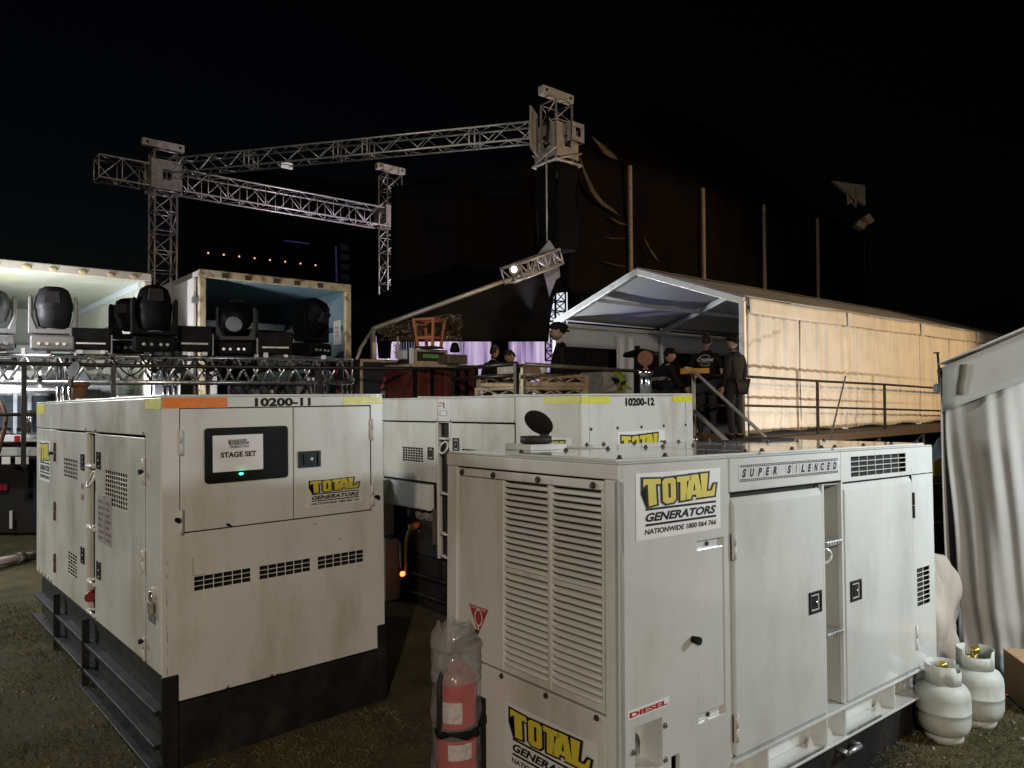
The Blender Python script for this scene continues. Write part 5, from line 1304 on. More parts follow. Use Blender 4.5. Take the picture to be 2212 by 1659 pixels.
# cases crowded behind the truss
def simple_case(name, label, cat, x0, y0, x1, y1, z, d, m, trim=True, group=None, dirv=None):
    a = at(x0, y1, z); X = dirv or tdir; w = (at(x1, y1, z) - a).length; h = at(x0, y0, z).z - a.z; n = Vector((X.y, -X.x, 0))
    zb = min(a.z, ZD); a = Vector((a.x, a.y, a.z))
    root = thing(name, label, cat, a, group=group)
    mb = MB(); mb.frame(a, X * w, -n * d, Vector((0, 0, h))); mb.build('body', m, root, 'world', bevel=.008)
    if trim:
        for zz in (0, h - .03): mb = MB(); mb.frame(a + n * .004 + Vector((0, 0, zz)), X * w, -n * .02, Vector((0, 0, .03))); mb.build('edge_trim', ALU, root, 'world')
        for t in (0, w - .03): mb = MB(); mb.frame(a + n * .0045 + X * t, X * .03, -n * .02, Vector((0, 0, h))); mb.build('corner_trim', ALU, root, 'world')
    return root, a, X, n, w, h
CB = mat('case_black', (.015, .015, .017))
simple_case('equipment_box', 'pinkish grey equipment box showing through the truss lattice', 'box', 783, 1462, 850, 1790, 11.0, .5, mat('box_pinkgrey', (.30, .26, .25), .55, var=.1), False)
simple_case('road_case', 'black road case behind the truss below the tallest head', 'road case', 600, 1470, 700, 1790, 10.4, .5, CB, True, 'road cases')
rc, a, X, n, w, h = simple_case('road_case', 'black rack case with round white knob behind the number 10200-11', 'road case', 905, 1516, 1160, 1830, 10.6, .6, CB, False, 'road cases')
mb = MB()
for q, s in ((.34, .05),): mb.bar(a + X * w * .61 + Vector((0, 0, h - .10)) + n * .005, a + X * w * .61 + Vector((0, 0, h - .10)) + n * .02, .032, 14)
mb.build('knob', WHITEINK, rc, 'world')
mb = MB(); mb.frame(a + X * w * .32 + n * .004 + Vector((0, 0, h - .16)), X * w * .11, -n * .004, Vector((0, 0, .10))); mb.build('label_plate', mat('dull_plate', (.35, .34, .32), .5, var=.2), rc, 'world')
mb = MB(); mb.frame(a + X * w * .70 + n * .004 + Vector((0, 0, h - .13)), X * w * .05, -n * .004, Vector((0, 0, .05))); mb.build('label_plate', mat('dull_plate', (.35, .34, .32), .5, var=.2), rc, 'world')
simple_case('equipment_box', 'grey cabinet behind the truss beside the right truck post', 'box', 1165, 1470, 1240, 1800, 11.0, .4, mat('box_grey', (.22, .23, .24), .5, var=.1), False)
simple_case('equipment_box', 'silver cabinet behind the left half of the truss', 'box', 300, 1470, 420, 1790, 10.2, .4, mat('box_silver', (.5, .53, .55), .4, .2, var=.1), False)
mb = MB(); a = at(1327, 1424, 10.3); b = at(1327, 1570, 10.3); mb.beam(b, a, .03, .03, up=(0, 1, 0)); mb.build('red_upright', mat('dull_red', (.22, .05, .045), .5, var=.2), label='thin dull red upright at the right end of the lighting truss', cat='post')

# distant dark screen wall with a row of small warm lamps
lw = thing('screen_wall', 'dim dark wall far behind the trucks with a row of small warm lamps', 'stage wall', at(1100, 1100, 30))
a, b = at(690, 1180, 28), at(1510, 1180, 33); X = (b - a); 
mb = MB(); mb.frame(a - Vector((0, 0, 6)), X, X.cross(Vector((0, 0, 1))).normalized() * -.3, Vector((0, 0, 11.2))); mb.build('panel', mat('screen_black', (.003, .003, .004), .8, var=.2, spec=.05), lw, 'world')
lampm = mat('warm_bead', (.9, .5, .3), .5, var=0, emit=(1, .42, .22), estr=1.5)
first = None
for k in range(8):
    p = at(820 + k * 61.2 - .4 * k * k * .3, 996 + 6.9 * k, 27.5 + .45 * k)
    if first is None: mb = MB(); mb.ball((0, 0, 0), .034, 0, 8, 6); first = mb.build('lamp_bead', lampm, lw); first.location = wm(lw).inverted() @ p
    else: dup(first, lw, wm(lw).inverted() @ p)
for k, y in enumerate((975, 1013, 1053, 1093)):
    p = at(1355 + k, y, 31); mb = MB(); mb.box(p.x - .18, p.y - .05, p.z - .12, p.x + .18, p.y, p.z + .12); mb.build('vent_square', mat('dim_grey', (.05, .05, .05), .6, var=.1), lw, 'world')
mb = MB(); a, b = at(1322, 970, 30), at(1326, 1110, 30); mb.bar(a, b, .035, 6); mb.build('violet_strip', mat('violet_strip', (.1, .08, .3), .5, var=0, emit=(.25, .2, .8), estr=.05), lw, 'world')
mb = MB(); a, b = at(1120, 947, 30), at(1220, 960, 30); mb.bar(a, b, .025, 6); mb.build('violet_strip', mat('violet_strip', (.1, .08, .3)), lw, 'world')
# ================================================================== STAGE SCREEN AND BLACK AWNING
def screen_mat():
    m = bpy.data.materials.new('stage_screen'); m.use_nodes = True; n = m.node_tree.nodes; l = m.node_tree.links
    p = n['Principled BSDF']; p.inputs['Base Color'].default_value = (.02, .02, .02, 1); p.inputs['Roughness'].default_value = .6
    tc = n.new('ShaderNodeTexCoord'); mp = n.new('ShaderNodeMapping'); mp.inputs['Scale'].default_value = (3.2, .2, .12); l.new(tc.outputs['Object'], mp.inputs[0])
    ns = n.new('ShaderNodeTexNoise'); ns.inputs['Scale'].default_value = 1.0; ns.inputs['Detail'].default_value = 5; ns.inputs['Roughness'].default_value = .7; l.new(mp.outputs[0], ns.inputs['Vector'])
    cr = n.new('ShaderNodeValToRGB'); e = cr.color_ramp.elements
    e[0].position = .36; e[0].color = (.05, .03, .09, 1); e[1].position = .46; e[1].color = (.42, .30, .54, 1)
    x = e.new(.56); x.color = (.66, .50, .72, 1); x = e.new(.66); x.color = (.80, .80, .95, 1)
    l.new(ns.outputs['Fac'], cr.inputs[0]); l.new(cr.outputs[0], p.inputs['Emission Color']); p.inputs['Emission Strength'].default_value = .85
    return m
SCREEN = screen_mat()
sc = thing('stage_screen', 'glowing purple and white stage screen seen below the black awning', 'screen', at(1850, 1480, 23))
a, b = at(1485, 1560, 22), at(2215, 1560, 25); X = b - a; N = X.cross(Vector((0, 0, 1))).normalized()
mb = MB(); mb.frame(a, X, -N * .1, Vector((0, 0, 2.1))); mb.build('panel', SCREEN, sc, 'world')
for (x0, x1, m_) in ((1575, 1640, mat('screen_gap', (.01, .01, .015), .6, var=0)), (1935, 2000, mat('stage_drape', (.03, .025, .05), .7, var=.3))):
    q0, q1 = at(x0, 1560, 21.6), at(x1, 1560, 21.6); dd = q1 - q0
    def fn(u, v, q0=q0, dd=dd): return q0 + dd * u + Vector((0, 0, 3.4 * v)) + N * (.08 * math.sin(40 * u))
    mb = MB(); mb.grid(fn, 40, 4, thick=.01); mb.build('drape', m_, sc, 'world')
q0, q1 = at(2160, 1340, 25), at(2236, 1150, 25)
mb = MB(); mb.frame(at(2160, 1345, 25), at(2236, 1345, 25) - at(2160, 1345, 25), -N * .1, Vector((0, 0, at(2160, 1150, 25).z - at(2160, 1345, 25).z))); mb.build('side_panel', mat('white_screen', (.1, .1, .1), .6, var=0, emit=(.85, .9, 1), estr=.95), sc, 'world')
tt = thing('truss_tower', 'thin stage truss upright silhouetted against the bright white screen strip', 'truss tower', at(2180, 1345, 22), group='ground support towers')
mb = MB(); box_truss(mb, at(2187, 1420, 22), at(2187, 1110, 22), .42, 8, .03, .018, up=(0, 1, 0)); mb.build('mast', BLACKSTEEL, tt, 'world')

AWN = mat('awning_black', (.006, .0055, .005), .7, var=.3, nscale=2, bump=.3, bscale=3, spec=.08)
aw = thing('awning', 'black awning with pale sloping pole and wrinkled brown tarp at its low end', 'awning', at(1465, 1400, 13))
e0, e1 = at(1468, 1296, 13), at(2195, 1030, 15.2); b0, b1 = at(1485, 1345, 13), at(2160, 1345, 15.2)
mb = MB(); mb.bar(e0, e1, .045, 10); mb.build('eave_pole', mat('awning_pole', (.42, .40, .36), .45, .4, var=.15), aw, 'world')
mb = MB(); mb.beam(at(1472, 1420, 13), e0, .07, .07, up=(0, 1, 0)); mb.build('post', mat('awning_pole', (.42, .40, .36)), aw, 'world')
mb = MB(); mb.tube([e0, at(1420, 1370, 12.8), at(1400, 1430, 12.6)], .03, 6); mb.build('stay_rod', mat('awning_pole', (.42, .40, .36)), aw, 'world')
wn = (e1 - e0).cross(Vector((0, 0, 1))).normalized()
def fw(u, v): return b0.lerp(b1, u).lerp(e0.lerp(e1, u), v) + wn * (.05 * math.sin(17 * u + 4 * v) * math.sin(math.pi * v))
mb = MB(); mb.grid(fw, 40, 14, thick=.008); mb.build('front_cloth', AWN, aw, 'world')
r2 = random.Random(21)
def ft(u, v):
    p = b0.lerp(b1, .42 * u).lerp(e0.lerp(e1, .42 * u), v * (.96 - .35 * u))
    q = Vector((7 * u, 2.2 * v, 1.5)); return p + wn * (.08 + .34 * abs(noise.noise(q)) + .14 * abs(noise.noise(q * 2.3 + Vector((3, 1, 0)))))
mb = MB(); mb.grid(ft, 60, 26, thick=.006); mb.build('tarp', mat('brown_tarp', (.050, .036, .020), .28, var=.3, nscale=6, bump=.15, bscale=6), aw, 'world')
def fr_(u, v):
    p = e0.lerp(e1, u); q = p + Vector((-1.2 + 1.0 * u, 3.2, -.1 + .5 * u)); return p.lerp(q, v) + Vector((0, 0, -.12 * math.sin(math.pi * v) + .05 * math.sin(19 * u + 6 * v)))
mb = MB(); mb.grid(fr_, 40, 10, thick=.008); mb.build('roof_cloth', AWN, aw, 'world')
# sloping lit truss with a lamp at the top of the awning
lt = thing('truss_beam', 'short slanting truss with a bright lamp at the awning peak', 'truss beam', at(2100, 1040, 16), group='roof truss beams')
mb = MB(); box_truss(mb, at(2000, 1085, 13.9), at(2190, 1012, 14.8), .29, 6, .028, .016, verts=True); mb.build('lattice', TRUSSALU, lt, 'world')
LP = at(2024, 1060, 13.5); mb = MB(); mb.ball(LP, .05, 0, 12, 8); mb.build('lamp_bulb', mat('bulb_white', (1, 1, .9), .5, var=0, emit=(1, .97, .82), estr=30), lt, 'world')
mb = MB(); d = (LP - EYE).normalized(); mb.bar(LP + d * .03, LP + d * .16, .10, 12); mb.build('lamp_housing', BLK, lt, 'world')
lamp('peak_lamp', 'POINT', LP - d * .16, None, 14, (1, .97, .85), .06)
pk = MB()
tri = [at(2163, 945, 14.9), at(2118, 1000, 14.9), at(2150, 1110, 14.9), at(2163, 1170, 14.9), at(2190, 1100, 14.9), at(2205, 1090, 14.9), at(2200, 1000, 14.9)]
c0 = tri[0]; n_ = (tri[2] - tri[0]).cross(tri[5] - tri[0]).normalized()
k = len(tri); pk.add(tri + [p + n_ * .01 for p in tri], [tuple(range(k)), tuple(range(2 * k - 1, k - 1, -1))] + [(i, k + i, k + (i + 1) % k, (i + 1) % k) for i in range(k)])
pk.build('corner_sheet', mat('lilac_sheet', (.30, .29, .36), .6, var=.15), lt, 'world')
mb = MB(); mb.tube([at(2156, 940, 16.0), at(2158, 1080, 16.0), at(2163, 1345, 16.0)], .02, 6); mb.build('edge_cord', mat('pale_pole', (.5, .48, .46)), aw, 'world')
lamp('stage_key', 'SPOT', (11.9, 16.4, 2.6), (11.4, 19.1, 5.6), 1500, (.86, .78, 1.0), .1, spot=110)
lamp('stage_key', 'SPOT', (10.9, 14.2, 2.6), (10.4, 11.8, 6.7), 500, (1.0, .78, .85), .1, spot=70)
lamp('stage_key', 'SPOT', at(2110, 1235, 14.9), at(2110, 1040, 14.4), 90, (.90, .86, 1.0), .08, spot=80)
lamp('stage_key', 'SPOT', (13.6, 20.0, 3.0), (13.2, 16.3, 5.2), 500, (.80, .82, 1.0), .1, spot=70)

# ================================================================== CASES AND BITS ON THE PLATFORM
P5 = zoomer(1350, 1150, 2.212)
PLY = mat('ply_edge', (.42, .33, .20), .6, var=.25, nscale=14)
U = Vector((1, 0, 0))
def case(label, tl, br, z, d, m, ztop_trim=True, name='road_case', cat='road case', trim=None, zbase=None, group='road cases', bev=.008, X=U):
    (x0, y0), (x1, y1) = P5(*tl), P5(*br)
    a0, a1, c = at(x0, y1, z), at(x1, y1, z), at(x0, y0, z)
    # run along the platform edge: intersect the two side rays with that line
    n = Vector((X.y, -X.x, 0)); pl = lambda sx: None
    def along(sx):
        dd = at(sx, y1, 1) - EYE; o = a0 - EYE
        # solve EYE + t*dd on the vertical plane through a0 with direction X
        t = o.dot(n) / dd.dot(n); return EYE + dd * t
    b = along(x1); w = (b - a0).dot(X); zb = a0.z if zbase is None else zbase; h = c.z - zb
    a = Vector((a0.x, a0.y, zb)); root = thing(name, label, cat, a, group=group)
    mb = MB(); mb.frame(a, X * w, -n * d, Vector((0, 0, h))); body = mb.build('body', m, root, 'world', bevel=bev)
    if trim:
        for zz in (0, h - .035): mb = MB(); mb.frame(a + n * .006 + Vector((0, 0, zz)), X * w, -n * .03, Vector((0, 0, .035))); mb.build('edge_trim', trim, root, 'world')
        for t in (0, w - .04): mb = MB(); mb.frame(a + n * .0065 + X * t, X * .04, -n * .03, Vector((0, 0, h))); mb.build('corner_trim', trim, root, 'world')
    return root, a, X, n, w, h
rc, a, X, n, w, h = case('tall black road case with a red arrow painted pointing up', (150, 582), (592, 940), 10.0, .7, CB, trim=PLY, zbase=ZD)
ar = MB(); Zv = Vector((0, 0, 1)); am = mat('arrow_red', (.50, .05, .08), .5, var=.1)
f = lambda tx, tz: a + X * w * tx + Zv * tz + n * .003
zt = h
ar.frame(f(.545, zt - .78), X * .035, n * .002, Zv * .70)
ar.prism([(0, 0), (.03, -.02), (.145, -.23), (.11, -.24)], f(.57, zt - .12), X, Zv, .002); ar.prism([(0, 0), (-.03, -.02), (-.145, -.27), (-.11, -.28)], f(.57, zt - .12), X, Zv, -.002)
ar.build('painted_arrow', am, rc, 'world')
sn = MB(); lay(sn, glyphs('pod', .01), f(.50, zt - .82), Zv * .36, X * -.10, 0, .004, n); sn.frame(f(.66, zt - .70), X * .012, n * .002, Zv * .25)
lay(sn, glyphs('HANDLE WITH CARE', 0), f(.40, zt - .46), X * w * .40, Zv * .03, 0, .003, n)
sn.prism([(0, 0), (.012, 0), (.012, .25), (.22, .25), (.22, 0), (.232, 0), (.232, .262), (0, .262)], f(.56, zt - .78), X, Zv, .002); sn.build('stencil', mat('stencil_grey', (.35, .34, .32), .6, var=.1), rc, 'world')
rc, a, X, n, w, h = case('long dark red road case with cream lid and black uprights', (612, 640), (1182, 940), 9.7, .7, mat('case_red', (.10, .015, .010), .55, var=.25, nscale=5), trim=None, zbase=ZD)
mb = MB(); mb.frame(a + n * .02 + Zv * (h - .02), X * w, -n * .74, Zv * .05); mb.build('lid', PLY, rc, 'world', bevel=.01)
for t in (.0, .25, .64, .78, .94): mb = MB(); mb.frame(a + n * .008 + X * w * t, X * .06, -n * .02, Zv * (h - .03)); mb.build('upright', BLK, rc, 'world')
rc, a, X, n, w, h = case('small dark case with a green tape label on top of the red case', (622, 492), (910, 622), 9.85, .4, mat('case_brownblack', (.03, .022, .016), .5, var=.3), trim=PLY)
mb = MB(); mb.frame(a + X * w * .25 + Zv * h * .42 + n * .006, X * w * .46, n * .002, Zv * h * .22); mb.build('tape_label', mat('green_tape', (.14, .46, .10), .5, var=.05), rc, 'world')
mb = MB(); lay(mb, glyphs('GUITAR WORLD #1', .0, .2), a + X * w * .28 + Zv * h * .46 + n * .0085, X * w * .40, Zv * h * .13, 0, .001, n); mb.build('handwriting', INK, rc, 'world')
case('plain brown box beside the case with green label', (925, 540), (1085, 622), 9.9, .35, mat('box_brown', (.12, .08, .045), .6, var=.2), name='box', cat='box', group=None)
case('white plastic box standing at the left end of the green labelled case', (535, 500), (605, 585), 9.95, .2, mat('white_plastic', (.62, .68, .70), .4, var=.05), name='box', cat='box', group=None, bev=.02)
case('upright white panel at the end of the green labelled case', (590, 485), (622, 622), 9.75, .04, mat('white_board', (.70, .69, .66), .5, var=.05), name='board', cat='board', group=None)
def lathe_at(name, label, cat, px, py, z, prof, m, group=None):
    p = at(*P5(px, py), z); mb = MB(); mb.lathe(prof, 18, 0, Matrix.Translation(p)); return mb.build(name, m, label=label, cat=cat, group=group)
lathe_at('bucket', 'black bucket on the tall black road case', 'bucket', 362, 577, 10.2, [(.085, 0), (.10, .22), (.112, .225), (.112, .24), (.10, .235)], BLK)
lathe_at('bottle', 'slim pale bottle between the bucket and the white box', 'bottle', 478, 577, 10.15, [(.03, 0), (.032, .01), (.032, .16), (.012, .22), (.012, .30), (.0, .30)], mat('bottle_pale', (.5, .45, .42), .3, var=.1))
lathe_at('jug', 'small dark jug on the brown box', 'jug', 975, 525, 10.0, [(.06, 0), (.07, .03), (.05, .10), (.035, .13), (.0, .13)], BLK)
# upturned stool
p = at(*P5(755, 492), 10.0); stl = thing('stool', 'orange wooden stool turned upside down on the green labelled case', 'stool', p, (0, 0, .5))
WOOD = mat('orange_wood', (.46, .15, .06), .45, var=.25, nscale=10)
L4 = [(-.17, -.15), (.17, -.15), (.17, .15), (-.17, .15)]
for i, (x, y) in enumerate(L4):
    mb = MB(); mb.beam((x * .72, y * .72, .02), (x, y, .40), .035, .035, up=(0, 1, 0)); mb.build('leg', WOOD, stl, bevel=.004)
    x2, y2 = L4[(i + 1) % 4]
    mb = MB(); mb.beam((x * .97, y * .97, .385), (x2 * .97, y2 * .97, .385), .025, .03); mb.build('rung', WOOD, stl)
    mb = MB(); mb.beam((x * .8, y * .8, .14), (x2 * .8, y2 * .8, .14), .02, .035); mb.build('rung', WOOD, stl)
mb = MB(); mb.box(-.16, -.14, 0, .16, .14, .025); mb.build('seat', mat('seat_dark', (.03, .015, .01), .5, var=.2), stl, bevel=.01)
# cream lattice dollies stacked beside the rail corner
E5 = zoomer(1880, 1280, 4.096)
CREAMD = mat('cream_dolly_paint', (.58, .45, .28), .55, var=.15, nscale=9, dirt=((.22, .13, .06), .6, 12, 1))
def dolly(label, z0, h, org, lu, lv):
    o = Vector((org.x, org.y, z0)); root = thing('dolly_frame', label, 'dolly', o, group='cream lattice dolly frames')
    for (p, d, ln) in ((o, Vector((1, 0, 0)), lu), (o + Vector((0, lv, 0)), Vector((1, 0, 0)), lu), (o, Vector((0, 1, 0)), lv), (o + Vector((lu, 0, 0)), Vector((0, 1, 0)), lv)):
        for zz, hh in ((0.0, .055), (h - .04, .038)):
            mb = MB(); mb.beam(p + Vector((0, 0, zz + hh / 2)), p + d * ln + Vector((0, 0, zz + hh / 2)), .045, hh); mb.build('frame_bar', CREAMD, root, 'world', bevel=.005)
        nz = int(ln / .34); mb = MB()
        for i in range(nz):
            x0 = ln * i / nz; x1 = ln * (i + .5) / nz; x2 = ln * (i + 1) / nz
            mb.bar(p + d * x0 + Vector((0, 0, .055)), p + d * x1 + Vector((0, 0, h - .04)), .010, 5); mb.bar(p + d * x1 + Vector((0, 0, h - .04)), p + d * x2 + Vector((0, 0, .055)), .010, 5)
        mb.build('lattice_wire', CREAMD, root, 'world', kind='stuff')
    for x, y in ((0, 0), (lu, 0), (0, lv), (lu, lv)):
        mb = MB(); q = o + Vector((x, y, 0)); mb.beam(q, q + Vector((0, 0, h)), .06, .06, up=(0, 1, 0)); mb.build('corner_post', CREAMD, root, 'world', bevel=.006)
co = at(*E5(725, 1000), 8.9)
re = hit(I4, 1, co.y, *E5(1755, 1040)); le = hit(I4, 0, co.x, *E5(30, 1000))
zt = at(*E5(730, 775), 8.9).z; z1 = at(*E5(725, 985), 8.9).z
lu, lv = re.x - co.x, le.y - co.y
dolly('upper cream lattice dolly frame of the stack behind the rail corner', z1, zt - z1, co, lu, lv)
dolly('lower cream lattice dolly frame resting under the upper one', z1 - (zt - z1) - .004, zt - z1, co - Vector((.05, .03, 0)), lu, lv)
dolly('bottom cream lattice dolly frame, mostly hidden by generator 10200-12', ZD, z1 - (zt - z1) - .008 - ZD, co - Vector((.02, .0, 0)), lu, lv)
def dbox(name, label, cat, tl, br, z, d, m):
    (x0, y0), (x1, y1) = E5(*tl), E5(*br); a = at(x0, y1, z); b = at(x1, y1, z); c = at(x0, y0, z); h = c.z - zt - .002
    mb = MB(); w = (b - a).length; mb.frame((a.x, a.y, zt + .002), Vector((.78, -.63, 0)) * w, Vector((.63, .78, 0)) * d, Vector((0, 0, h))); return mb.build(name, m, bevel=.006, label=label, cat=cat)
dbox('paper_bundle', 'white printed carton standing on the dollies behind the rail corner', 'carton', (320, 655), (585, 800), 9.3, .3, mat('print_white', (.55, .54, .50), .6, var=.35, nscale=16))
dbox('cardboard_box', 'brown cardboard box with open flaps on the dollies', 'cardboard box', (715, 610), (1040, 770), 9.3, .4, mat('cardboard', (.20, .125, .07), .7, var=.1))
p = at(*E5(1065, 785), 9.1); mb = MB(); mb.lathe([(.034, 0), (.045, .11), (.048, .115), (.044, .115)], 16, 0, Matrix.Translation((p.x, p.y, zt + .002))); mb.build('paper_cup', WHITEINK, label='white paper cup on the corner of the cream dollies', cat='cup')
# grey case with hi-vis vest
P6 = zoomer(2100, 1050, 2.212)
a = at(*P6(612, 1100), 11.2); mb = MB(); mb.box(a.x, a.y, ZD, a.x + .5, a.y + .5, at(*P6(612, 915), 11.2).z)
gc = thing('road_case', 'light grey case inside the marquee beside the cream dollies', 'road case', (a.x, a.y, ZD), group='road cases'); mb.build('body', mat('case_grey', (.30, .31, .32), .5, var=.3, nscale=8), gc, 'world', bevel=.01)
def vest(u, v):
    p = at(*P6(700 + 40 * u + 60 * v * (1 - u), 915), 11.0).lerp(at(*P6(740 + 90 * u, 1070), 11.0), v); return p + Vector((.04 * math.sin(9 * u + 5 * v), -.03 + .05 * math.sin(7 * v + 3 * u), 0))
mb = MB(); mb.grid(vest, 12, 14, thick=.008); mb.build('safety_vest', mat('hi_vis', (.26, .36, .03), .6, var=.2, nscale=9), label='crumpled yellow green safety vest hanging on the light grey case', cat='vest')
# black heater hood hanging from the eave
p = at(*P6(905, 690), 13.4); q = at(*P6(930, 760), 13.4); mb = MB(); mb.bar(p, Vector((p.x, p.y, q.z)), .05, 10); ht = thing('hanging_heater', 'black flat hooded heater hanging under the marquee ridge', 'heater', q); mb.build('stem', BLK, ht, 'world')
mb = MB(); mb.lathe([(.05, .10), (.30, .03), (.34, -.03), (.30, -.05), (.05, -.05)], 20, 0, Matrix.Translation(Vector((p.x + .1, p.y, q.z)))); mb.build('hood', BLK, ht, 'world')
a, b = at(*P6(1290, 912), 11.3), at(*P6(1522, 905), 11.9); mb = MB(); mb.beam(a, b, .05, .085); mb.build('yellow_plank', mat('yellow_plank', (.62, .36, .06), .5, var=.12), label='short yellow plank lying across the stair rail post', cat='plank', bevel=.006)
p = V7(2762, 1706); mb = MB(); mb.lathe([(.03, 0), (.034, .01), (.034, .14), (.03, .15), (.03, .16), (.014, .21), (.014, .235), (.0, .235)], 16, 0, Matrix.Translation((p.x, p.y + .1, ZD))); mb.build('water_bottle', mat('bottle_clear', (.5, .58, .62), .1, var=.1, alpha=.6), label='clear plastic water bottle on the platform edge by the stairs', cat='bottle')
# ================================================================== PEOPLE
SKIN = mat('skin', (.50, .30, .22), .5, var=.06, nscale=20)
SKINP = mat('skin_pale', (.58, .38, .31), .5, var=.06, nscale=20)
HAIR = mat('hair_dark', (.02, .014, .010), .6, var=.3, nscale=60, bump=.4, bscale=140)
BEARD = mat('beard_grey', (.22, .16, .13), .7, var=.3, nscale=60, bump=.3, bscale=140)
JACKB = mat('jacket_black', (.011, .011, .012), .75, var=.25, nscale=5, bump=.3, bscale=14, spec=.25)
JACKG = mat('jacket_charcoal', (.030, .031, .034), .7, var=.2, nscale=5, bump=.3, bscale=14, spec=.25)
JEANS = mat('jeans_dark', (.035, .042, .055), .75, var=.2, nscale=8, bump=.2, bscale=60, spec=.2)
TROUS = mat('trousers_grey', (.045, .047, .05), .75, var=.2, nscale=8, bump=.2, bscale=40, spec=.2)
SHOE = mat('shoes', (.02, .02, .02), .5, var=.1)
EYEM = mat('eye_dark', (.02, .015, .012), .2, var=0); LIPM = mat('lips', (.34, .13, .11), .5, var=0)
def skin_mesh(nodes, edges, sub=2):
    """joints with radii grown into one smooth skin"""
    names = list(nodes); me = bpy.data.meshes.new('figure')
    me.from_pydata([nodes[k][0] for k in names], [(names.index(a), names.index(b)) for a, b in edges], [])
    ob = bpy.data.objects.new('figure', me); COL.objects.link(ob)
    md = ob.modifiers.new('skin', 'SKIN'); md.use_smooth_shade = True; md.branch_smoothing = .6
    for i, k in enumerate(names):
        r = nodes[k][1]; me.skin_vertices[0].data[i].radius = r if isinstance(r, tuple) else (r, r)
    me.skin_vertices[0].data[0].use_root = True
    s = ob.modifiers.new('sub', 'SUBSURF'); s.levels = sub; s.render_levels = sub
    bpy.context.view_layer.update()
    ev = bpy.data.meshes.new_from_object(ob.evaluated_get(bpy.context.evaluated_depsgraph_get()))
    vs = [v.co.copy() for v in ev.vertices]; fs = [list(p.vertices) for p in ev.polygons]
    bpy.data.objects.remove(ob); bpy.data.meshes.remove(me); bpy.data.meshes.remove(ev)
    return vs, fs
def head_mesh(mb, M, mskin=0, meye=1, mlip=2):
    """head facing -y: brow, eye sockets, nose, jaw, ears"""
    nu, nv = 28, 20; vs = []; base = len(mb.v)
    for j in range(nv + 1):
        th = math.pi * j / nv; z = math.cos(th); rr = math.sin(th)
        for i in range(nu):
            a = 2 * math.pi * i / nu; x = rr * math.cos(a); y = rr * math.sin(a)
            X, Y, Z = x * .076, y * .096, z * .118
            if Z < 0:
                t = -Z / .118; X *= 1 - .34 * t * t; Y = Y * (1 - .12 * t) - (.012 * t if y < 0 else -.02 * t)
                if y > 0: Y -= .03 * t
            if y < -.2:
                fx = X / .076
                Y -= .020 * math.exp(-(fx / .16) ** 2) * math.exp(-((Z + .018) / .022) ** 2)          # nose
                Y -= .008 * math.exp(-(fx / .12) ** 2) * math.exp(-((Z - .012) / .022) ** 2)
                Y += .009 * math.exp(-((abs(fx) - .42) / .20) ** 2) * math.exp(-((Z - .010) / .014) ** 2)  # eyes
                Y -= .006 * math.exp(-(fx / .6) ** 2) * math.exp(-((Z - .034) / .012) ** 2)           # brow
                Y -= .006 * math.exp(-(fx / .28) ** 2) * math.exp(-((Z + .058) / .010) ** 2)          # lips
                Y -= .008 * math.exp(-(fx / .3) ** 2) * math.exp(-((Z + .098) / .016) ** 2)           # chin
            vs.append(M @ Vector((X, Y, Z)))
    fs = []
    for j in range(nv):
        for i in range(nu):
            k = (i + 1) % nu; fs.append((j * nu + i, (j + 1) * nu + i, (j + 1) * nu + k, j * nu + k))
    mb.add(vs, fs, mskin, True)
    for s in (-1, 1):
        mb.ball((0, 0, 0), (.012, .022, .032), mskin, 10, 8, M @ Matrix.Translation((s * .077, .012, -.004)) @ Matrix.Rotation(s * .25, 4, 'Z'))
        mb.ball((0, 0, 0), (.011, .007, .006), meye, 8, 6, M @ Matrix.Translation((s * .031, -.083, .010)))
    mb.ball((0, 0, 0), (.020, .006, .005), mlip, 8, 6, M @ Matrix.Translation((0, -.093, -.058)))
def hand_mesh(mb, W, D, side, m=0):
    """palm and five curled fingers, D the direction the forearm points"""
    D = D.normalized(); s = D.orthogonal(); s = Vector((0, -1, 0)) - D * Vector((0, -1, 0)).dot(D)
    if s.length < .1: s = D.orthogonal()
    s.normalize(); n = D.cross(s).normalized() * side
    Mx = Matrix((( s.x, n.x, D.x, 0), (s.y, n.y, D.y, 0), (s.z, n.z, D.z, 0), (0, 0, 0, 1)))
    mb.ball((0, 0, 0), (.042, .016, .052), m, 12, 8, Matrix.Translation(W + D * .045) @ Mx)
    for k, ln in enumerate((.070, .080, .074, .058)):
        o = W + D * .085 + s * (.030 - .020 * k); mb.tube([o, o + D * ln * .45 - n * .006, o + D * ln * .75 - n * .022, o + D * ln * .9 - n * .040], [.0095, .009, .008, .006], 8, m)
    o = W + D * .03 + s * .036; mb.tube([o, o + D * .03 + s * .022, o + D * .058 + s * .026 - n * .012], [.011, .010, .007], 8, m)
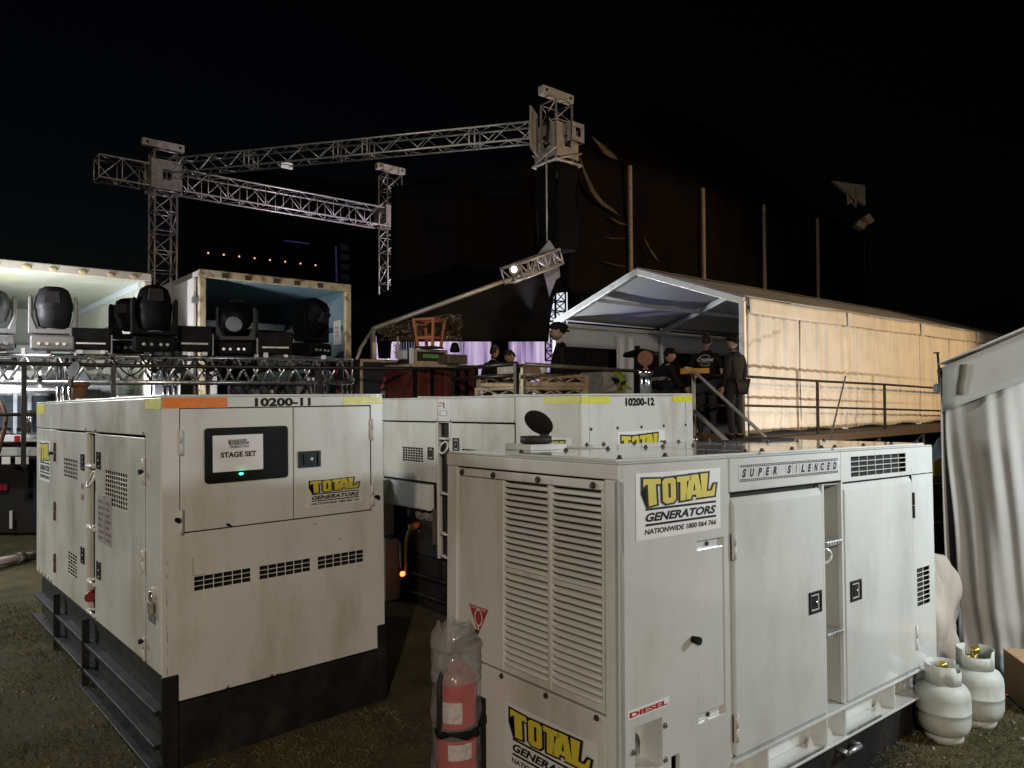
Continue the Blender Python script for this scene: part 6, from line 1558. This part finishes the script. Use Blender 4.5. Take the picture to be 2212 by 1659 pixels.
def person(label, loc, heading, J=None, top=JACKB, legs=JEANS, skin=SKIN, hat=None, hair=True, headrot=(0, 0, 0), beard=False, sleeves='long', hscale=1.0, heavy=1.0, group=None):
    """standing adult, 1.78 m; J overrides joints (x to the figure's left, y behind, z up)"""
    root = thing('person', label, 'person', loc, (0, 0, heading), group=group); root.scale = (hscale,) * 3
    j = dict(pel=(0, 0, .96), sp=(0, .0, 1.14), ch=(0, .01, 1.34), nb=(0, .015, 1.47), nk=(0, 0, 1.545),
             sl=(.185, .01, 1.42), el=(.235, .04, 1.14), wl=(.24, -.05, .90), sr=(-.185, .01, 1.42), er=(-.235, .04, 1.14), wr=(-.24, -.05, .90),
             hl=(.09, 0, .93), kl=(.10, -.02, .50), al=(.11, .03, .09), tl=(.13, -.11, .045), hr=(-.09, 0, .93), kr=(-.10, -.02, .50), ar=(-.11, .03, .09), tr=(-.13, -.11, .045))
    if J: j.update(J)
    h = heavy
    R = dict(pel=(.15 * h, .115 * h), sp=(.135 * h, .105 * h), ch=(.155 * h, .115 * h), nb=(.075, .07), nk=(.056, .056), sl=.066, el=.047, wl=.031, sr=.066, er=.047, wr=.031, hl=.10, kl=.064, al=.044, tl=.038, hr=.10, kr=.064, ar=.044, tr=.038)
    ed = [('pel', 'sp'), ('sp', 'ch'), ('ch', 'nb'), ('nb', 'nk'), ('ch', 'sl'), ('sl', 'el'), ('el', 'wl'), ('ch', 'sr'), ('sr', 'er'), ('er', 'wr'), ('pel', 'hl'), ('hl', 'kl'), ('kl', 'al'), ('al', 'tl'), ('pel', 'hr'), ('hr', 'kr'), ('kr', 'ar'), ('ar', 'tr')]
    def sub(keys, k): return {q: (j[q], tuple(c * k for c in R[q]) if isinstance(R[q], tuple) else R[q] * k) for q in keys}
    def edges(keys): return [e for e in ed if e[0] in keys and e[1] in keys]
    allk = ['pel'] + [k for k in j if k != 'pel']
    body = MB(); vs, fs = skin_mesh(sub(allk, .80), edges(allk)); body.add(vs, fs, 0, True)
    hp = Vector(j['nk']) + Vector((0, -.025, .125)); HM = Matrix.Translation(hp) @ Euler(headrot, 'XYZ').to_matrix().to_4x4()
    head_mesh(body, HM)
    for s, w, e in ((1, 'wl', 'el'), (-1, 'wr', 'er')): hand_mesh(body, Vector(j[w]), Vector(j[w]) - Vector(j[e]), s)
    b = body.build('body', [skin, EYEM, LIPM], root)
    keys = ['ch', 'sp', 'pel', 'nb', 'sl', 'sr', 'el', 'er', 'nk'] + (['wl', 'wr'] if sleeves == 'long' else [])
    tn = sub(keys, 1.20); tn['nb'] = (j['nb'], (.115, .095)); tn['sl'] = (j['sl'], .088); tn['sr'] = (j['sr'], .088)
    tn['nk'] = (tuple(Vector(j['nb']).lerp(Vector(j['nk']), .55)), (.074, .074))
    if sleeves == 'short':
        for s, e in (('sl', 'el'), ('sr', 'er')): tn[e] = (tuple(Vector(j[s]).lerp(Vector(j[e]), .85)), .070)
    tn['pel'] = (tuple(Vector(j['pel']) + Vector((0, 0, -.06))), (.158 * h, .128 * h))
    v2, f2 = skin_mesh(tn, edges(keys)); t = MB(); t.add(v2, f2, 0, True); jacket = t.build('jacket' if sleeves == 'long' else 'shirt', top, root)
    lk = ['pel', 'hl', 'hr', 'kl', 'kr', 'al', 'ar']; ln = sub(lk, 1.12)
    t = MB(); t.add(*skin_mesh(ln, edges(lk)), 0, True); t.build('trousers', legs, root)
    for a_, t_ in (('al', 'tl'), ('ar', 'tr')):
        s = MB(); A, T = Vector(j[a_]), Vector(j[t_]); s.ball((0, 0, 0), (.047, .13, .048), 0, 12, 8, Matrix.Translation((A + T) / 2 + Vector((0, .02, -.01)))); s.build('shoe', SHOE, root)
    def cap_fn(r0, z0, zlow_front, zlow_back):
        m2 = MB(); n = 24; rows = 8; vs = []; fs = []
        for q in range(rows + 1):
            for i in range(n):
                a = 2 * math.pi * i / n; f = q / rows; y = math.sin(a); low = zlow_front + (zlow_back - zlow_front) * (.5 + .5 * y)
                th = f * math.pi * .5; zz = low + (.128 - low) * math.cos(th); rr = math.sin(th) ** .8 if q else .001
                vs.append(HM @ Vector((rr * .083 * math.cos(a) * r0, rr * .103 * y * r0, zz + z0)))
        for q in range(rows):
            for i in range(n): k = (i + 1) % n; fs.append((q * n + i, (q + 1) * n + i, (q + 1) * n + k, q * n + k))
        m2.add(vs, fs, 0, True); return m2
    if hair:
        cap_fn(1.0, .0, .055, -.055).build('hair', HAIR, root)
    if beard:
        s = MB(); s.ball((0, 0, 0), (.060, .050, .050), 0, 16, 10, HM @ Matrix.Translation((0, -.045, -.078))); s.build('beard', BEARD, root)
    if hat == 'cap':
        cap_fn(1.07, .006, .035, .000).build('cap', JACKB, root)
        s = MB(); s.grid(lambda u, v: HM @ Vector((.075 * math.cos(math.pi * u) , -.085 - .085 * v * math.sin(math.pi * u), .048 - .018 * v + .01 * math.sin(math.pi * u))), 12, 4, thick=.006); s.build('peak', JACKB, root)
    if hat == 'slouch':
        m2 = cap_fn(1.16, .012, .045, -.005); m2.build('cap', JACKB, root)
        s = MB(); s.ball((0, 0, 0), (.095, .125, .055), 0, 18, 10, HM @ Matrix.Translation((0, .045, .075)) @ Matrix.Rotation(-.35, 4, 'X')); s.build('cap_crown', JACKB, root)
        s = MB(); s.grid(lambda u, v: HM @ Vector((.085 * math.cos(math.pi * u), .08 + .10 * v * math.sin(math.pi * u), .03 - .05 * v)), 12, 4, thick=.008); s.build('peak', JACKB, root)
    if hat == 'beanie':
        cap_fn(1.10, .008, .030, -.030).build('beanie', JACKB, root)
    return root, jacket, j
def decal_on(root, jacket, mb, name, m):
    """press a flat print onto the garment along its viewing normal"""
    me = jacket.data; bv = BVHTree.FromPolygons([v.co for v in me.vertices], [list(p.vertices) for p in me.polygons])
    out = []
    for p in mb.v:
        h = bv.ray_cast(Vector((p.x, 1.0, p.z)), Vector((0, -1, 0)))
        out.append(Vector((p.x, (h[0].y if h[0] is not None else p.y) + .004, p.z)))
    mb.v = out; return mb.build(name, m, root)
def foot(sx, z): 
    p = at(sx, 1600, z); return Vector((p.x, p.y, ZD))
def face(px, py): pass
toward = lambda p: math.atan2(EYE.y - p.y, EYE.x - p.x)      # direction from the figure to the viewer
def head_for(p, ang):   # figure faces -y at heading 0; ang 0 = facing the viewer, +90 = facing right in view
    return toward(p) + rad(90) + rad(ang)
PR = dict()
p = foot(2205, 10.9); person('person in a slouched black cap and black jacket looking left, nearest the marquee corner', p, head_for(p, -88), J=dict(sl=(.235, .01, 1.42), sr=(-.235, .01, 1.42), el=(.30, .04, 1.14), er=(-.30, .04, 1.14)), skin=SKINP, hat='slouch', hair=True, beard=True, headrot=(rad(6), 0, 0), hscale=1.02, heavy=1.45)
p = foot(1945, 13.0); person('person with short dark hair in a black coat, back to the bright screen', p, head_for(p, 140), hscale=.93)
p = foot(2013, 12.6); person('seated person with a pale cap band, only the head showing above the carton', p - Vector((0, 0, .22)), head_for(p, 170), hat='beanie', hscale=.86)
p = foot(2052, 12.2); person('person with cropped hair bending forward beside the brown cardboard box', p - Vector((0, 0, .06)), head_for(p, -70), J=dict(sp=(0, -.03, 1.13), ch=(0, -.08, 1.31), nb=(0, -.13, 1.42), nk=(0, -.18, 1.48)), headrot=(rad(24), 0, 0), hscale=.92)
# security guard, turned to the right, leaning
p = foot(2618, 11.9)
r_, jk, jj = person('person in a black cap and security jacket leaning forward, looking right', p - Vector((0, 0, .12)), head_for(p, 128), J=dict(sp=(0, -.02, 1.13), ch=(0, -.05, 1.32), nb=(0, -.07, 1.44), nk=(0, -.09, 1.51), el=(.27, -.02, 1.12), wl=(.22, -.22, .98), er=(-.28, -.05, 1.13), wr=(-.20, -.28, 1.05)), hat='cap', hair=True, headrot=(rad(4), 0, rad(-28)), hscale=.93, heavy=1.1)
m2 = MB(); lay(m2, glyphs('SECURITY', .02), (.17, .2, 1.20), (-.34, 0, 0), (0, 0, .055), 0, 0, (0, 1, 0)); decal_on(r_, jk, m2, 'back_lettering', WHITEINK)
# crew member seen from behind with printed shirt
p = foot(2783, 12.5)
r_, jk, jj = person('person seen from behind in a black shirt printed Creative on the back', p, head_for(p, 172), J=dict(er=(-.27, .03, 1.13), wr=(-.25, -.02, .88), el=(.27, .0, 1.14), wl=(.18, -.20, 1.05)), top=JACKB, sleeves='short', skin=SKINP, headrot=(0, 0, rad(10)), hscale=1.0, heavy=1.15)
m2 = MB()
lay(m2, glyphs('Creative', .012, .35), (.13, .2, 1.315), (-.26, 0, 0), (0, 0, .075), 0, 0, (0, 1, 0))
lay(m2, glyphs('PRODUCTION SERVICES', .0), (.075, .2, 1.285), (-.15, 0, 0), (0, 0, .015), 0, 0, (0, 1, 0))
def arc(z0, h, up):
    n = 14; vs = []; fs = []
    for i in range(n + 1):
        t = -1 + 2 * i / n; z = z0 + up * h * (1 - t * t)
        vs += [(-.085 * t, z), (-.085 * t, z + .008)]
    for i in range(n): fs.append((2 * i, 2 * i + 1, 2 * i + 3, 2 * i + 2))
    return vs, fs
v_, f_ = arc(1.395, .028, 1); lay(m2, (v_, f_), (0, .2, 0), (1, 0, 0), (0, 0, 1), 0, 0, (0, 1, 0))
v_, f_ = arc(1.268, .028, -1); lay(m2, (v_, f_), (0, .2, 0), (1, 0, 0), (0, 0, 1), 0, 0, (0, 1, 0))
decal_on(r_, jk, m2, 'shirt_print', WHITEINK)
s = MB(); s.ball((0, 0, 0), (.03, .03, .03), 0, 10, 8, Matrix.Translation((0, .07, 1.80))); s.build('hair_bun', HAIR, r_)
s = MB(); s.frame((-.13, .12, .93), (-.02, 0, 0), (0, .006, 0), (0, 0, -.12)); s.build('white_tag', WHITEINK, r_)
p = foot(2893, 12.35)
person('bearded person in a dark cap and charcoal jacket standing by the marquee post', p, head_for(p, -128), top=JACKG, legs=TROUS, skin=SKINP, hat='beanie', beard=True, headrot=(rad(5), 0, rad(20)), hscale=.98, heavy=1.1)
# ================================================================== GREY MARQUEE ON THE RIGHT
GREYPVC = mat('grey_marquee_cloth', (.42, .42, .40), .6, var=.14, nscale=1.5, bump=.35, bscale=7, dirt=((.30, .29, .25), .4, 2.5, .5))
gm = thing('marquee', 'grey marquee with hanging canvas walls at the right edge', 'marquee', (5.45, 1.7, 0))
UW = 5.44; VC = 1.865; ZE = hit(I4, 0, UW, 3728, 1440).z
def gz2(v): return ZE + (VC - v) * .42
rg = random.Random(9)
def wall(v0, v1, seed, flare, off, par=gm):
    r = random.Random(seed); ph = [r.uniform(0, 6.28) for _ in range(6)]
    def fn(a, b):
        v = v0 + (v1 - v0) * a; z = .01 + (gz2(v) - .22) * b
        w = .022 * math.sin(2 * math.pi * (1.6 * a + .12 * math.sin(2 * b + ph[0])) + ph[1]) + .008 * math.sin(2 * math.pi * 4.7 * a + ph[2] + 1.2 * b) +   .006 * math.sin(2 * math.pi * 7 * a + 7 * b + ph[3])
        w *= (.5 + .5 * (1 - b)) * 1.2
        fl = flare * max(0, (.22 - b) / .22) ** 1.5 * (.6 + .4 * math.sin(5 * a + ph[4])) + .03 * math.sin(26 * b + 6 * a) * max(0, .25 - b) * 3
        return (UW + off - w - fl, v - .10 * (1 - b) ** 2 * (1 - a) + .01 * math.sin(9 * b) * (1 - a), z)
    mb = MB(); mb.grid(fn, 70, 40, thick=.005); return mb.build('canvas_wall', GREYPVC, par, 'world')
wall(VC + .02, 1.22, 3, .07, 0); wall(1.27, -.4, 5, .05, .13); wall(-.35, -2.6, 6, .08, .02)
def val(a, b):
    v = VC + .02 - 4.4 * a; return (UW - .05 - .015 * (1 - b) + .008 * math.sin(25 * a), v, gz2(v) - .30 + .30 * b)
mb = MB(); mb.grid(val, 50, 6, thick=.005); mb.build('valance', GREYPVC, gm, 'world')
mb = MB(); mb.grid(lambda a, b: (UW - .07 + 3.0 * b, VC + .04 - 4.4 * a, gz2(VC + .04 - 4.4 * a) + .03), 20, 6, thick=.006); mb.build('roof_sheet', GREYPVC, gm, 'world')
mb = MB(); mb.grid(lambda a, b: (UW + 3 * a, VC + .02 + .03 * math.sin(14 * a + 2 * b), .02 + (ZE - .1) * b), 40, 12, thick=.005); mb.build('canvas_wall', GREYPVC, gm, 'world')
mb = MB(); mb.beam((UW + .14, VC - .14, 0), (UW + .14, VC - .14, ZE), .06, .06, up=(0, 1, 0)); mb.build('post', ALU, gm, 'world')
h1 = [hit(I4, 0, UW - .065, *q) for q in ((3780, 1435), (3776, 1480), (3768, 1520), (3766, 1555))]
mb = MB(); mb.grid(lambda a, b: Vector(h1[min(3, int(b * 3))]).lerp(h1[min(3, int(b * 3) + 1)], b * 3 - int(b * 3)) + Vector((-.006, -.045 * a, 0)), 2, 9, thick=.003); mb.build('webbing', mat('webbing_olive', (.10, .095, .06), .8, var=.2), gm, 'world')
p7 = zoomer(2900, 1100, 1.9523)
B = lambda x, y: at(*p7(x, y), 5.05)
cb = thing('clamp_bracket', 'black threaded clamp with pale tube ends at the grey marquee corner', 'bracket', B(1570, 860))
mb = MB(); mb.bar(B(1545, 560), B(1562, 750), .008, 8); mb.bar(B(1515, 566), B(1558, 564), .005, 6); mb.build('screw_rod', BLACKSTEEL, cb, 'world')
mb = MB(); mb.bar(B(1562, 690), B(1572, 800), .016, 10); mb.beam(B(1565, 690), B(1640, 690), .02, .02); mb.beam(B(1575, 800), B(1640, 700), .02, .02); mb.build('clamp_arm', mat('clamp_grey', (.10, .10, .10), .5, .4, var=.2), cb, 'world')
mb = MB(); mb.bar(B(1528, 835), B(1655, 838), .030, 14); mb.bar(B(1590, 790), B(1640, 730), .022, 10); mb.build('tube_end', mat('tube_pale', (.45, .45, .44), .5, .3, var=.15), cb, 'world')
# slumped canvas bundle between the near generator and the marquee
def bundle():
    c = Vector((5.05, 1.98, 0)); rr = random.Random(2)
    mb = MB()
    def fn(a, b):
        an = 2 * math.pi * a; z = .78 * b; r = .25 * (math.sin(math.pi * (.12 + .80 * b)) ** .5) * (1 + .14 * math.sin(3 * an + 5 * b) + .10 * abs(math.sin(4 * an - 5 * b)) + .06 * abs(math.sin(7 * an + 8 * b)) + .03 * math.sin(17 * an + 3 * b))
        if b > .995: r = .02
        q = Vector((math.cos(an) * 2.6, math.sin(an) * 2.6, 1.1 * b + .5 * math.sin(an))); r *= .86 + .42 * abs(noise.noise(q * 1.1)) + .16 * abs(noise.noise(q * 2.3 + Vector((5, 2, 1))))
        return (c.x + r * math.cos(an) * 1.1, c.y + r * math.sin(an), z + .03 * math.sin(2 * an) * b)
    mb.grid(fn, 72, 44); mb.build('canvas_bundle', mat('canvas_beige', (.40, .36, .31), .75, var=.15, nscale=4, bump=.4, bscale=9), label='slumped beige canvas bundle between the near generator and the grey marquee', cat='canvas bundle')
bundle()
# ---- gas cylinders
GAS = mat('gas_cylinder_paint', (.44, .47, .43), .52, var=.08, nscale=6, bump=.05, bscale=60, dirt=((.24, .19, .13), .40, 9, .6), spec=.35)
BRASS = mat('brass', (.62, .45, .12), .3, .9, var=.1)
def gas(label, p, rot, s):
    root = thing('gas_cylinder', label, 'gas cylinder', p, (0, 0, rot), group='white gas cylinders on the grass'); root.scale = (s,) * 3
    R = .150
    mb = MB(); mb.lathe([(.05, .035), (.10, .038), (R * .92, .07), (R * .995, .11), (R, .15), (R, .178), (R * 1.012, .18), (R * 1.012, .188), (R, .19), (R, .262), (R * .97, .292), (R * .86, .322), (R * .64, .345), (R * .35, .357), (.02, .36)], 36); mb.build('body', GAS, root)
    mb = MB(); n = 28; vs = []; fs = []
    for rr in (.105, .109):
        for i in range(n + 1):
            a = 2 * math.pi * i / n
            vs += [(rr * math.cos(a), rr * math.sin(a), 0), (rr * math.cos(a), rr * math.sin(a), .050)]
    for i in range(n):
        fs.append((2 * i, 2 * i + 2, 2 * i + 3, 2 * i + 1)); o = 2 * (n + 1); fs.append((o + 2 * i, o + 2 * i + 1, o + 2 * i + 3, o + 2 * i + 2)); fs.append((2 * i + 1, 2 * i + 3, o + 2 * i + 3, o + 2 * i + 1)); fs.append((2 * i, o + 2 * i, o + 2 * i + 2, 2 * i + 2))
    mb.add(vs, fs, 0, True); mb.build('foot_ring', GAS, root)
    mb = MB(); vs = []; fs = []; n = 40; a0, a1 = rad(-70), rad(250)
    def top(t): 
        a = a0 + (a1 - a0) * t
        return .455 - .05 * math.exp(-((t - .5) / .10) ** 2) * 0 + (0 if abs(t - .5) > .13 else -.035)
    for rr in (.098, .102):
        for i in range(n + 1):
            a = a0 + (a1 - a0) * i / n; lo = .335 + (.03 if .2 < (i / n) % .5 < .3 else 0)
            vs += [(rr * math.cos(a), rr * math.sin(a), lo), (rr * math.cos(a), rr * math.sin(a), top(i / n))]
    o = 2 * (n + 1)
    for i in range(n):
        fs += [(2 * i, 2 * i + 2, 2 * i + 3, 2 * i + 1), (o + 2 * i, o + 2 * i + 1, o + 2 * i + 3, o + 2 * i + 2), (2 * i + 1, 2 * i + 3, o + 2 * i + 3, o + 2 * i + 1), (2 * i, o + 2 * i, o + 2 * i + 2, 2 * i + 2)]
    fs += [(0, 1, o + 1, o), (2 * n, o + 2 * n, o + 2 * n + 1, 2 * n + 1)]
    mb.add(vs, fs, 0, True); mb.build('collar', GAS, root)
    mb = MB(); mb.bar((0, 0, .35), (0, 0, .43), .016, 10); mb.bar((0, 0, .40), (.07, 0, .40), .014, 10); mb.lathe([(.025, .43), (.03, .435), (.03, .455), (.02, .46)], 14); mb.build('valve', BRASS, root)
c1 = hit(I4, 2, 0.0, 2038 * SRC, 1597 * SRC); c2 = hit(I4, 2, 0.0, 2109 * SRC, 1563 * SRC)
gas('white gas cylinder standing nearest the generator base, at the front', Vector((c1.x, c1.y, gz(c1.x, c1.y) - .004)), rad(200), .84)
gas('white gas cylinder standing behind the other one, by the grey marquee', Vector((c2.x, c2.y, gz(c2.x, c2.y) - .004)), rad(120), .87)
# carton, ground sheet, orange lead
a = hit(I4, 2, 0.02, 4052, 2812)
cbx = thing('cardboard_box', 'cardboard carton cut off by the right edge beside the gas cylinders', 'cardboard box', a)
mb = MB(); ux, uy = Vector((.62, -.78, 0)), Vector((.78, .62, 0)); mb.frame(a, ux * .4, uy * .3, Vector((0, 0, .25))); mb.build('carton', mat('cardboard_brown', (.26, .16, .08), .75, var=.12), cbx, 'world', bevel=.006)
mb = MB(); mb.frame(a - uy * .0008 + ux * .17 + Vector((0, 0, .15)), ux * .05, uy * .0006, Vector((0, 0, .10))); mb.build('tape', mat('parcel_tape', (.34, .24, .13), .25, var=.1), cbx, 'world')
mb = MB(); mb.frame(a + Vector((0, 0, .252)), ux * .4, uy * .146, Vector((0, 0, .006))); mb.build('flap', mat('cardboard_pale', (.40, .27, .15), .75, var=.1), cbx, 'world'); mb = MB(); mb.frame(a + uy * .154 + Vector((0, 0, .252)), ux * .4, uy * .146, Vector((0, 0, .006))); mb.build('flap', mat('cardboard_pale', (.40, .27, .15)), cbx, 'world')
mb = MB(); g0 = hit(I4, 2, 0.02, 3930, 2700)
mb.grid(lambda u, v: (g0.x - .25 + .9 * u, g0.y - .35 + .55 * v, gz(g0.x, g0.y) + .012 + .008 * math.sin(9 * u + 5 * v)), 16, 12, thick=.004); mb.build('ground_sheet', mat('groundsheet_navy', (.022, .026, .035), .6, var=.2), label='dark navy groundsheet spread on the grass by the grey marquee', cat='groundsheet')
pts = [hit(I4, 2, .035, 3032 + x / 2.212, 2274 + y / 2.212) for x, y in ((2210, 955), (2110, 950), (2030, 955), (2010, 985), (2040, 1020), (2110, 1020), (2200, 1010))]
mb = MB(); mb.tube(pts, .007, 6); mb.build('extension_lead', mat('orange_lead', (.62, .12, .04), .5, var=.1), label='orange extension lead looped on the grass behind the gas cylinders', cat='cable')
# things in the dark gap beyond the near generator
def gap_box(name, label, cat, x0, y0, x1, y1, z, d, m, group=None):
    a = at(x0, y1, z); w = (at(x1, y1, z) - a).length; h = at(x0, y0, z).z - a.z
    mb = MB(); mb.frame(a, Vector((.76, -.65, 0)) * w, Vector((.65, .76, 0)) * d, Vector((0, 0, h))); return mb.build(name, m, label=label, cat=cat, group=group, bevel=.01)
gap_box('barrier_plank', 'yellow barrier plank in the gap beside the grey marquee', 'plank', 3676, 1818, 3780, 1878, 7.6, .04, mat('barrier_yellow', (.55, .33, .03), .5, var=.15))
DK = mat('dark_crate', (.05, .042, .036), .7, var=.3, nscale=8, bump=.3, bscale=20)
for k, (y0, y1) in enumerate(((1935, 1958), (1975, 1990), (1998, 2020))):
    gap_box('board', ('top', 'middle', 'lowest')[k] + ' weathered board stacked in the gap by the grey marquee', 'board', 3670, y0, 3790, y1, 7.4, .9, mat('weathered_board', (.20, .14, .09), .75, var=.3, nscale=10), 'weathered boards')
cg = thing('cage_trolley', 'dark wheeled cage trolley in the gap beside the canvas bundle', 'trolley', at(3730, 2290, 7.2))
a = at(3664, 2300, 7.2); X, Y = Vector((.76, -.65, 0)), Vector((.65, .76, 0))
mb = MB(); mb.frame(a + Y * .05, X * .75, Y * .5, Vector((0, 0, 1.0))); mb.build('load', DK, cg, 'world')
for t in (0, .18, .36, .54, .72): mb = MB(); mb.bar(a + X * t, a + X * t + Vector((0, 0, 1.05)), .012, 6); mb.build('upright', STEEL, cg, 'world')
for z in (.28, .60, .98): mb = MB(); mb.bar(a + Vector((0, 0, z)), a + X * .75 + Vector((0, 0, z)), .010, 6); mb.build('cross_bar', STEEL, cg, 'world')
p = at(3740, 1775, 8.0); mb = MB(); mb.grid(lambda u, v: (p.x - .12 + .3 * u, p.y + .2 * v, p.z - .1 + .22 * math.sin(math.pi * u) * math.sin(math.pi * v) + .03 * math.sin(9 * u + 7 * v)), 10, 8, thick=.006); mb.build('plastic_sheet', mat('plastic_blue', (.22, .26, .34), .3, var=.2), label='crumpled bluish plastic sheet above the yellow barrier plank', cat='plastic sheet')
# small floodlights high on the right end of the stage tent
fl = thing('floodlight', 'small unlit floodlight frame high at the far right end of the stage tent', 'floodlight', at(3350, 760, 30), group='floodlights on the stage tent')
mb = MB(); c = at(3345, 760, 30); mb.prism([(-.75, .45), (.55, .25), (.55, -.55), (.1, -.3)], c, Vector((.76, -.65, 0)), Vector((0, 0, 1)), .2); mb.build('hood', POLE, fl, 'world')
mb = MB()
for q in ((3335, 745, 3340, 805), (3368, 745, 3370, 815), (3335, 770, 3370, 815), (3335, 805, 3370, 775)): mb.bar(at(q[0], q[1], 29.8), at(q[2], q[3], 29.8), .04, 6)
mb.build('bracket', POLE, fl, 'world')
f2 = thing('floodlight', 'small floodlight pair on a thin mast right of the stage tent', 'floodlight', at(3404, 1190, 30), group='floodlights on the stage tent')
mb = MB(); mb.bar(at(3406, 1210, 30), at(3404, 840, 30), .03, 6); mb.build('mast', BLACKSTEEL, f2, 'world')
for (x0, y0, x1, y1) in ((3370, 880, 3400, 895), (3405, 850, 3425, 880)):
    mb = MB(); mb.beam(at(x0, y0, 29.9), at(x1, y1, 29.9), .35, .25); mb.build('lamp_head', mat('lamp_head_tan', (.5, .38, .22), .5, var=.2), f2, 'world')
# trees beyond
def tree(label, sx, sy, z, h, seed):
    r = random.Random(seed); b = at(sx, sy, z); base = Vector((b.x, b.y, 0)); root = thing('tree', label, 'tree', base, group='dark trees beyond the marquee')
    t = MB(); top = base + Vector((0, 0, h * .75)); t.tube([base, base.lerp(top, .4) + Vector((.15, 0, 0)), base.lerp(top, .75), top], [.22, .17, .11, .04], 8)
    tips = []
    for k in range(9):
        s = base.lerp(top, r.uniform(.35, .95)); a = r.uniform(0, 6.28); e = s + Vector((math.cos(a), math.sin(a), r.uniform(.3, .9))) * h * r.uniform(.12, .24); t.bar(s, e, .05, 5, r2=.015); tips.append(e)
    t.build('trunk', mat('bark', (.07, .05, .035), .9, var=.3), root, 'world')
    c = MB()
    for k in range(5200):
        e = r.choice(tips); q = Vector((r.gauss(0, 1), r.gauss(0, 1), r.gauss(0, .8))) * h * .085; p = e + q; s = r.uniform(.05, .13)
        d1 = Vector((r.gauss(0, 1), r.gauss(0, 1), r.gauss(0, 1))).normalized(); d2 = d1.orthogonal().normalized(); i = len(c.v)
        c.v += [p - d1 * s, p + d2 * s * .4, p + d1 * s, p - d2 * s * .4]; c.f.append([i, i + 1, i + 2, i + 3]); c.m.append(r.randint(0, 1)); c.s.append(False)
    c.build('crown', [mat('leaf_brown', (.09, .065, .035), .8, var=.3), mat('leaf_olive', (.05, .05, .025), .8, var=.3)], root, 'world')
tree('dark tree beyond the marquee roof at the right, the taller one', 3850, 1240, 42, 7.8, 4)
tree('smaller dark tree beyond the marquee roof, right of the taller one', 3960, 1260, 45, 6.6, 6)
